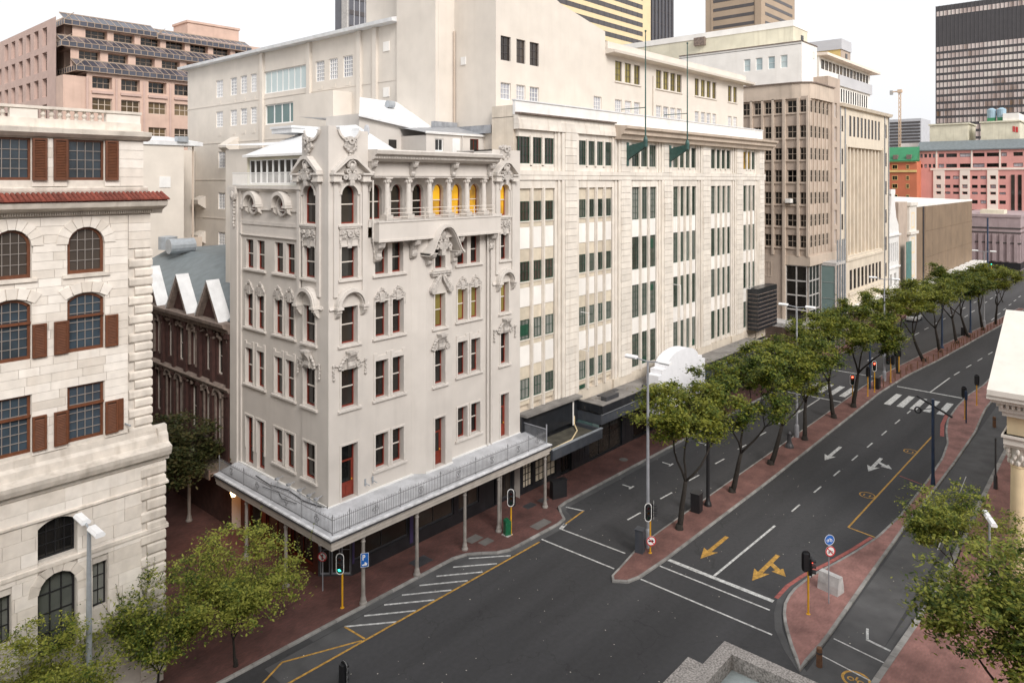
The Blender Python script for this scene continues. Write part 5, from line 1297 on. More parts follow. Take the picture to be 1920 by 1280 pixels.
# ================================================================== pale stone building on the left
stn = thing('stone_building', 'pale ashlar stone building with brown shutters and red tile eave', 'building', (13, 38.8, .1))
sy = 38.8; st = F(0, sy)
XR = 15.45
cols = [(8.6, 10.15), (11.65, 13.25)]
def stw(i, c0, c1, sh=0): return (cols[i][0], cols[i][1], c0, c1, sh)
op = []
for i in (0, 1): op += [stw(i, 13.45, 16.15), stw(i, 17.75, 20.55, 2), stw(i, 21.5, 23.75, 1), stw(i, 26.0, 27.95)]
big = [(10.35, 11.95, 8.35, 10.2, 2), (10.35, 11.95, 3.8, 7.7, 1), (12.65, 13.3, 5.2, 7.4, 0), (8.7, 9.3, 5.2, 7.4, 0)]
m = MB().wall(st, -14, XR, 11.6, 25.0, [o for o in op if o[3] < 25], -.03, .35)
m.wall(st, -14, 15.1, 25.0, 28.5, [o for o in op if o[3] > 25], -.03, .3)
m.face([(XR, sy, 11.6), (XR, sy+50, 11.6), (XR, sy+50, 25), (XR, sy, 25)]); m.face([(15.1, sy, 25), (15.1, sy+50, 25), (15.1, sy+50, 28.5), (15.1, sy, 28.5)])  # unseen flank carried far back to block sky and darken the side street
m.wall(F(0, sy-.3), -14, 16.0, 0, 11.6, big, -.03, .5); m.face([(16.0, sy-.27, 0), (16.0, sy+50, 0), (16.0, sy+50, 11.6), (16.0, sy-.27, 11.6)])
m.box(-14, 15.05, sy+.4, sy+50, 28.0, 28.3)
part(m, 'wall', 'stone_joint', stn)
# ashlar: every block its own piece
def blocks(fr, a0, a1, c0, c1, ops_, proud, ch, rr, x_lim):
    n = max(1, round((c1-c0)/ch)); h = (c1-c0)/n; out = []
    for j in range(n):
        z0, z1 = c0+h*j, c0+h*(j+1); x = a1
        while x > a0:
            w_ = rr.uniform(.75, 1.65); l = max(a0, x-w_)
            if l-a0 < .35: l = a0
            segs = [(l, x)]
            for o in ops_:
                if o[2] < z1-.02 and o[3] > z0+.02:
                    p, q = o[0]-.02, o[1]+.02
                    if o[4]:
                        pts = [a for a, c in arch_pts(o[0], o[1], o[2], o[3], o[4]) if c > z0]
                        if z0 > o[3]-((o[1]-o[0])/2 if o[4] == 1 else .3): p, q = (min(pts)-.01, max(pts)+.01) if pts else (0, 0)
                    segs = [s for u, v in segs for s in ((u, min(v, p)), (max(u, q), v)) if s[1]-s[0] > .06]
            out += [(u, v, z0, z1) for u, v in segs]
            x = l
    k = 0; rest = MB()
    for (u, v, z0, z1) in sorted(out, key=lambda t: -t[1]):
        d = proud*.42+rr.uniform(-.006, .008); e = .005
        mm = MB() if k < x_lim else rest
        P = [fr.p(u+e, 0, z0+e), fr.p(v-e, 0, z0+e), fr.p(v-e, 0, z1-e), fr.p(u+e, 0, z1-e)]; Q = [fr.p(u+1.6*e, d, z0+1.6*e), fr.p(v-1.6*e, d, z0+1.6*e), fr.p(v-1.6*e, d, z1-1.6*e), fr.p(u+1.6*e, d, z1-1.6*e)]
        b = len(mm.v); mm.v += P+Q
        for t in ((4, 5, 6, 7), (0, 1, 5, 4), (1, 2, 6, 5), (2, 3, 7, 6), (3, 0, 4, 7)): mm.f.append(tuple(b+i for i in t)); mm.mi.append(0)
        if k < x_lim: part(mm, 'ashlar_block', 'stone', stn)
        k += 1
    if rest.v: part(rest, 'ashlar_blocks', 'stone', stn, kind='stuff')
rr = random.Random(4)
stb = F(0, sy-.03)
blocks(stb, 14.37, XR, 22.55, 24.25, [], .05, .46, rr, 40)
blocks(stb, 7.2, 14.35, 13.3, 24.25, [o for o in op if o[3] < 25], .05, .41, rr, 210)
blocks(stb, 7.2, 15.1, 25.7, 27.96, [o for o in op if o[3] > 25], .05, .42, rr, 40)
blocks(F(0, sy-.33), 7.2, 14.9, 4.0, 11.5, big, .06, .62, rr, 85)
# quoins
def quoin(w_, d_, h):
    m = MB(); e = .06
    rows = [(0.0, .0), (.045, .03), (.08, .10), (.08, h-.10), (.045, h-.03), (0.0, h)]
    n = len(rows); b = 0
    for (o, z) in rows: m.v += [(0, -o, z), (w_+o, -o, z), (w_+o, d_, z), (0, d_, z)]
    for i in range(n-1):
        for j in range(4): m.f.append((4*i+j, 4*i+(j+1) % 4, 4*i+4+(j+1) % 4, 4*i+4+j)); m.mi.append(0)
    m.f += [(0, 3, 2, 1), (4*n-4, 4*n-3, 4*n-2, 4*n-1)]; m.mi += [0, 0]
    return m.mesh('quoin', 'stone_trim')
QA, QB = quoin(1.05, .5, .46), quoin(.78, .5, .46); QC, QD = quoin(1.15, .5, .55), quoin(.85, .5, .55)
for k in range(20): q, w_ = ((QA, 1.05), (QB, .78))[k % 2]; part(q, 'quoin', None, stn, (XR-w_, sy-.02, 13.0+.475*k))
for k in range(19): q, w_ = ((QC, 1.15), (QD, .85))[k % 2]; part(q, 'quoin', None, stn, (16.0-w_, sy-.32, .6+.57*k))
# mouldings
part(MB().prof(st, -3, 16.25, [(-.2, 11.55), (.35, 11.55), (.4, 11.75), (.62, 11.85), (.72, 12.1), (.75, 12.3), (.3, 12.45), (.25, 12.8), (.1, 12.95), (.08, 13.25), (-.2, 13.28)]).prof(F(16.0, sy, pi/2), -.3, 12, [(-.2, 11.55), (.1, 11.55), (.25, 12.1), (.26, 12.3), (-.1, 12.45), (-.3, 13.2)]), 'base_cornice', 'stone_trim', stn)
for k in range(11): x = 16.1-1.55*(k+1); part(MB().fb(st, x+.01, x+1.54, .0, .36, 10.9, 11.5), 'frieze_block', 'stone', stn)
part(MB().prof(F(0, sy-.3), -3, 16.2, [(-.1, 10.3), (.14, 10.32), (.14, 10.42), (-.1, 10.5)]).prof(F(0, sy-.3), -3, 16.2, [(-.1, 8.0), (.12, 8.02), (.12, 8.2), (-.1, 8.25)]), 'string_course', 'stone_trim', stn)
part(MB().prof(st, -3, 16.0, [(-.1, 24.3), (.1, 24.3), (.2, 24.5), (.5, 24.62), (.75, 24.7), (.85, 24.95), (.5, 25.05), (-.1, 25.1)]), 'eave_cornice', 'stone_trim', stn)
dm = MB()
for i in range(85): dm.fb(st, 15.5-.1*i-.055, 15.5-.1*i, .1, .24, 24.36, 24.5)
part(dm, 'dentils', 'stone_trim', stn, kind='stuff')
part(MB().prof(st, -3, 15.3, [(-.1, 25.05), (.1, 25.5), (.12, 25.62), (-.1, 25.7)]).prof(st, -3, 15.35, [(-.1, 27.98), (.2, 28.03), (.45, 28.2), (.5, 28.42), (-.1, 28.48)]).fb(st, -3, 15.0, -.5, -.02, 28.48, 28.88), 'cornice', 'stone_trim', stn)
def tile_mesh():
    m = MB(); n = 6
    for r0, r1, y0, y1, z0, z1 in ((.10, .085, -.95, -.1, 25.03, 25.36),):
        P = []
        for (r, y, z) in ((r0, y0, z0), (r1, y1, z1)):
            for i in range(n+1): t = pi*i/n; P.append((r*cos(t), y, z+r*sin(t)))
        m.v += P
        for i in range(n): m.f.append((i, i+1, n+2+i, n+1+i)); m.mi.append(0)
        m.f.append(tuple(range(n+1))); m.mi.append(0)
    return m.mesh('roof_tile', 'tile_red')
TM = tile_mesh()
for k in range(44): part(TM, 'roof_tile', None, stn, (15.95-.205*k, sy, 0))
part(MB().face([(6, sy-.93, 25.0), (16.1, sy-.93, 25.0), (15.5, sy-.05, 25.36), (6, sy-.05, 25.36)]).face([(16.1, sy-.93, 25.0), (16.1, sy+6, 25.0), (15.5, sy+6, 25.36), (15.5, sy-.05, 25.36)]), 'tile_bed', 'tile_red', stn)
# balustrade
def baluster_mesh():
    return MB().lathe(0, 0, [(.1, 0), (.1, .05), (.06, .08), (.115, .2), (.11, .25), (.055, .36), (.09, .41), (.09, .45)], 10).mesh('baluster', 'stone_trim')
BL = baluster_mesh()
for x in (8.05, 8.4, 8.75, 9.1, 10.7, 11.05, 11.4, 11.75, 12.1, 12.45, 12.8, 13.15): part(BL, 'baluster', None, stn, (x, sy+.25, 28.88))
for a, b in ((9.35, 10.45), (13.4, 15.0)): part(MB().fb(st, a, b, -.45, -.1, 28.88, 29.32), 'pedestal', 'stone', stn)
part(MB().fb(st, -3, 15.05, -.5, -.04, 29.33, 29.46), 'coping', 'stone_trim', stn)
# windows, shutters, keystones
def shutter(x0, x1, c0, c1, proud=.08, name='shutter'):
    m = MB(); fr = .09
    m.fb(st, x0, x0+fr, .09, .11+proud, c0, c1); m.fb(st, x1-fr, x1, .09, .11+proud, c0, c1)
    for c in (c0, c1-fr): m.fb(st, x0+fr, x1-fr, .09, .11+proud, c, c+fr)
    o = part(m, name, 'brown_wood', stn)
    bk2 = bpy.data.objects.new('backing', MB().fb(st, x0+.02, x1-.02, .088, .12, c0+.02, c1-.02).mesh('backing', 'shutter_dark')); COL.objects.link(bk2); bk2.parent = o
    s = MB(); n = int((c1-c0-2*fr)/.075)
    for k in range(n): z = c0+fr+.075*k; s.prof(st, x0+fr, x1-fr, [(.125, z+.06), (.13, z+.07), (.175, z+.015), (.17, z)])
    so = bpy.data.objects.new('slats', s.mesh('slats', 'shutter_slat')); COL.objects.link(so); so.parent = o; WL[so] = Vector((0, 0, 0)); so['kind'] = 'stuff'
for i, (a, b) in enumerate(cols):
    w_ = b-a
    window(stn, st, a, 13.45, w_, 2.7, 'brown_wood', 'glass_blue', rec=.12, nx=4, ny=6, fw=.12, bw=.03, bmat='pane_bar')
    window(stn, st, a, 17.75, w_, 2.8, 'brown_wood', 'glass_blue', rec=.12, nx=4, ny=6, fw=.12, bw=.03, bmat='pane_bar', sh=2)
    window(stn, st, a, 21.5, w_, 2.25, 'brown_wood', 'glass_brown', rec=.12, nx=4, ny=4, fw=.13, bw=.03, bmat='pane_bar', sh=1)
    window(stn, st, a, 26.0, w_, 1.95, 'brown_wood', 'glass_blue', rec=.1, nx=4, ny=4, fw=.1, bw=.03, bmat='pane_bar')
    for c in (13.45, 17.75): part(MB().fb(st, a, b, -.12, -.02, c+1.62, c+1.74), 'transom', 'brown_wood', stn)
    for c0, c1 in ((13.5, 15.1), (17.8, 19.35)): shutter(b+.02, b+.6, c0, c1); shutter(a-.6, a-.02, c0, c1) if i else None
    shutter(b+.02, b+.62, 26.0, 27.95)
    if i: shutter(a-.62, a-.02, 26.0, 27.95)
    part(MB().fb(st, a-.22, b+.22, 0, .16, 21.33, 21.48), 'sill', 'stone_trim', stn)
    if i: part(MB().fb(st, b+.62, b+.86, .08, .15, 13.55, 15.1), 'shutter_leaf', 'brown_wood', stn)
    # arch stones round the round-headed windows
    c, zc, R = (a+b)/2, 23.75-w_/2, w_/2
    for k in range(9):
        t0, t1 = pi*k/9+.01, pi*(k+1)/9-.01
        part(MB().plate(st, [(c+R*cos(t0), zc+R*sin(t0)), (c+(R+.5)*cos(t0), zc+(R+.5)*sin(t0)), (c+(R+.5)*cos(t1), zc+(R+.5)*sin(t1)), (c+R*cos(t1), zc+R*sin(t1))], 0, .10), 'arch_stone', 'stone', stn)
    for k in range(5):
        t0, t1 = radians(125-14*k)-.01, radians(111-14*k)+.01; zc2 = 20.55-1.55
        part(MB().plate(st, [(c+1.6*cos(t0), zc2+1.6*sin(t0)), (c+2.1*cos(t0), zc2+2.1*sin(t0)), (c+2.1*cos(t1), zc2+2.1*sin(t1)), (c+1.6*cos(t1), zc2+1.6*sin(t1))], 0, .10), 'arch_stone', 'stone', stn)
bf = F(0, sy-.3)
window(stn, bf, 10.35, 8.35, 1.6, 1.85, 'black_metal', 'glass_dark', rec=.35, nx=4, ny=3, fw=.05, sh=2); window(stn, bf, 10.35, 3.8, 1.6, 3.9, 'black_metal', 'glass_curtain', rec=.3, nx=3, ny=4, fw=.1, bw=.05, sh=1)
for a in (12.65, 8.7): window(stn, bf, a, 5.2, .65 if a > 9 else .6, 2.2, 'black_metal', 'glass_curtain', rec=.3, nx=2, ny=3, fw=.06)
for k in range(7):
    c, zc, R = 11.15, 6.9, .8; t0, t1 = pi*k/7+.01, pi*(k+1)/7-.01
    part(MB().plate(bf, [(c+R*cos(t0), zc+R*sin(t0)), (c+(R+.42)*cos(t0), zc+(R+.42)*sin(t0)), (c+(R+.42)*cos(t1), zc+(R+.42)*sin(t1)), (c+R*cos(t1), zc+R*sin(t1))], 0, .09), 'arch_stone', 'stone_trim', stn)
part(MB().tube([(8.2, sy+2, 28.4), (8.2, sy+2, 31.3)], .05, 6), 'flue', 'white_paint', stn)
part(MB().tube([st.p(14.2, .1, 13.8), st.p(14.3, .5, 13.75)], .04, 6), 'spigot', 'galv', stn)

# ================================================================== dark red gabled building in the side street
red = thing('gabled_building', 'dark red brick gabled building with grey stone dressings in the side street', 'building', (26.3, 58, .1))
RX = 26.3; rf = F(RX, 0, SIDE)
ops = []
for y in (53.3, 55.2, 57.6, 60.0, 62.0, 64.4):
    for c0, c1 in ((6.2, 9.6), (11.2, 14.0)): ops.append((-y-.45, -y+.45, c0, c1))
part(MB().wall(rf, -78, -51.25, 0, 15.2, ops, 0, .3).face([(RX, 78, 0), (40, 78, 0), (40, 78, 15.2), (RX, 78, 15.2)]), 'wall', 'red_brick', red)
for o in ops: window(red, rf, o[0], o[2], .9, o[3]-o[2], 'white_rail', 'glass_dark', rec=.18, nx=1, ny=2, fw=.09)
m = MB()
for y in (51.7, 54.25, 56.4, 58.8, 61.0, 63.2, 65.6): m.fb(rf, -y-.22, -y+.22, 0, .22, 5, 14.6); m.fb(rf, -y-.3, -y+.3, 0, .32, 14.2, 14.6); m.fb(rf, -y-.3, -y+.3, 0, .3, 9.9, 10.2)
part(m, 'pilaster', 'red_brick', red)
part(MB().prof(rf, -78, -51.3, [(0, 14.6), (.3, 14.6), (.4, 14.9), (.75, 15.1), (.8, 15.35), (0, 15.4)]).prof(rf, -78, -51.3, [(0, 10.2), (.3, 10.2), (.42, 10.45), (0, 10.6)]), 'cornice', 'dark_stone', red)
m = MB(); r5 = random.Random(5)
for i in range(90): m.fball(rf, -r5.uniform(51.6, 68), .12, 13.9+r5.random()*.6, .16, .12, .12)
for i in range(60): m.fball(rf, -r5.uniform(51.6, 68), .12, 9.75+r5.random()*.4, .14, .12, .1)
part(m, 'frieze_carving', 'dark_stone', red)
for y in (53.3, 55.2, 60.0, 62.0): part(MB().ring(rf, -y, 9.6, .5, .68, 0, .3, 8).fb(rf, -y-.6, -y-.42, 0, .12, 6.2, 9.6).fb(rf, -y+.42, -y+.6, 0, .12, 6.2, 9.6).fb(rf, -y-.6, -y+.6, 0, .2, 6.0, 6.2), 'window_surround', 'dark_stone', red)
for y in (57.6, 64.4): part(MB().ring(rf, -y, 14.0, .55, .75, 0, .3, 10).fb(rf, -y-.72, -y-.5, 0, .16, 11.2, 14.0).fb(rf, -y+.5, -y+.72, 0, .16, 11.2, 14.0), 'window_surround', 'dark_stone', red)
def gable(yc, w_, h):
    part(MB().plate(rf, [(-yc-w_, 15.4), (-yc+w_, 15.4), (-yc, 15.4+h)], -.2, .1), 'gable', 'red_brick', red)
    m = MB()
    for s in (-1, 1): m.plate(rf, [(-yc+s*w_*1.12, 15.35), (-yc+s*w_*.9, 15.35), (-yc, 15.15+h), (-yc, 15.6+h)], .0, .55)
    part(m, 'gable_moulding', 'dark_stone', red)
    m = MB()
    for s in (-1, 1): m.face([rf.p(-yc+s*w_*1.16, .6, 15.38), rf.p(-yc, .6, 15.66+h), rf.p(-yc, -.45, 15.66+h), rf.p(-yc+s*w_*1.16, -.45, 15.38)])
    part(m, 'gable_coping', 'roof_white', red)
for yc, w_, h in ((54.3, 1.75, 2.7), (59.6, 1.75, 2.7), (65.2, 1.75, 2.9)): gable(yc, w_, h)
part(MB().face([(RX+.1, 51.25, 15.45), (RX+.1, 78, 15.45), (33, 78, 18.8), (33, 51.25, 18.8)]).box(33, 43, 51.25, 78, 17, 18.8), 'roof', 'slate_roof', red)
part(MB().box(24.6, RX, 51.3, 72, 4.5, 4.75).box(24.5, 24.62, 51.3, 72, 4.3, 5.0), 'verandah', 'dark_stone', red)
wd_ = MB()
for i in range(1500):
    x, y = r5.uniform(24.7, 26.2), r5.uniform(51.4, 70); h = .1+.5*r5.random()*max(0, mnoise.noise((x*.6, y*.35, 1))+.5); a = r5.random()*6.28
    wd_.face([(x-.02, y, 4.75), (x+.02, y, 4.75), (x+.4*cos(a)*r5.random(), y+.4*sin(a)*r5.random(), 4.75+h)])
part(wd_, 'weeds', 'dry_weeds', red, kind='stuff')
for y in (55, 60, 65): part(VP, 'verandah_post', None, red, (24.75, y, .12))
part(MB().lathe(32, 76, [(.9, 18.9), (.9, 20.2), (.3, 20.3)], 14).tube([(31, 73.5, 19.4), (33.5, 73.5, 19.4)], .75, 14), 'roof_fan', 'galv', red)

# plain beige block behind it
bg_ = thing('plain_block', 'plain beige windowless block with a white roof behind the gabled building', 'building', (34, 85, 0))
bf_ = F(0, 82)
part(MB().box(20, 36.3, 82, 95, 0, 29.9).box(36.3, 43, 94, 95, 0, 29.9), 'wall', 'cream', bg_)
part(MB().box(20, 38.4, 81.8, 95, 29.9, 30.3).face([(20, 81.8, 30.32), (38.4, 81.8, 30.32), (40, 95, 31.6), (20, 95, 31.6)]), 'roof', 'roof_white', bg_)
part(MB().box(36.3, 38.4, 82, 82.5, 14, 19.5).tube([(37.6, 82.6, 30), (37.6, 82.6, 12)], .1, 6), 'side_duct', 'tan_trim', bg_)
part(MB().box(33.6, 34.8, 81.93, 82, 25.2, 26.4), 'louvre', 'white_paint', bg_)
m = MB().fb(bf_, 31, 31.06, 0, .03, 10, 29.9); part(m, 'wall_joint', 'cream_light', bg_)
part(MB().box(35.4, 36.6, 81.5, 82.3, 30.3, 30.9), 'roof_vent', 'galv', bg_)
# ================================================================== background, left: stepped pink stone building with glass awnings
pk = thing('stepped_building', 'stepped pink stone office building with sloping glass awnings on every floor', 'building', (52, 125, 0))
def pink_level(y, x0, z0, z1, w0, w1, xs, wd, low=()):
    fr = F(0, y); ops_ = [(x, x+wd, w0, w1) for x in xs]+[(x, x+wd, a, b) for x in xs for a, b in low]
    m = MB().wall(fr, x0, 76, z0, z1, ops_, 0, 1.0); m.box(x0, 76, y+1.0, y+6, z1-.2, z1)
    part(m, 'wall', 'pink_stone', pk)
    for x in xs:
        window(pk, fr, x, w0, wd, w1-w0, 'awning_frame', 'glass_dark', rec=.95, nx=3, ny=2, fw=.12, bw=.08)
        for a, b in low: window(pk, fr, x, a, wd, b-a, 'tan_trim', 'glass_gold', rec=.35, nx=3, ny=2, fw=.1, bw=.1)
xs = [41.0+4.25*k for k in range(8)]
pink_level(125, 40.2, 30, 43.0, 40.5, 42.4, xs, 2.9, [(37.0, 39.0), (32.8, 34.8)])
fr = F(0, 124.98)
m = MB()
for x in xs: m.fb(fr, x-.1, x+3.0, 0, .25, 39.7, 40.1); m.fb(fr, x-.9, x-.6, 0, .15, 30, 42.2)
part(m, 'balcony_rail', 'pink_grey', pk)
pink_level(127.2, 38.6, 43.0, 46.9, 45.2, 46.65, [x-1.2 for x in xs], 3.1)
pink_level(129.6, 39.6, 46.9, 51.6, 49.1, 50.55, [x+.5 for x in xs], 3.3)
def awning(y0, y1, z0, z1, x0, x1):
    n = int((x1-x0)/1.05); key = MB(); w_ = (x1-x0)/n
    key.face([(.04, 0, 0), (w_-.04, 0, 0), (w_-.04, y1-y0, z1-z0), (.04, y1-y0, z1-z0)]); key.face([(.04, 0, 0), (w_-.04, 0, 0), (w_-.04, .02, -.75), (.04, .02, -.75)])
    me = key.mesh('awning_pane', 'awning_glass')
    for k in range(n): part(me, 'awning_pane', None, pk, (x0+w_*k, y0, z0))
    m = MB()
    for k in range(n+1): m.tube([(x0+w_*k, y0-.02, z0-.75), (x0+w_*k, y0-.02, z0), (x0+w_*k, y1, z1)], .06, 4)
    m.box(x0, x1, y0-.05, y0+.05, z0-.82, z0-.72); m.box(x0, x1, y1-.05, y1+.1, z1-.05, z1+.12); m.box(x0, x1, y0-.05, y0+.04, z0-.05, z0+.04)
    # return along the flank
    for k in range(9): q = y0+1.1*k; m.tube([(x0-.02, q, z0-.75), (x0-.02, q, z0), (x0+1.6, q+.8, z1)], .06, 4)
    m.box(x0-.06, x0+.05, y0, y0+9, z0-.82, z0-.72)
    part(m, 'awning_frame', 'awning_frame', pk)
    part(MB().face([(x0, y0, z0-.74), (x0, y0+9, z0-.74), (x0, y0+9, z0), (x0, y0, z0)]).face([(x0, y0, z0), (x0, y0+9, z0), (x0+1.6, y1+6.5, z1), (x0+1.6, y1, z1)]), 'awning_return', 'awning_glass', pk)
awning(124.4, 127.1, 43.75, 45.05, 38.6, 68); awning(126.6, 129.5, 47.65, 48.95, 37.2, 66); awning(129.0, 131.6, 51.5, 52.9, 38.3, 52.5); awning(129.0, 131.6, 51.2, 52.5, 52.6, 70)
part(MB().box(60, 70, 134, 140, 51, 55.2).box(59.8, 70.2, 133.8, 140.2, 55.2, 55.6), 'lift_house', 'pink_stone', pk)
pf2 = F(37.0, 0, SIDE); ops_ = []
for k in range(8):
    for z, kk in ((47.6, 6), (43.6, 7), (39.4, 8), (35.2, 8)):
        y = 133+4.4*k
        if k < kk: ops_.append((-y-2.4, -y, z, z+3.0))
m = MB().wall(pf2, -168, -128.5, 25, 51.6, ops_, 0, 1.1); part(m, 'wall', 'pink_grey', pk)
for o in ops_: window(pk, pf2, o[0], o[2], 2.4, 3.0, 'pink_grey', 'glass_brown', rec=.45, nx=1, ny=2, fw=.12)
part(MB().box(37.0, 40.2, 125.2, 128.6, 25, 42.2), 'corner_bay', 'pink_stone', pk)
part(MB().ring(F(0, 124.9), 58.6, 40.5, 2.0, 2.3, 0, .2, 14).fb(F(0, 124.9), 56.6, 60.6, 0, .1, 33, 40.5), 'arched_bay', 'tower_band', pk)
part(MB().box(39.0, 76, 131.5, 168, 25, 51.4), 'core', 'pink_stone', pk)
wb = thing('white_office', 'white office block seen at the far left edge behind the stepped building', 'building', (20, 190, 0))
m = MB().box(-10, 41, 190, 200, 0, 54); part(m, 'wall', 'cream_light', wb)
for z in (36, 40, 44, 48):
    for x in (30, 33, 36, 39): part(MB().box(x, x+1.6, 189.9, 190, z, z+2.2), 'window', 'glass_dark', wb)

# glass tower peeping over the long roof
gt = thing('glass_tower', 'dark glass tower with white mullions peeping over the long cream roof', 'tower', (122, 160, 0))
part(MB().box(114.2, 134, 160, 166, 0, 95), 'curtain_wall', 'glass_tower', gt)
part(MB().box(113.6, 114.2, 159.8, 162.2, 0, 95), 'side_pier', 'concrete', gt)
m = MB()
for k in range(12): m.box(114.2+1.75*k-.09, 114.2+1.75*k+.09, 159.8, 160, 40, 95)
part(m, 'mullion', 'grey_tower', gt)
for z in range(62, 95, 4): part(MB().box(114.2, 134, 159.88, 160, z, z+1.2), 'spandrel', 'tower_band', gt)

# banded tower and its dark neighbour
bt = thing('banded_tower', 'tall cream tower with dark horizontal window bands', 'tower', (290, 200, 0))
part(MB().box(225, 334, 200, 240, 0, 140), 'wall', 'tower_cream', bt)
for k in range(11): part(MB().box(226, 326, 199.9, 200, 82+4.65*k, 84.3+4.65*k), 'window_band', 'tower_band', bt)
for k in range(11): 
    m = MB()
    for q in range(20): m.box(226+5*q-.15, 226+5*q+.15, 199.8, 199.9, 82+4.65*k, 84.3+4.65*k)
    part(m, 'mullion', 'tower_mullion', bt)
dt = thing('ribbed_tower', 'dark bronze glass tower with vertical ribs beside the banded tower', 'tower', (350, 205, 0))
part(MB().box(336, 366, 205, 230, 0, 140), 'curtain_wall', 'glass_tower', dt)
m = MB()
for k in range(9): m.box(336+3.7*k-.7, 336+3.7*k+.7, 204.4, 205, 60, 140)
part(m, 'rib', 'tower_mullion', dt)
for k in range(10): part(MB().box(336, 366, 204.9, 205, 70+7*k, 70.5+7*k), 'spandrel', 'tower_band', dt)
bn = thing('slotted_tower', 'sand brown concrete tower with slanted dark slots near its top', 'tower', (212, 92, 0))
part(MB().box(200, 225, 83.8, 101, 0, 95), 'wall', 'tower_brown', bn)
bsf = F(200, 0, SIDE)
for k in range(5): part(MB().fb(bsf, -98.5, -86, .0, .06, 68+2.6*k, 68.9+2.6*k), 'slot_window', 'tower_band', bn); part(MB().fb(F(0, 83.8), 202.5, 223, 0, .06, 68+2.6*k, 68.9+2.6*k), 'slot_window', 'tower_band', bn)
m = MB().fb(bsf, -99, -85.5, 0, .12, 81.5, 81.9).fb(bsf, -85.6, -83.8, 0, .3, 40, 95).fb(bsf, -99.2, -98.6, 0, .15, 60, 82); part(m, 'wall_rib', 'tower_brown', bn)

# ================================================================== across the cross street: brown office with rounded corner
br = thing('brown_office', 'brown stucco office block with rounded parapet corner and paired windows', 'building', (112, 42, .1))
BX = 110.0; bs = F(BX, 0, SIDE); bfn = F(0, 39.0)
rowz = [35.6+.6, 32.4, 29.05, 25.7, 22.35, 19.0, 15.65+.2]
ycols = [(47.95, 49.2), (46.1, 47.3), (44.5, 45.6), (42.95, 44.0), (40.6, 42.1), (38.95+.2, 40.2)]
ops_ = [(-b, -a, z, z+1.85) for a, b in ycols for z in rowz]
m = MB().wall(bs, -60, -39.0, 14.6, 38.6, ops_, 0, .5); part(m, 'wall', 'tan_wall', br)
for o in ops_: window(br, bs, o[0], o[2], o[1]-o[0], 1.85, 'tan_trim', 'glass_dark', rec=.2, nx=2, ny=2, fw=.06, bw=.07)
m = MB()
for y in (49.6, 47.7, 45.9, 44.25, 42.5, 40.4, 39.0): m.fb(bs, -y-.17, -y+.17, 0, .3, 14.6, 38.4)
m.fb(bs, -42.7, -42.3, 0, .4, 0, 38.4)
part(m, 'pier', 'tan_trim', br)
for z in rowz: part(MB().fb(bs, -50, -39, 0, .18, z-.22, z-.05), 'sill', 'tan_trim', br)
ops_ = [(110.8+1.75*k, 112.0+1.75*k, z, z+1.85) for k in range(5) for z in rowz]
m = MB().wall(bfn, BX, 120.2, 14.6, 38.6, ops_, 0, .6); part(m, 'wall', 'tan_wall', br)
for o in ops_: window(br, bfn, o[0], o[2], 1.2, 1.85, 'tan_trim', 'glass_dark', rec=.03, nx=1, ny=2, fw=.05)
m = MB()
for k in range(6): m.fb(bfn, 110.3+1.75*k, 110.55+1.75*k, 0, .16, 15.0, 38.3)
part(m, 'pier', 'tan_trim', br)
m = MB(); cr_ = [(BX-.3, 62), (BX-.3, 41.2), (BX, 40.0), (BX+.8, 39.0), (BX+2.2, 38.6), (120.3, 38.6), (120.3, 62)]
m.slab(cr_, 38.3, 40.6); part(m, 'parapet', 'tan_trim', br); part(MB().slab(offset(cr_, -.2, True), 40.6, 40.78), 'coping', 'dark_stone', br)
ops_ = [(121.0, 122.2, z-.2, z+2.2) for z in rowz]
part(MB().wall(F(0, 38.7), 119.9, 123.6, 0, 42.4, ops_, 0, .3).face([(119.9, 38.7, 14), (119.9, 41, 14), (119.9, 41, 42.4), (119.9, 38.7, 42.4)]).box(118, 123.6, 38.71, 44, 40.7, 42.4), 'stair_tower', 'tan_wall', br)
for o in ops_: window(br, F(0, 38.7), o[0], o[2], 1.2, 2.4, 'tan_trim', 'glass_white', rec=.2, nx=1, ny=3, fw=.08)
part(MB().box(BX, 120, 42.5, 60, 0, 14.6).fb(bs, -60, -42.5, 0, .15, 0, 14.6), 'base_wall', 'tan_wall', br)
ops_ = [(-47.3, -46.1, z, z+2.3) for z in (11.2, 6.3)]+[(-45.6, -44.5, z, z+2.3) for z in (11.2, 6.3)]
for o in ops_: window(br, bs, o[0], o[2], 1.2, 2.3, 'tan_trim', 'glass_blue', rec=-.2, nx=2, ny=2, fw=.1)
# glazed corner hall
m = MB().box(BX+.2, 123.4, 38.9, 42.5, 0, 4.2).box(BX-.2, 123.4, 38.6, 42.5, 13.2, 14.6); part(m, 'hall_frame', 'tan_trim', br)
window(br, bs, -42.3, 4.2, 3.2, 9.0, 'concrete', 'glass_dark', rec=-.05, nx=2, ny=4, fw=.15, bw=.2, name='hall_window'); window(br, bfn, BX+.3, 4.2, 4.5, 9.0, 'concrete', 'glass_dark', rec=-.05, nx=3, ny=4, fw=.15, bw=.18, name='hall_window')
part(MB().box(115.2, 119.5, 36.6, 39.0, 13.0, 13.4), 'porch_roof', 'concrete', br)
window(br, F(115.2, 0, SIDE), -38.9, .3, 2.2, 12.7, 'concrete', 'glass_teal', rec=-.02, nx=1, ny=5, fw=.12, name='hall_window')
m = MB()
for x in (116.4, 117.6, 118.8, 119.8): m.box(x-.12, x+.12, 36.7, 36.9, 0, 16.8)
part(m, 'steel_post', 'galv', br)
part(MB().box(108.9, 109.95, 41.2, 42.0, 22.6, 23.2), 'air_conditioner', 'cream_light', br)
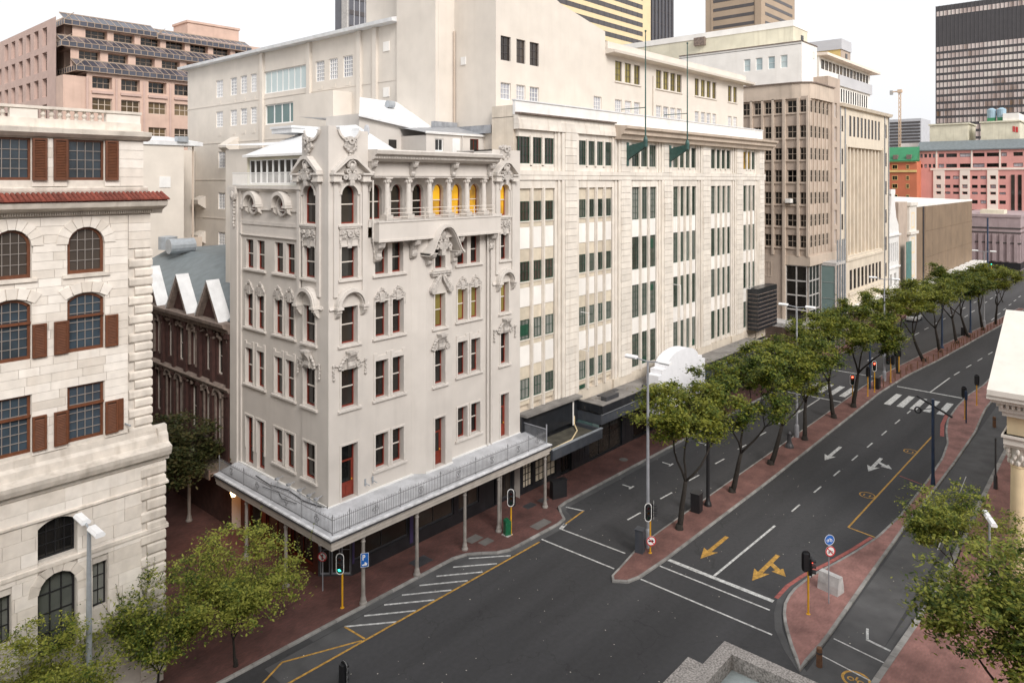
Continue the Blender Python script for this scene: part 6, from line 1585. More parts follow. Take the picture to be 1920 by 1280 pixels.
part(MB().box(105.5, 112, 36.6, 45, 4.6, 4.9).box(105.4, 112, 36.5, 36.6, 4.5, 5.1).box(105.4, 105.5, 36.6, 45, 4.5, 5.1), 'canopy', 'concrete', br)
# white upper block
wq = thing('white_upper_block', 'plain white rendered block with four small windows above the brown office', 'building', (116, 46, 40))
wbs = F(113.0, 0, SIDE)
ops_ = [(-50.3+2.0*k, -49.2+2.0*k, 43.6, 45.6) for k in range(4)]
part(MB().wall(wbs, -62, -41.0, 40.0, 47.4, ops_, 0, .2).face([(113, 41, 40), (119.6, 41, 40), (119.6, 41, 47.4), (113, 41, 47.4)]).box(113, 119.6, 41.1, 62, 47, 47.1), 'wall', 'cream_light', wq)
for o in ops_: window(wq, wbs, o[0], o[2], 1.1, 2.0, 'white_steel', 'glass_pale', rec=.12, nx=1, ny=2)
part(MB().fb(wbs, -62, -40.9, -.3, .1, 47.4, 47.55).fb(F(0, 41), 113, 119.7, -.3, .1, 47.4, 47.55), 'coping', 'dark_stone', wq)
window(wq, F(0, 41), 117.8, 45.3, .7, 1.1, 'tan_trim', 'glass_dark', rec=0)
# weathered concrete block
cb = thing('concrete_block', 'weathered yellowish concrete plant block with white rim on the skyline', 'building', (121, 57, 40))
part(MB().box(118, 124.4, 44.2, 78, 40, 51.0), 'wall', 'yellow_conc', cb); part(MB().box(117.9, 124.5, 44.1, 78, 51.0, 52.0), 'rim', 'cream_light', cb); part(MB().box(121.4, 122.4, 44.1, 44.2, 47.0, 50.0), 'window', 'glass_dark', cb)
part(MB().box(117.3, 118, 59.5, 61.5, 49.8, 51.2), 'roof_vent', 'dark_stone', cb)
# set back storeys behind
ub = thing('setback_office', 'set back office storeys with white balcony band and long roof edge', 'building', (138, 42, 36))
uf = F(0, 42.0)
ops_ = [(124.5+1.9*k, 126.1+1.9*k, 44.6, 46.2) for k in range(14)]+[(133.2+1.35*k, 134.0+1.35*k, 39.9, 42.2) for k in range(13)]
part(MB().wall(uf, 123.6, 152, 36, 46.6, ops_, 0, .4).face([(152, 42, 36), (152, 60, 36), (152, 60, 46.6), (152, 42, 46.6)]).face([(123.6, 42, 36), (123.6, 60, 36), (123.6, 60, 46.6), (123.6, 42, 46.6)]), 'wall', 'cream_light', ub)
for o in ops_: window(ub, uf, o[0], o[2], o[1]-o[0], o[3]-o[2], 'dark_grey', 'glass_gold' if o[2] > 44 else 'glass_dark', rec=.03, nx=2 if o[2] > 44 else 1, ny=2)
part(MB().fb(uf, 133, 152.2, 0, .35, 42.6, 44.5), 'balcony_band', 'grey_tower', ub); part(MB().prof(uf, 123.4, 154, [(-6, 46.6), (1.4, 46.65), (1.4, 47.1), (-6, 47.6)]), 'roof_edge', 'pink_cream', ub)
yb = thing('yellow_block', 'mustard yellow lift block with grey corner on the skyline', 'building', (163, 54, 40))
part(MB().box(160, 166.2, 50, 60, 40, 53.6), 'wall', 'yellow_paint', yb); part(MB().box(160.05, 166.3, 49.9, 50, 40, 53.6), 'grey_wall', 'tan_wall', yb); part(MB().box(159.8, 166.4, 49.7, 60.2, 53.6, 55.8), 'rim', 'grey_tower', yb)
part(MB().box(159.9, 160, 54.5, 59, 50.5, 52.6), 'window', 'glass_dark', yb); part(MB().box(162.8, 164, 49.8, 49.9, 49, 53), 'window', 'glass_dark', yb)
# stone building with tall fins
fb_ = thing('finned_building', 'pale stone building with a tall recessed panel of vertical fins', 'building', (138, 39, .1))
fz_ = F(0, 38.9)
side_ops = [(x, x+.9, z, z+2.6) for x in (125.0, 150.7) for z in (34.0, 28.6, 23.2, 17.8, 12.6, 7.6)]
top_ops = [(129.0+2.1*k, 130.2+2.1*k, 33.4, 36.9) for k in range(9)]; low_ops = [(129.2+2.15*k, 130.6+2.15*k, 7.4, 10.8) for k in range(9)]
part(MB().wall(fz_, 123.7, 152.9, 0, 38.2, side_ops+top_ops+low_ops+[(127.6, 148.6, 13.2, 31.6)], 0, .9).face([(152.9, 38.9, 0), (152.9, 60, 0), (152.9, 60, 38.2), (152.9, 38.9, 38.2)]).box(123.7, 152.9, 39.9, 60, 37, 38.1), 'wall', 'fin_stone', fb_)
part(MB().box(127.6, 148.6, 39.8, 39.9, 13.2, 31.6), 'recess_wall', 'tan_trim', fb_)
for k in range(10): part(MB().prof(F(127.6+2.1*k+1.05, 39.8, 0), -.28, .28, [(0, 13.2), (.55, 13.2), (.55, 31.6), (0, 31.6)]), 'fin', 'fin_stone', fb_)
for o in side_ops+top_ops+low_ops: window(fb_, fz_, o[0], o[2], o[1]-o[0], o[3]-o[2], 'dark_stone', 'glass_dark', rec=.03, nx=1, ny=2, fw=.05)
part(MB().prof(fz_, 123.6, 153.4, [(-.5, 38.0), (.5, 38.1), (.7, 38.6), (-.5, 38.7)]).fb(fz_, 127.2, 127.6, 0, .2, 12.8, 32).fb(fz_, 148.6, 149, 0, .2, 12.8, 32).fb(fz_, 127.2, 149, 0, .2, 12.4, 12.8).fb(fz_, 128.4, 149.2, 0, .3, 6.6, 7.1), 'moulding', 'fin_stone', fb_)
m = MB()
for x in (124.1, 126.6, 149.9, 152.6): m.tube([fz_.p(x, .12, 38), fz_.p(x, .12, 3)], .1, 6)
part(m, 'downpipe', 'flashing', fb_)
part(MB().box(128, 158, 34.6, 38.9, 4.3, 4.7), 'canopy', 'cream_light', fb_); part(MB().box(128, 158, 34.4, 34.6, 3.9, 4.8), 'canopy_fascia', 'dark_stone', fb_)
# white gabled house fronts
cg = thing('white_gabled_house', 'narrow white plaster house with a tapering curved gable', 'house', (156, 39, .1))
gfr = F(0, 39.2)
part(MB().wall(gfr, 153.2, 161.5, 0, 15.2, [(154.4+1.35*k, 155.3+1.35*k, 9.8, 13.6) for k in range(5)]+[(155, 156.6, 5, 7.5), (158, 159.6, 5, 7.5)], 0, .4), 'wall', 'white_paint', cg)
for k in range(5): window(cg, gfr, 154.4+1.35*k, 9.8, .9, 3.8, 'white_steel', 'glass_white', rec=.3, nx=1, ny=3)
part(MB().plate(gfr, [(153.0, 15.2), (161.6, 15.2), (161.3, 17), (159.6, 18.6), (158.8, 21), (158.5, 23), (158.9, 23.3), (158.9, 24.2), (155.7, 24.2), (155.7, 23.3), (156.1, 23), (155.8, 21), (155, 18.6), (153.3, 17)], -.5, 0), 'gable', 'white_paint', cg)
part(MB().fb(gfr, 152.9, 161.8, -.1, .4, 15.0, 15.3).fb(gfr, 152.9, 161.8, -.1, .3, 8.6, 8.9), 'cornice', 'white_paint', cg)
part(MB().face([(153.5, 39.7, 17), (157.3, 39.7, 22.5), (157.3, 52, 22.5), (153.5, 52, 17)]).face([(157.3, 39.7, 22.5), (161, 39.7, 17), (161, 52, 17), (157.3, 52, 22.5)]), 'roof', 'tile_red', cg)
c2 = thing('cream_turret_house', 'narrow cream house front with ochre panels beside the brown box', 'house', (168, 39, .1))
part(MB().box(161.6, 168.5, 39.3, 50, 0, 21.5), 'side_wall', 'tan_wall', c2); part(MB().box(168.5, 174.5, 38.9, 48, 0, 20.8).box(168.2, 174.8, 38.5, 48, 14.6, 15.2).box(168.3, 174.7, 38.6, 48, 20.6, 21.3), 'wall', 'cape_white', c2)
for z in (15.8, 10.5, 5.5): window(c2, F(0, 38.88), 170.2, z, 2.6, 3.4, 'cape_cream', 'glass_white', rec=0, nx=2, ny=2, fw=.3)
part(MB().box(162.5, 166, 37.9, 38.1, 1, 13.5), 'banner', 'teal_panel', c2)
# big brown box
bb = thing('brown_box_building', 'windowless brown panelled box building with white roof edge', 'building', (205, 39, .1))
part(MB().box(175.0, 237, 39.0, 70, 0, 20.4), 'wall', 'brown_box', bb); part(MB().face([(175, 38.95, 20.5), (237, 38.95, 20.5), (237, 75, 21.6), (168, 75, 21.6)]).box(174.9, 237.1, 38.9, 39.3, 20.2, 20.7), 'roof', 'cream_light', bb)
for k in range(8): 
    for z in (2.8, 8.7, 14.6): part(MB().box(182.5+6.8*k, 189.2+6.8*k, 38.92, 39.0, z, z+5.8), 'wall_panel', 'brown_box', bb)
part(MB().box(180.4, 181.3, 38.85, 39.0, 2, 20.2), 'slit_window', 'black_metal', bb); part(MB().box(175, 240, 35.6, 39, 3.1, 3.5), 'canopy', 'cream_light', bb)
for k in range(9): part(MB().box(178+6.8*k, 182+6.8*k, 36, 38.8, 3.5, 3.75), 'canopy_light', 'white_paint', bb)
# mauve building with fins at the bend
mv = thing('mauve_building', 'low mauve building with fins and dark bands at the bend', 'building', (262, 36, .1))
part(MB().box(252, 300, 29.5, 46, 0, 15.2).box(251.8, 300, 29.3, 46.2, 15.2, 16.0), 'wall', 'mauve', mv)
for z in (10.6, 11.9, 7.6): part(MB().box(251.85, 300, 29.38, 46, z, z+.4), 'band', 'tower_band', mv)
for k in range(9): part(MB().box(253+2.5*k, 254.1+2.5*k, 29.1, 29.5, 2.5, 10.4), 'fin', 'mauve', mv); part(MB().box(251.6, 252, 30.2+1.75*k, 31.0+1.75*k, 2.5, 10.4), 'fin', 'mauve', mv)
part(MB().box(251.9, 300, 29.45, 46, .2, 2.2), 'shop_band', 'dark_shop', mv); part(MB().box(256, 262, 34, 40, 16, 17.2), 'roof_house', 'yellow_conc', mv)
# pink office and its neighbours, end of the view
po = thing('pink_office', 'salmon pink office building with grey roof and cream panels', 'building', (290, 45, 0))
pof = F(290.0, 0, SIDE)
colA = [(63.5, 62.7), (62.2, 61.3), (60.8, 60.0), (59.5, 58.7), (57.7, 56.0), (55.4, 52.1), (51.3, 48.0), (47.4, 44.0), (43.4, 39.9), (39.3, 37.7), (35.9, 33.3)]
colB = [(58.3, 57.0), (55.7, 54.1), (53.3, 51.5), (50.4, 49.0), (47.7, 46.0), (45.2, 43.5), (42.3, 40.8), (39.8, 38.0)]
ops_ = [(-p, -q, c0, c1) for c0, c1 in ((34.0, 35.3), (30.4, 31.7)) for p, q in colA]+[(-p, -q, c0, c1) for c0, c1 in ((26.4, 27.5), (23.3, 24.4), (21.2, 22.0), (18.0, 19.2), (14.8, 15.9)) for p, q in colB]
part(MB().wall(pof, -64.7, -10, 0, 36.6, ops_, 0, .5), 'wall', 'pink_wall', po)
for i, o in enumerate(ops_): window(po, pof, o[0], o[2], o[1]-o[0], o[3]-o[2], 'dark_grey', 'glass_dark' if i % 3 else 'glass_white', rec=.4, nx=2, ny=1, fw=.1)
for p, q in ((59.3, 58.4), (56.9, 55.8), (51.2, 50.5), (48.9, 48.2), (43.2, 42.4), (40.7, 40.1)): part(MB().fb(pof, -p, -q, 0, .3, 14.6, 29.4), 'cream_panel', 'pink_cream', po)
for p, q in ((59.3, 56.2), (51.2, 48.2), (43.2, 40.1)):
    for z0, z1 in ((27.6, 29.4), (24.5, 26.3), (22.1, 23.2), (19.3, 21.1), (16.0, 17.9)): part(MB().fb(pof, -p+.01, -q-.01, 0, .29, z0, z1), 'cream_panel', 'pink_cream', po)
part(MB().fb(pof, -60.2, -12, 0, .32, 29.5, 30.2), 'string_course', 'pink_cream', po)
m = MB()
for y in (58.3, 47.7, 39.6): m.fb(pof, -y-.25, -y+.25, 0, .2, 30.21, 36.4)
part(m, 'pilaster', 'pink_cream', po)
part(MB().prof(pof, -64.7, -5, [(.6, 36.3), (.6, 36.7), (-5, 39.9), (-5, 36.3)]), 'roof', 'slate_roof', po)
for y in (36.5, 34.6): part(MB().fb(pof, -y, -y+1, 0, .2, 15, 27.8), 'glass_strip', 'glass_dark', po)
for y0, y1, zt in ((49.8, 61.7, 45.7), (34.9, 46.0, 45.8)): part(MB().box(296, 310, y0, y1, 30, zt).box(295.6, 310.4, y0-.4, y1+.4, zt, zt+.5), 'plant_room', 'yellow_conc', po)
part(MB().box(296.5, 309, 35.2, 39.7, 45, 48.8), 'plant_room', 'cream_light', po)
m = MB()
for k, y in enumerate((36.7, 36.3, 35.8, 35.5)): m.box(295.9, 296.0, y-.14, y+.14, 42.4-.1*k, 44.3-.12*k)
part(m, 'red_lettering', 'sign_red', po)
for k, yy in enumerate((43.3, 40.4)):
    tank = thing('water_tank', ('round blue roof tank on a green stand, left one of the two', 'round blue roof tank on a green stand, right one of the two')[k], 'water tank', (299, yy, 46.3), group='roof water tanks')
    part(MB().lathe(299, yy, [(1.3, 47.6), (1.4, 50.4), (.5, 51)], 14), 'tank', 'tank', tank)
    part(MB().box(297.8, 300.2, yy-1.1, yy+1.1, 46.3, 47.6), 'stand', 'green_roof', tank)
og_ = thing('green_roofed_house', 'orange brick house with a bright green mansard roof and dormers', 'house', (285, 70, 0))
ogf = F(284, 0, SIDE)
part(MB().box(284, 299, 63.2, 75.1, 0, 32.8), 'wall', 'orange_wall', og_)
part(MB().prof(ogf, -75.1, -63.2, [(.8, 32.6), (.8, 33.0), (-4, 37.9), (-4, 32.6)]), 'roof', 'green_roof', og_)
for y in (70.7, 66.4): part(MB().fb(ogf, -y, -y+1.5, -2, .6, 33.4, 35.0), 'dormer', 'dark_stone', og_)
for y, w_ in ((71.1, 1.8), (66.6, 1.0)):
    for z in (29.9, 26.0, 23.1, 19.3): window(og_, ogf, -y, z, w_, 1.6, 'yellow_paint', 'glass_dark', rec=-.1, nx=2, ny=1, fw=.12)
part(MB().fb(ogf, -74.2, -63.2, 0, .5, 32.3, 33.1).fb(ogf, -74.2, -63.2, 0, .4, 28.8, 29.6), 'cornice', 'yellow_paint', og_)
part(MB().box(300, 330, 59.7, 72, 20, 39.8), 'white_gable', 'white_paint', og_)
# grey slab block and the tower crane
gb = thing('grey_slab_block', 'distant grey slab block with white balcony bands', 'tower', (600, 145, 0))
gbf = F(600, 0, SIDE)
part(MB().box(600, 630, 130.7, 162.5, 0, 71.8), 'wall', 'grey_tower', gb)
for k in range(9): part(MB().fb(gbf, -162.5, -131.2, 0, .6, 68.5-2.4*k, 69.7-2.4*k), 'window_band', 'tower_band', gb)
cr2 = thing('tower_crane', 'slender orange tower crane above the distant rooftops', 'crane', (500, 120.8, 0))
X, cy, cz, s = 500.0, 120.8, 81.4, .55; m = MB()
for dx in (-s, s):
    for dy in (-s, s): m.box(X+dx-.12, X+dx+.12, cy+dy-.12, cy+dy+.12, 20, cz)
for k in range(22): z = 20+(cz-20)*k/22; z2 = 20+(cz-20)*(k+1)/22; m.tube([(X-s, cy-s, z), (X-s, cy+s, z2)], .12, 4); m.tube([(X-s, cy+s, z), (X+s, cy+s, z2)], .12, 4); m.tube([(X-s, cy+s, z), (X-s, cy-s, z2)], .12, 4)
part(m, 'mast', 'crane', cr2)
part(MB().box(X-.5, X+.5, 119.3, 126.0, cz-.2, cz+.5), 'jib', 'crane', cr2); part(MB().box(X-.8, X+.8, 124.8, 126.4, cz-1.6, cz+1.0), 'counterweight', 'concrete', cr2); part(MB().box(X-1, X+1, cy-1.2, cy+1.2, cz-.8, cz+1.3), 'cab', 'crane', cr2)
# black glass tower
bk_ = thing('black_tower', 'tall black office tower with reflecting window rows at right', 'tower', (430, 60, 0))
bkf = F(420, 0, SIDE)
part(MB().box(420, 455, 20, 84.7, 0, 114.6), 'curtain_wall', 'tower_mullion', bk_)
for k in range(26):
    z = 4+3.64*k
    if z < 95: part(MB().fb(bkf, -84.4, -20.2, 0, .1, z, z+2.35), 'window_row', 'reflection_cells', bk_)
part(MB().fb(bkf, -84.4, -20.2, 0, .1, 109.4, 111.8), 'window_row', 'reflection_cells', bk_)
m = MB()
for k in range(38): m.fb(bkf, -84.7+1.72*k-.12, -84.7+1.72*k+.12, .1, .45, 0, 114.6)
part(m, 'mullion', 'tower_mullion', bk_)

# ================================================================== near right: corner of a cream classical building
cc = thing('portico_building', 'cream classical building corner with fluted capital, column and white pediment roof', 'building', (56, 6, .1))
CY = 8.0
cf_ = F(0, CY, pi)          # faces the street (+Y); a runs towards -X
part(MB().box(57.0, 90, -8, 7.6, 0, 11.2), 'wall', 'cape_cream', cc)
part(MB().box(54.6, 90, -8, 7.9, 11.2, 11.5).box(54.4, 90, -8, 8.05, 11.5, 11.75), 'entablature', 'cape_white', cc)
part(MB().box(55.0, 90, -8, 7.7, 10.0, 11.2), 'frieze', 'cape_cream', cc)
part(MB().box(54.7, 90, -8, 7.85, 9.4, 10.0).box(54.55, 90, -8, 7.95, 9.85, 10.0), 'architrave', 'cape_white', cc)
dm = MB()
for k in range(40): dm.box(54.2, 54.5, 7.95-.3*k-.16, 7.95-.3*k, 11.76, 12.05); dm.box(54.5+.3*k, 54.66+.3*k, 7.95, 8.2, 11.76, 12.05)
part(dm, 'dentils', 'cape_white', cc, kind='stuff')
part(MB().box(54.5, 90, -8, 7.94, 11.76, 12.1).box(53.9, 90, -8, 8.4, 12.1, 12.35).box(53.6, 90, -8, 8.6, 12.35, 12.6), 'cornice', 'cape_white', cc)
# raking roof rising along the street, its gable towards the street
part(MB().plate(F(0, 8.55), [(53.5, 12.62), (53.5, 12.95), (61.2, 16.9), (69, 12.95), (69, 12.62), (68.2, 12.62), (61.2, 16.2), (54.4, 12.62)], 0, 16), 'pediment_roof', 'cape_white', cc)
part(MB().plate(F(0, 8.2), [(54.8, 12.6), (67.6, 12.6), (61.2, 16.0)], 0, 15), 'tympanum', 'cape_cream', cc)
def big_col(x, y):
    part(MB().lathe(x, y, [(.72, 0), (.72, .25), (.62, .35), (.66, .5), (.56, .62), (.55, 3), (.47, 7.9), (.52, 7.95), (.5, 8.05)], 28), 'column', 'cape_cream', cc, smooth=False)
    m = MB().lathe(x, y, [(.46, 8.05), (.48, 8.5), (.6, 9.1), (.68, 9.2)], 16).box(x-.72, x+.72, y-.72, y+.72, 9.2, 9.38)
    for ring, (zz, rr_, n) in enumerate(((8.25, .56, 10), (8.62, .62, 10), (8.98, .74, 8))):
        for k in range(n): t = 2*pi*(k+ring*.5)/n; m.ball((x+rr_*cos(t), y+rr_*sin(t), zz), (.13, .13, .2), 6, 5)
    part(m, 'capital', 'cape_white', cc)
for x, y in ((55.6, 7.1), (60.2, 7.1), (55.6, 2.5)): big_col(x, y)
for o in cc.children: o.location.y -= .55
# unseen blocks added on this side of the street to shade the junction
nb = thing('added_shade_block', 'unseen tall block added behind the viewpoint to shade the street', 'building', (-20, -30, 0))
part(MB().box(-60, 20, -60, -10, 0, 42), 'wall', 'tan_wall', nb)
part(MB().box(-60.3, 20.3, -60.3, -9.7, 42, 43), 'parapet', 'cream', nb)
for k in range(9):
    for z in range(3, 40, 4): window(nb, F(0, -9.9, pi), 40-6.2*k, z, 2.6, 2.4, 'white_steel', 'glass_dark', rec=-.1, nx=2, ny=2)
part(MB().box(60, 175, -50, -8.01, 0, 27), 'added_shade_mass', 'cape_cream', cc)  # unseen mass added behind the portico to darken the street
# granite parapet of the roof just below the viewer
gp = thing('granite_parapet_roof', 'speckled granite parapet round a small white flat roof at the bottom edge', 'parapet', (18, 8, 0))
gx, gy, gz = 20.75, 9.85, 12.0
part(MB().box(12, gx-.02, -2, gy-.02, 0, 11.4), 'wall', 'granite', gp)
part(MB().box(gx-.45, gx, -2, gy, 11.4, gz).box(12, gx-.45, gy-.45, gy, 11.4, gz).box(12, gx-1.35, gy, gy+.5, 11.4, gz-.05).box(gx-1.75, gx-1.35, gy, gy+.5, 11.4, gz-.04), 'coping', 'granite', gp)
part(MB().box(12, gx-.451, -2, gy-.451, 11.4, 11.55), 'flat_roof', 'roof_patina', gp)
# ================================================================== trees
def tree_meshes(seed, height, crown_r, crown_h, trunk_h, leafs, leaf, fork=3, lean=.3, matn='leaf_median', flat=.5, r0=.17, dens=.5, sig=(.22, .34, .5), sprigs=0):
    r = random.Random(seed); m = MB(); tips = []
    def limb(p, d, L_, rad, lv):
        pts = [p]; rs = [rad]; q = p.copy(); dd = d.copy(); n = 4
        for i in range(n):
            dd = (dd+Vector((r.uniform(-.28, .28), r.uniform(-.28, .28), r.uniform(-.06, .16)))*(.8 if lv else .45)).normalized()
            q = q+dd*(L_/n); pts.append(q.copy()); rs.append(rad*(1-.42*(i+1)/n))
            if lv >= 2 and i >= 1: tips.append((q.copy(), lv))
        m.tube(pts, rs, 7 if lv < 2 else 5)
        if lv < 3:
            k = fork if lv < 2 else 3
            a0 = r.random()*6.28
            for j in range(k):
                a = a0+6.28*j/k+r.uniform(-.5, .5); sp = r.uniform(.55, 1.05) if lv else r.uniform(.45, .85)
                nd = (dd+Vector((cos(a)*sp, sin(a)*sp, r.uniform(-.05, .25)))).normalized()
                limb(q.copy(), nd, L_*r.uniform(.62, .85)*(1.15 if lv == 0 else 1), rs[-1]*.72, lv+1)
        else: tips.append((q.copy(), 4))
    limb(Vector((0, 0, -.1)), Vector((r.uniform(-lean, lean)*.3, r.uniform(-lean, lean)*.3, 1)).normalized(), trunk_h, r0, 0)
    m.lathe(0, 0, [(r0*1.7, -.1), (r0*1.25, .12), (r0*1.02, .4)], 8)
    # fit the branch ends into the crown
    zc = height-crown_h/2
    cl = []
    for t, lv in tips:
        cl.append(t)
    for i in range(int(len(tips)*dens)+6):
        a = r.random()*6.28; u = math.sqrt(r.random()); rr_ = crown_r*u; zz = zc+crown_h*.5*(1-u*u*flat)*r.uniform(-.75, 1)
        cl.append(Vector((rr_*cos(a), rr_*sin(a), zz)))
    keep = [c for c in cl if (c.x/crown_r)**2+(c.y/crown_r)**2 < 1.25 and c.z > trunk_h*.9]
    keep = [c for c in keep if mnoise.noise(c*.6+Vector((seed, 0, 0))) > -.16]
    vs, fs = [], []
    for i in range(leafs):
        c = r.choice(keep); sg = sig[r.randrange(3)]
        p = c+Vector((r.gauss(0, sg), r.gauss(0, sg), r.gauss(0, sg*.42)))
        a = r.random()*6.28; el = r.gauss(-.12, .38); l = leaf*r.uniform(.6, 1.4); wd = l*r.uniform(.35, .6)
        d = Vector((cos(a)*cos(el), sin(a)*cos(el), sin(el))); sd = d.cross(Vector((r.gauss(0, .42), r.gauss(0, .42), 1))).normalized()
        k = len(vs); q = p+d*l
        vs += [tuple(p), tuple(p+d*l*.45+sd*wd*.5), tuple(q), tuple(p+d*l*.5-sd*wd*.5)]; fs.append((k, k+1, k+2, k+3))
    tw = MB()
    for i in range(sprigs):
        c = r.choice(keep); d0 = Vector((c.x*.12+r.gauss(0, .18), c.y*.12+r.gauss(0, .18), 1)).normalized(); ln = r.uniform(.7, 1.7); p0 = c+Vector((r.gauss(0, .2), r.gauss(0, .2), .1))
        tw.tube([p0, p0+d0*ln*.5, p0+d0*ln], [.014, .01, .005], 4)
        for j in range(int(ln*22)):
            t_ = r.random(); p = p0+d0*ln*t_; a = r.random()*6.28; el = r.uniform(.1, .9); l = leaf*r.uniform(.6, 1.1)*(1.1-.5*t_); wd = l*.45
            d = Vector((cos(a)*cos(el), sin(a)*cos(el), sin(el))); sd = d.cross(Vector((r.gauss(0, .4), r.gauss(0, .4), 1))).normalized(); k = len(vs)
            vs += [tuple(p), tuple(p+d*l*.45+sd*wd*.5), tuple(p+d*l), tuple(p+d*l*.5-sd*wd*.5)]; fs.append((k, k+1, k+2, k+3))
    lm = MB(); lm.v, lm.f, lm.mi = vs+tw.v, fs+[tuple(i+len(vs) for i in q) for q in tw.f], [0]*len(fs)+[1]*len(tw.f)
    return m.mesh('trunk', 'bark', True), lm.mesh('crown', [matn, 'bark'])
def plant_tree(name, label, meshes, loc, th=0.0, s=1.0, group=None, sz=None):
    t = thing(name, label, 'tree', loc, group)
    for me, n in zip(meshes, ('trunk', 'crown')):
        o = part(me, n, None, t, loc); o.rotation_euler = (0, 0, th); o.scale = (s, s, sz or s)
    return t
MT = [tree_meshes(21+i, 11.0, 4.1, 4.0, 3.75, 18000, .26, matn='leaf_median', dens=.45, r0=.25, lean=1.2) for i in range(4)]
spots = [(48.4, 26.55, .95, 'first street tree from the near tip of the median, bushy and yellowish'),
 (57.1, 26.45, .98, 'second median street tree counted from the near tip of the median'), (65.0, 26.4, 1.0, 'third median street tree counted from the near tip of the median'),
 (73.4, 26.35, .98, 'fourth median street tree, with a crooked trunk'), (82.3, 26.4, 1.0, 'fifth median street tree, just before the zebra crossing'),
 (87.7, 26.0, 1.06, 'sixth median street tree, its forked trunk right at the zebra crossing'), (107.0, 26.0, 1.05, 'median street tree just past the traffic signals and zebra crossing'),
 (116.5, 25.0, 1.05, 'second street tree beyond the zebra crossing on the railed median'), (124.5, 24.6, 1.0, 'third street tree beyond the zebra crossing on the railed median'),
 (133.0, 23.9, 1.05, 'fourth street tree beyond the zebra crossing on the railed median'), (139.5, 23.4, 1.0, 'fifth street tree beyond the zebra crossing on the railed median'),
 (147.5, 22.6, 1.05, 'next to last street tree at the far bend of the median'), (155.0, 21.9, .95, 'last street tree at the far end of the median')]
for i, (x, y, s, lb) in enumerate(spots): plant_tree('street_tree', lb, MT[(i*3+1) % 4], (x, y, .1), i*1.9+.4, s, 'street trees along the median')
NT = [tree_meshes(41, 8.1, 3.5, 7.0, 1.6, 24000, .17, matn='leaf_near', dens=1.5, sprigs=70, r0=.1, flat=.8, sig=(.16, .26, .4)), tree_meshes(43, 7.8, 2.4, 6.4, 1.6, 13000, .17, matn='leaf_near', dens=1.2, sprigs=50, r0=.1, flat=.8, sig=(.16, .26, .4))]
plant_tree('young_tree', 'leafy young tree at the bottom left in front of the side street', NT[0], (19.0, 36.7, .1), .3, .95, 'young trees on the left pavement')
plant_tree('young_tree', 'slender young tree in front of the stone wall, right of the white lamp', NT[1], (15.2, 37.4, .1), 1.7, .92, 'young trees on the left pavement')
plant_tree('young_tree', 'young tree filling the bottom left corner beside the white lamp', NT[0], (10.0, 36.6, .1), 3.3, .82, 'young trees on the left pavement')
RT = [tree_meshes(51, 9.0, 4.2, 5.0, 2.6, 14000, .25, matn='leaf_near', dens=.8, sprigs=12, sig=(.2, .3, .45)), tree_meshes(53, 9.0, 3.6, 6.0, 2.6, 19000, .22, matn='leaf_near', dens=1.8, sig=(.2, .3, .45))]
plant_tree('pavement_tree', 'spreading tree at the right beside the cycle lane and blue pole', RT[0], (52.6, 9.3, .1), .6, .74, 'trees on the right pavement')
plant_tree('pavement_tree', 'dense tree at the bottom right corner in front of the portico column', RT[1], (39.4, 4.9, .1), 2.0, 1.05, 'trees on the right pavement')
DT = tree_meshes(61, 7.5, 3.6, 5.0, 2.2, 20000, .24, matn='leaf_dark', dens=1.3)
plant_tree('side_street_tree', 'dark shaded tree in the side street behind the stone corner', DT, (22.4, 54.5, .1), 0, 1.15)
plant_tree('distant_tree', 'small pale tree at the far bend of the street', MT[2], (185, 24.8, .1), .5, .42)

# ================================================================== street lamps
def lamp(x, y, h, th, label, matn='pole_grey', r=.11, arm=1.0, group='tall twin street lamps', foot=True, hd=1.0):
    t = thing('street_lamp', label, 'street lamp', (x, y, .1), group)
    fr = F(x, y, th)
    m = MB().tube([(x, y, .1), (x, y, h*.5), (x, y, h)], [r*1.15, r, r*.65], 12)
    if foot: m.lathe(x, y, [(r*2.1, .1), (r*2.1, 1.2), (r*1.7, 1.35), (r*1.2, 1.45)], 12)
    part(m, 'pole', matn, t)
    part(MB().tube([fr.p(-arm, 0, h+.12), fr.p(0, 0, h), fr.p(arm, 0, h+.12)], .05, 8), 'arm', matn, t)
    for s in (-1, 1):
        a = s*(arm+.35*hd)
        part(MB().prof(F(fr.p(a, 0, 0)[0], fr.p(a, 0, 0)[1], th), -.45*hd, .45*hd, [(-.16*hd, h+.05), (.16*hd, h+.05), (.2*hd, h+.15), (.12*hd, h+.27), (-.12*hd, h+.27), (-.2*hd, h+.15)]), 'lamp_head', 'lamp_white', t)
        part(MB().fb(fr, a-.35*hd, a+.35*hd, -.12*hd, .12*hd, h+.02, h+.05), 'lamp_glass', 'glass_pale', t)
    return t
lamp(44.55, 26.9, 13.2, pi/2, 'tall grey twin street lamp at the near tip of the median', group='tall twin street lamps')
lamp(73.6, 27.2, 13.2, pi/2, 'tall grey twin street lamp rising from the tree canopy in mid median')
lamp(101.8, 26.4, 13.2, pi/2, 'grey twin street lamp near the zebra crossing signals', arm=1.0)
lamp(150.5, 22.9, 13.4, pi/2, 'farthest twin street lamp, in front of the brown box building')
lw = lamp(11.9, 36.7, 10.0, pi/2, 'white headed twin lamp in front of the stone building', 'galv', .13, .5, None, False, 1.15)
lr = lamp(50.4, 7.4, 6.0, .4, 'white headed lamp among the trees at the bottom right', 'galv', .09, .2, None, False, .9)

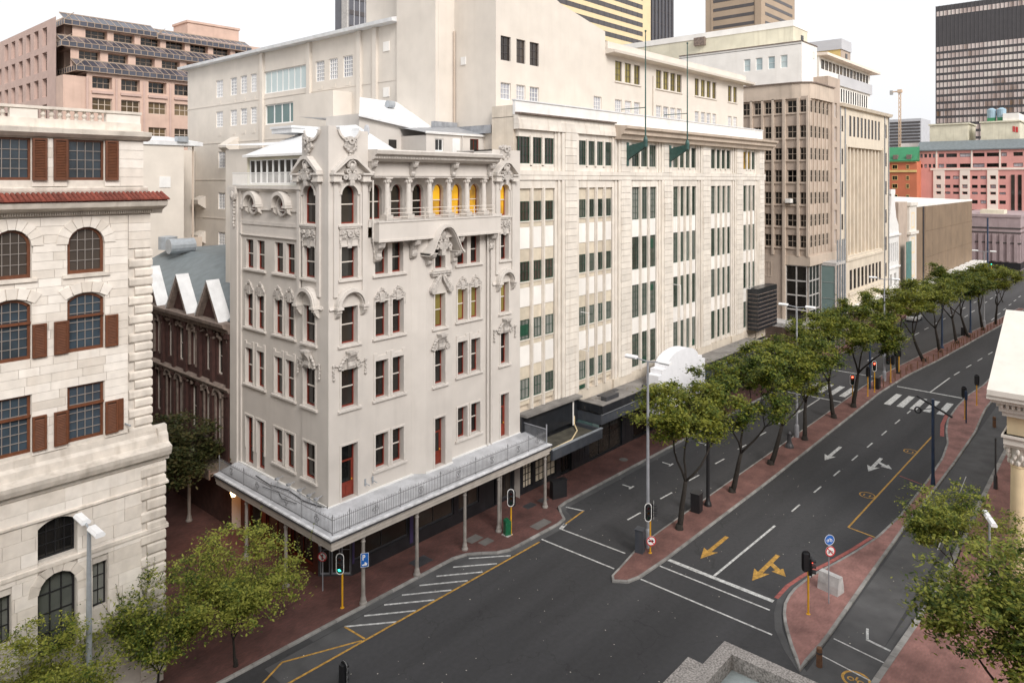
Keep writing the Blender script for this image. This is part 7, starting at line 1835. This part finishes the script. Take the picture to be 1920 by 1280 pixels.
# ================================================================== traffic signals
mat('lens_red_on', (1, .06, .03), .3, .02, 3, emit=7); mat('lens_green_on', (.03, .9, .5), .3, .02, 3, emit=3.5)
mat('lens_red', (.10, .012, .014), .2, .05, 3); mat('lens_amber', (.12, .05, .01), .2, .05, 3); mat('lens_green', (.012, .07, .04), .2, .05, 3)
HDM = {}
def signal_head(t, x, y, z, th, on=None, border=True, d=.0):
    """backboard with rounded ends, three lenses under visors; th turns its face"""
    fr = F(x, y, th, z); n = 10
    o_ = [(.25*cos(pi*i/n), .40+.25*sin(pi*i/n)) for i in range(n+1)]+[(-.25*cos(pi*i/n), -.40-.25*sin(pi*i/n)) for i in range(n+1)]
    h = part(MB().plate(fr, o_, -.02, .02).fb(fr, -.15, .15, -.2, -.02, -.5, .5), 'signal_head', 'black_metal', t)
    if border:
        m = MB()
        i2 = [(a*.84, c*.925) for a, c in o_]
        for i in range(len(o_)): j = (i+1) % len(o_); m.plate(fr, [o_[i], o_[j], i2[j], i2[i]], .021, .03)
        b = part(m, 'border', 'sign_white', t)
    for k, (c, q) in enumerate(((.33, 'red'), (0, 'amber'), (-.33, 'green'))):
        p = bpy.data.objects.new('lens', MB().ring(fr, 0, c, 0, .115, .02, .05, 12, 0, 2*pi).mesh('lens', 'lens_'+q+('_on' if on == q else ''))); COL.objects.link(p); p.parent = h
        v = bpy.data.objects.new('visor', MB().ring(fr, 0, c, .125, .14, .02, .24, 8, -.2, pi+.2).mesh('visor', 'black_metal')); COL.objects.link(v); v.parent = h
def signal(x, y, label, heads, h=2.7, extra=None):
    t = thing('traffic_signal', label, 'traffic light', (x, y, .12), 'traffic signals')
    part(MB().lathe(x, y, [(.13, .1), (.13, .14), (.06, .16), (.06, h+.5)], 10), 'pole', 'pole_yellow', t)
    for (dx, dy, dz, th, on, bd) in heads: signal_head(t, x+dx, y+dy, h+dz, th, on, bd)
    return t
TOW, AWY = SIDE, pi/2      # facing back along the street, facing ahead
signal(25.9, 36.9, 'traffic signal showing green on the near corner below the verandah', [(-.16, 0, .25, -.9, 'green', True)], 2.6)
s_ = signal(39.45, 35.3, 'traffic signal with white edge in front of the verandah beside the green bin', [(-.15, -.1, .3, -.75, None, True), (.25, .1, .1, AWY+.4, None, False)], 2.6)
s_ = signal(43.95, 26.35, 'traffic signal at the near tip of the median above a no-turn sign', [(-.2, .05, .3, -.75, None, True), (.25, -.1, .35, .5, None, True)], 2.7)
signal(44.05, 15.6, 'black backed traffic signal on the brick island beside the round signs', [(.05, .16, .3, AWY+.6, None, False), (.15, -.15, .05, 0.35, 'red', False)], 2.9)
signal(88.6, 26.35, 'traffic signal showing red beside the forked tree at the zebra crossing', [(-.1, 0, .3, TOW+.4, 'red', True)], 2.7)
signal(93.2, 26.0, 'black backed traffic signal on the median at the middle of the zebra crossing', [(.1, 0, .3, AWY-.3, None, False)], 2.7)
signal(95.6, 25.9, 'traffic signal showing red with a white edge on the median beyond the zebra crossing', [(-.1, 0, .4, TOW+.5, 'red', True)], 2.9)
signal(101.6, 25.6, 'double black signal on the median beside the first railing bollards', [(.1, -.2, .3, AWY-.2, None, False), (-.1, .3, .3, TOW, None, False)], 2.7)
signal(106.8, 25.9, 'farther signal on the median, next to the tree beyond the crossing', [(.1, 0, .3, AWY, None, False), (-.1, .35, .3, TOW, None, False)], 2.7)
signal(91.3, 15.65, 'black backed signal on the right island by the zebra crossing, left of two', [(.1, .1, .3, AWY, None, False)], 2.7)
signal(97.8, 15.6, 'black backed signal on the right island, farther of the two past the zebra', [(.1, 0, .3, AWY, None, False)], 2.7)
signal(160, 17.6, 'distant traffic signal showing red above the portico roof', [(-.1, 0, .3, TOW+.3, 'red', False)], 3.0)
signal(232, 33.6, 'distant traffic signal showing green at the bend of the street', [(-.1, 0, .3, TOW, 'green', False)], 3.4)
signal(22.3, 31.5, 'traffic signal whose top just shows at the bottom edge', [(-.1, 0, .3, AWY, None, True)], .15)

# ================================================================== signs
def disc(m, fr, r, b0, b1, n=24): return m.ring(fr, 0, 0, 0, r, b0, b1, n, 0, 2*pi)
def round_sign(x, y, z, th, kind, label, pole=True, r=.32):
    t = thing('round_sign', label, 'sign', (x, y, .12 if pole else z-.4), 'round road signs')
    fr = F(x, y, th, z); fo = F(fr.p(0, .06, 0)[0], fr.p(0, .06, 0)[1], th, z)
    if pole: part(MB().tube([(x, y, .1), (x, y, z+.3)], .035, 8), 'pole', 'pole_grey', t)
    part(disc(MB(), fo, r, 0, .02), 'plate', 'sign_blue' if kind == 'cycle' else 'sign_white', t)
    if kind != 'cycle':
        part(MB().ring(fo, 0, 0, r*.8, r, .021, .03, 24, 0, 2*pi), 'rim', 'sign_red', t)
        m = MB()
        if kind == 'noturn': m.plate(fo, [(-.2, -.05), (.02, -.05), (.02, -.13), (.2, 0), (.02, .13), (.02, .05), (-.2, .05)], .021, .026)
        elif kind == 'nocycle':
            for s in (-1, 1): m.ring(fo, s*.1, -.06, .05, .08, .021, .026, 10, 0, 2*pi)
            m.plate(fo, [(-.1, -.06), (0, .1), (.1, -.06), (.07, -.06), (0, .06), (-.07, -.06)], .021, .026)
        else: m.plate(fo, [(-.04, -.18), (.04, -.18), (.04, .05), (.1, .05), (0, .18), (-.1, .05), (-.04, .05)], .021, .026)
        part(m, 'symbol', 'sign_black', t)
        c = cos(pi/4)*r*.82; part(MB().plate(fo, [(-c-.03, c), (-c+.02, c+.03), (c+.03, -c), (c-.02, -c-.03)], .027, .032), 'slash', 'sign_red', t)
    else:
        part(MB().ring(fo, 0, 0, r*.92, r, .021, .026, 24, 0, 2*pi), 'rim', 'sign_white', t)
        m = MB()
        for s in (-1, 1): m.ring(fo, s*.11, -.04, .055, .085, .021, .026, 10, 0, 2*pi)
        m.plate(fo, [(-.12, -.05), (-.02, .1), (.09, .08), (.13, -.03), (.1, -.03), (.06, .05), (-.02, .06), (-.09, -.05)], .021, .026)
        part(m, 'symbol', 'sign_white', t)
    return t
round_sign(43.88, 26.25, 1.05, -.75, 'noturn', 'red ringed no right turn sign low on the median signal pole', False, .34)
round_sign(45.98, 15.05, 4.05, -.7, 'cycle', 'blue round cycle sign on the grey pole of the brick island')
round_sign(45.92, 14.98, 3.4, -.7, 'nocycle', 'red ringed no cycling sign below the blue cycle sign', False)
round_sign(26.15, 39.35, 2.3, -1.0, 'none', 'red ringed round sign in the shade beside the corner shop', True, .3)
pt = thing('parking_sign', 'blue parking sign with white letter P on the first verandah post', 'sign', (26.95, 36.1, 2.4))
psf = F(26.95, 36.1, -.55, 2.5)
part(MB().plate(psf, [(-.24, 0), (.24, 0), (.24, .85), (-.24, .85)], .08, .1), 'plate', 'sign_blue', pt)
part(MB().fb(psf, -.13, -.07, .101, .106, .42, .76).ring(psf, -.06, .66, .04, .1, .101, .106, 10, -pi/2, pi/2).fb(psf, -.1, -.05, .101, .106, .7, .76).fb(psf, -.1, -.05, .101, .106, .56, .62), 'letter_p', 'sign_white', pt)
part(MB().plate(psf, [(-.15, .1), (.12, .1), (.16, .2), (.02, .32), (-.02, .2), (-.15, .16)], .101, .106), 'symbol', 'sign_white', pt)
part(MB().fb(psf, -.24, .24, .101, .104, 0, .02).fb(psf, -.24, .24, .101, .104, .83, .85).fb(psf, -.24, -.22, .101, .104, .02, .83).fb(psf, .22, .24, .101, .104, .02, .83), 'rim', 'sign_white', pt)
bp = thing('direction_sign', 'small blue sign on the dark blue pole by the zebra signals', 'sign', (96.6, 26.7, .12))
part(MB().tube([(96.6, 26.7, .1), (96.6, 26.7, 7.2)], .12, 10), 'pole', 'pole_blue', bp); part(MB().box(96.4, 96.46, 26.2, 26.9, 6.4, 7.1), 'plate', 'sign_blue', bp)

# ================================================================== other street furniture
gbn = thing('litter_bin', 'green plastic litter bin beside the signal in front of the verandah', 'bin', (39.25, 35.5, .12))
part(MB().prof(F(39.25, 35.5, -.4), -.22, .22, [(-.2, .14), (.2, .14), (.22, .95), (.2, 1.05), (-.2, 1.05), (-.22, .95)]), 'body', 'bin_green', gbn)
part(MB().ring(F(39.25, 35.5, -.4), 0, 1.05, 0, .23, -.23, .23, 10).fb(F(39.25, 35.5, -.4), -.14, .14, .2, .235, .84, 1.0), 'hood', 'bin_green', gbn); part(MB().box(38.95, 39.55, 35.2, 35.8, .12, .16), 'base', 'concrete', gbn)
def cabinet(x, y, w_, d_, h, th, label, matn='black_metal', name='cabinet', grp=None):
    t = thing(name, label, 'cabinet', (x, y, .12), grp); fr = F(x, y, th)
    part(MB().fb(fr, -w_/2, w_/2, -d_/2, d_/2, .1, h), 'body', matn, t); part(MB().fb(fr, -w_/2-.04, w_/2+.04, -d_/2-.04, d_/2+.04, h, h+.06), 'lid', matn, t)
    part(MB().fb(fr, -w_/2+.06, w_/2-.06, d_/2, d_/2+.015, .25, h-.1).fb(fr, w_/2-.16, w_/2-.1, d_/2+.015, d_/2+.03, h*.5, h*.5+.14), 'door', matn, t)
cabinet(46.7, 36.6, 1.35, .5, 1.5, -.35, 'low black service cabinet on the brick pavement past the last verandah post', grp='service cabinets')
cabinet(51.9, 26.95, .75, .7, 1.55, .1, 'black cabinet on the median beside the first dark lamp post', grp='service cabinets')
cabinet(43.6, 26.95, .55, .55, 1.7, .2, 'tall grey cabinet at the foot of the twin lamp on the median tip', 'bluegrey_trim', grp='service cabinets')
cabinet(97.4, 26.1, .9, .6, 1.5, 0, 'black cabinet on the median between the zebra signals', grp='service cabinets')
cabinet(140.6, 24.3, .9, .6, 1.4, 0, 'black cabinet under the far median trees', grp='service cabinets')
def post(x, y, h, label, matn='black_metal', r=.14, grp='dark poles on the median'):
    t = thing('dark_pole', label, 'pole', (x, y, .12), grp)
    part(MB().lathe(x, y, [(r*2.2, .1), (r*2.0, .3), (r*1.3, .55), (r, .8), (r*.85, h)], 12), 'shaft', matn, t); part(MB().lathe(x, y, [(r*.95, h), (r*1.1, h+.1), (r*.3, h+.3)], 12), 'cap', matn, t)
post(53.4, 26.75, 7.5, 'black tapering pole between the first two median trees'); post(70.3, 26.7, 1.4, 'short stout dark post on the median between third and fourth tree', 'dark_grey', .2)
post(127.5, 24.9, 8, 'dark blue pole among the far median trees', 'pole_blue'); post(143.5, 23.8, 8, 'dark blue pole near the far end of the median', 'pole_blue'); post(222, 33.0, 16, 'tall dark blue pole at the bend of the street', 'pole_blue', .22)
cn = thing('camera_pole', 'dark blue pole with a slanting crossbar beside the cycle lane', 'pole', (69.8, 13.3, 0))
part(MB().lathe(69.8, 14.3, [(.2, .1), (.16, .6), (.13, 1), (.12, 7.4)], 12), 'pole', 'pole_blue', cn)
part(MB().tube([(69.6, 15.5, 7.5), (70.0, 12.9, 6.1)], .09, 6), 'crossbar', 'black_metal', cn); part(MB().ring(F(69.6, 15.4, SIDE, 6.3), 0, 0, .18, .3, -.04, .04, 12, 0, 2*pi).tube([(69.6, 15.4, 6.3), (69.8, 14.35, 6.6)], .03, 6), 'bracket_ring', 'black_metal', cn)
sp = thing('slim_post', 'slim dark post standing at the kerb near the portico column', 'post', (72.4, 10.2, .12))
part(MB().lathe(72.4, 10.2, [(.16, .1), (.14, 1.2), (.07, 1.3), (.06, 4.2), (.09, 4.25), (.04, 4.4)], 10), 'shaft', 'dark_grey', sp)
ps2 = thing('blue_signal_post', 'slim dark blue post beside the two island signals at the crossing', 'post', (89.9, 15.4, .12))
part(MB().tube([(89.9, 15.3, .1), (89.9, 15.3, 3.6)], .07, 8).fb(F(89.9, 15.3, 0), -.12, .12, -.12, .12, 2.6, 3.5), 'shaft', 'pole_blue', ps2)
cbr = thing('concrete_barrier', 'grey concrete barrier block standing on the brick island', 'barrier', (47.5, 15.5, .13))
part(MB().prof(F(47.55, 15.45, 1.4), -.66, .66, [(-.42, .13), (.42, .13), (.36, .6), (.2, 1.18), (-.2, 1.18), (-.36, .6)]), 'block', 'barrier', cbr); part(MB().prof(F(47.55, 15.45, 1.4), .661, .68, [(-.34, .16), (.34, .16), (.15, 1.1), (-.15, 1.1)]), 'end_face', 'barrier', cbr)
for x, y, h, lb in ((39.9, 13.55, 1.0, 'short brown bollard at the tip of the brick island'), (90.8, 12.9, 1.1, 'brown bollard standing in the cycle lane near the column'), (99.3, 13.2, 1.1, 'farther brown bollard in the cycle lane by the portico roof')):
    t = thing('bollard', lb, 'bollard', (x, y, 0), 'brown bollards'); part(MB().lathe(x, y, [(.16, 0), (.15, h-.04), (.13, h)], 12), 'shaft', 'bollard_brown', t); part(MB().lathe(x, y, [(.165, h*.7), (.165, h*.78)], 12), 'band', 'dark_grey', t)
# railing of short posts along the far median
pts = resample([(98.5, 25.65), (107, 25.05), (118.6, 23.85), (132, 22.85), (154, 21.25), (165, 20.7)], 2.1, False)
NTH = 'first second third fourth fifth sixth seventh eighth ninth tenth eleventh twelfth thirteenth fourteenth fifteenth sixteenth seventeenth eighteenth nineteenth twentieth twenty-first twenty-second twenty-third twenty-fourth twenty-fifth twenty-sixth twenty-seventh twenty-eighth twenty-ninth thirtieth thirty-first thirty-second thirty-third thirty-fourth thirty-fifth'.split()
for i, (x, y) in enumerate(pts):
    t = thing('median_bollard', NTH[i]+' thin dark post from the zebra crossing along the far median', 'bollard', (x, y, .14), 'row of thin posts along the far median')
    part(MB().lathe(x, y, [(.06, .1), (.06, 1.1), (.075, 1.12), (.03, 1.2)], 8), 'shaft', 'bollard_brown', t)
for j, i in enumerate((2, 5, 8, 11, 14, 15, 16, 19, 22)):
    (x0, y0), (x1, y1) = pts[i], pts[i+1]
    t = thing('rail_hoop', NTH[j]+' low rail hoop from the zebra crossing among the far median posts', 'railing', (x0, y0, .14), 'low rails on the far median')
    part(MB().tube([(x0, y0+.5, .1), (x0, y0+.5, .9), (x0+1.2, y0+.45, .9), (x0+1.2, y0+.45, .1)], .05, 6), 'hoop', 'bollard_brown', t)
# cars far down the street
def car(x, y, th, matn, label):
    t = thing('parked_car', label, 'car', (x, y, 0), 'parked cars'); fr = F(x, y, th)
    part(MB().prof(F(*fr.p(0, 0, 0)[:2], th+pi/2), -.85, .85, [(-2.1, .3), (2.1, .3), (2.15, .75), (1.3, .95), (-2.0, 1.0), (-2.15, .7)]), 'body', matn, t)
    part(MB().prof(F(*fr.p(0, 0, 0)[:2], th+pi/2), -.72, .72, [(-1.7, 1.0), (1.2, .95), (.5, 1.45), (-1.2, 1.48)]), 'cabin', 'glass_blue', t)
    for a in (-1.35, 1.35):
        for b in (-.8, .8):
            p = fr.p(a, b, .32); d = Vector((fr.nx, fr.ny, 0))*.12; q = Vector(p); part(MB().tube([q-d, q+d], .32, 12), 'wheel', 'black_metal', t)
car(128, 33.9, 0, 'dark_grey', 'dark car parked under the trees far down the street'); car(150, 33.8, 0, 'sign_white', 'white car parked far down the street past the trees')
# litter and grit on the asphalt
lt = MB(); r7 = random.Random(77)
for i in range(260):
    x, y = r7.uniform(19, 70), r7.uniform(12, 35)
    if (24.9 < y < 27.8 and x > 39) or (13.8 < y < 17.8 and x > 38): continue
    s_ = r7.uniform(.012, .05); a = r7.random()*6.28
    lt.face([(x+s_*cos(a+t)*r7.uniform(.6, 1.3), y+s_*sin(a+t)*r7.uniform(.6, 1.3), .02) for t in (0, 1.6, 3.1, 4.7)])
o = part(lt, 'litter', 'litter', None); o['kind'] = 'stuff'; o['label'] = 'small pale scraps of litter strewn over the asphalt'; o['category'] = 'litter'
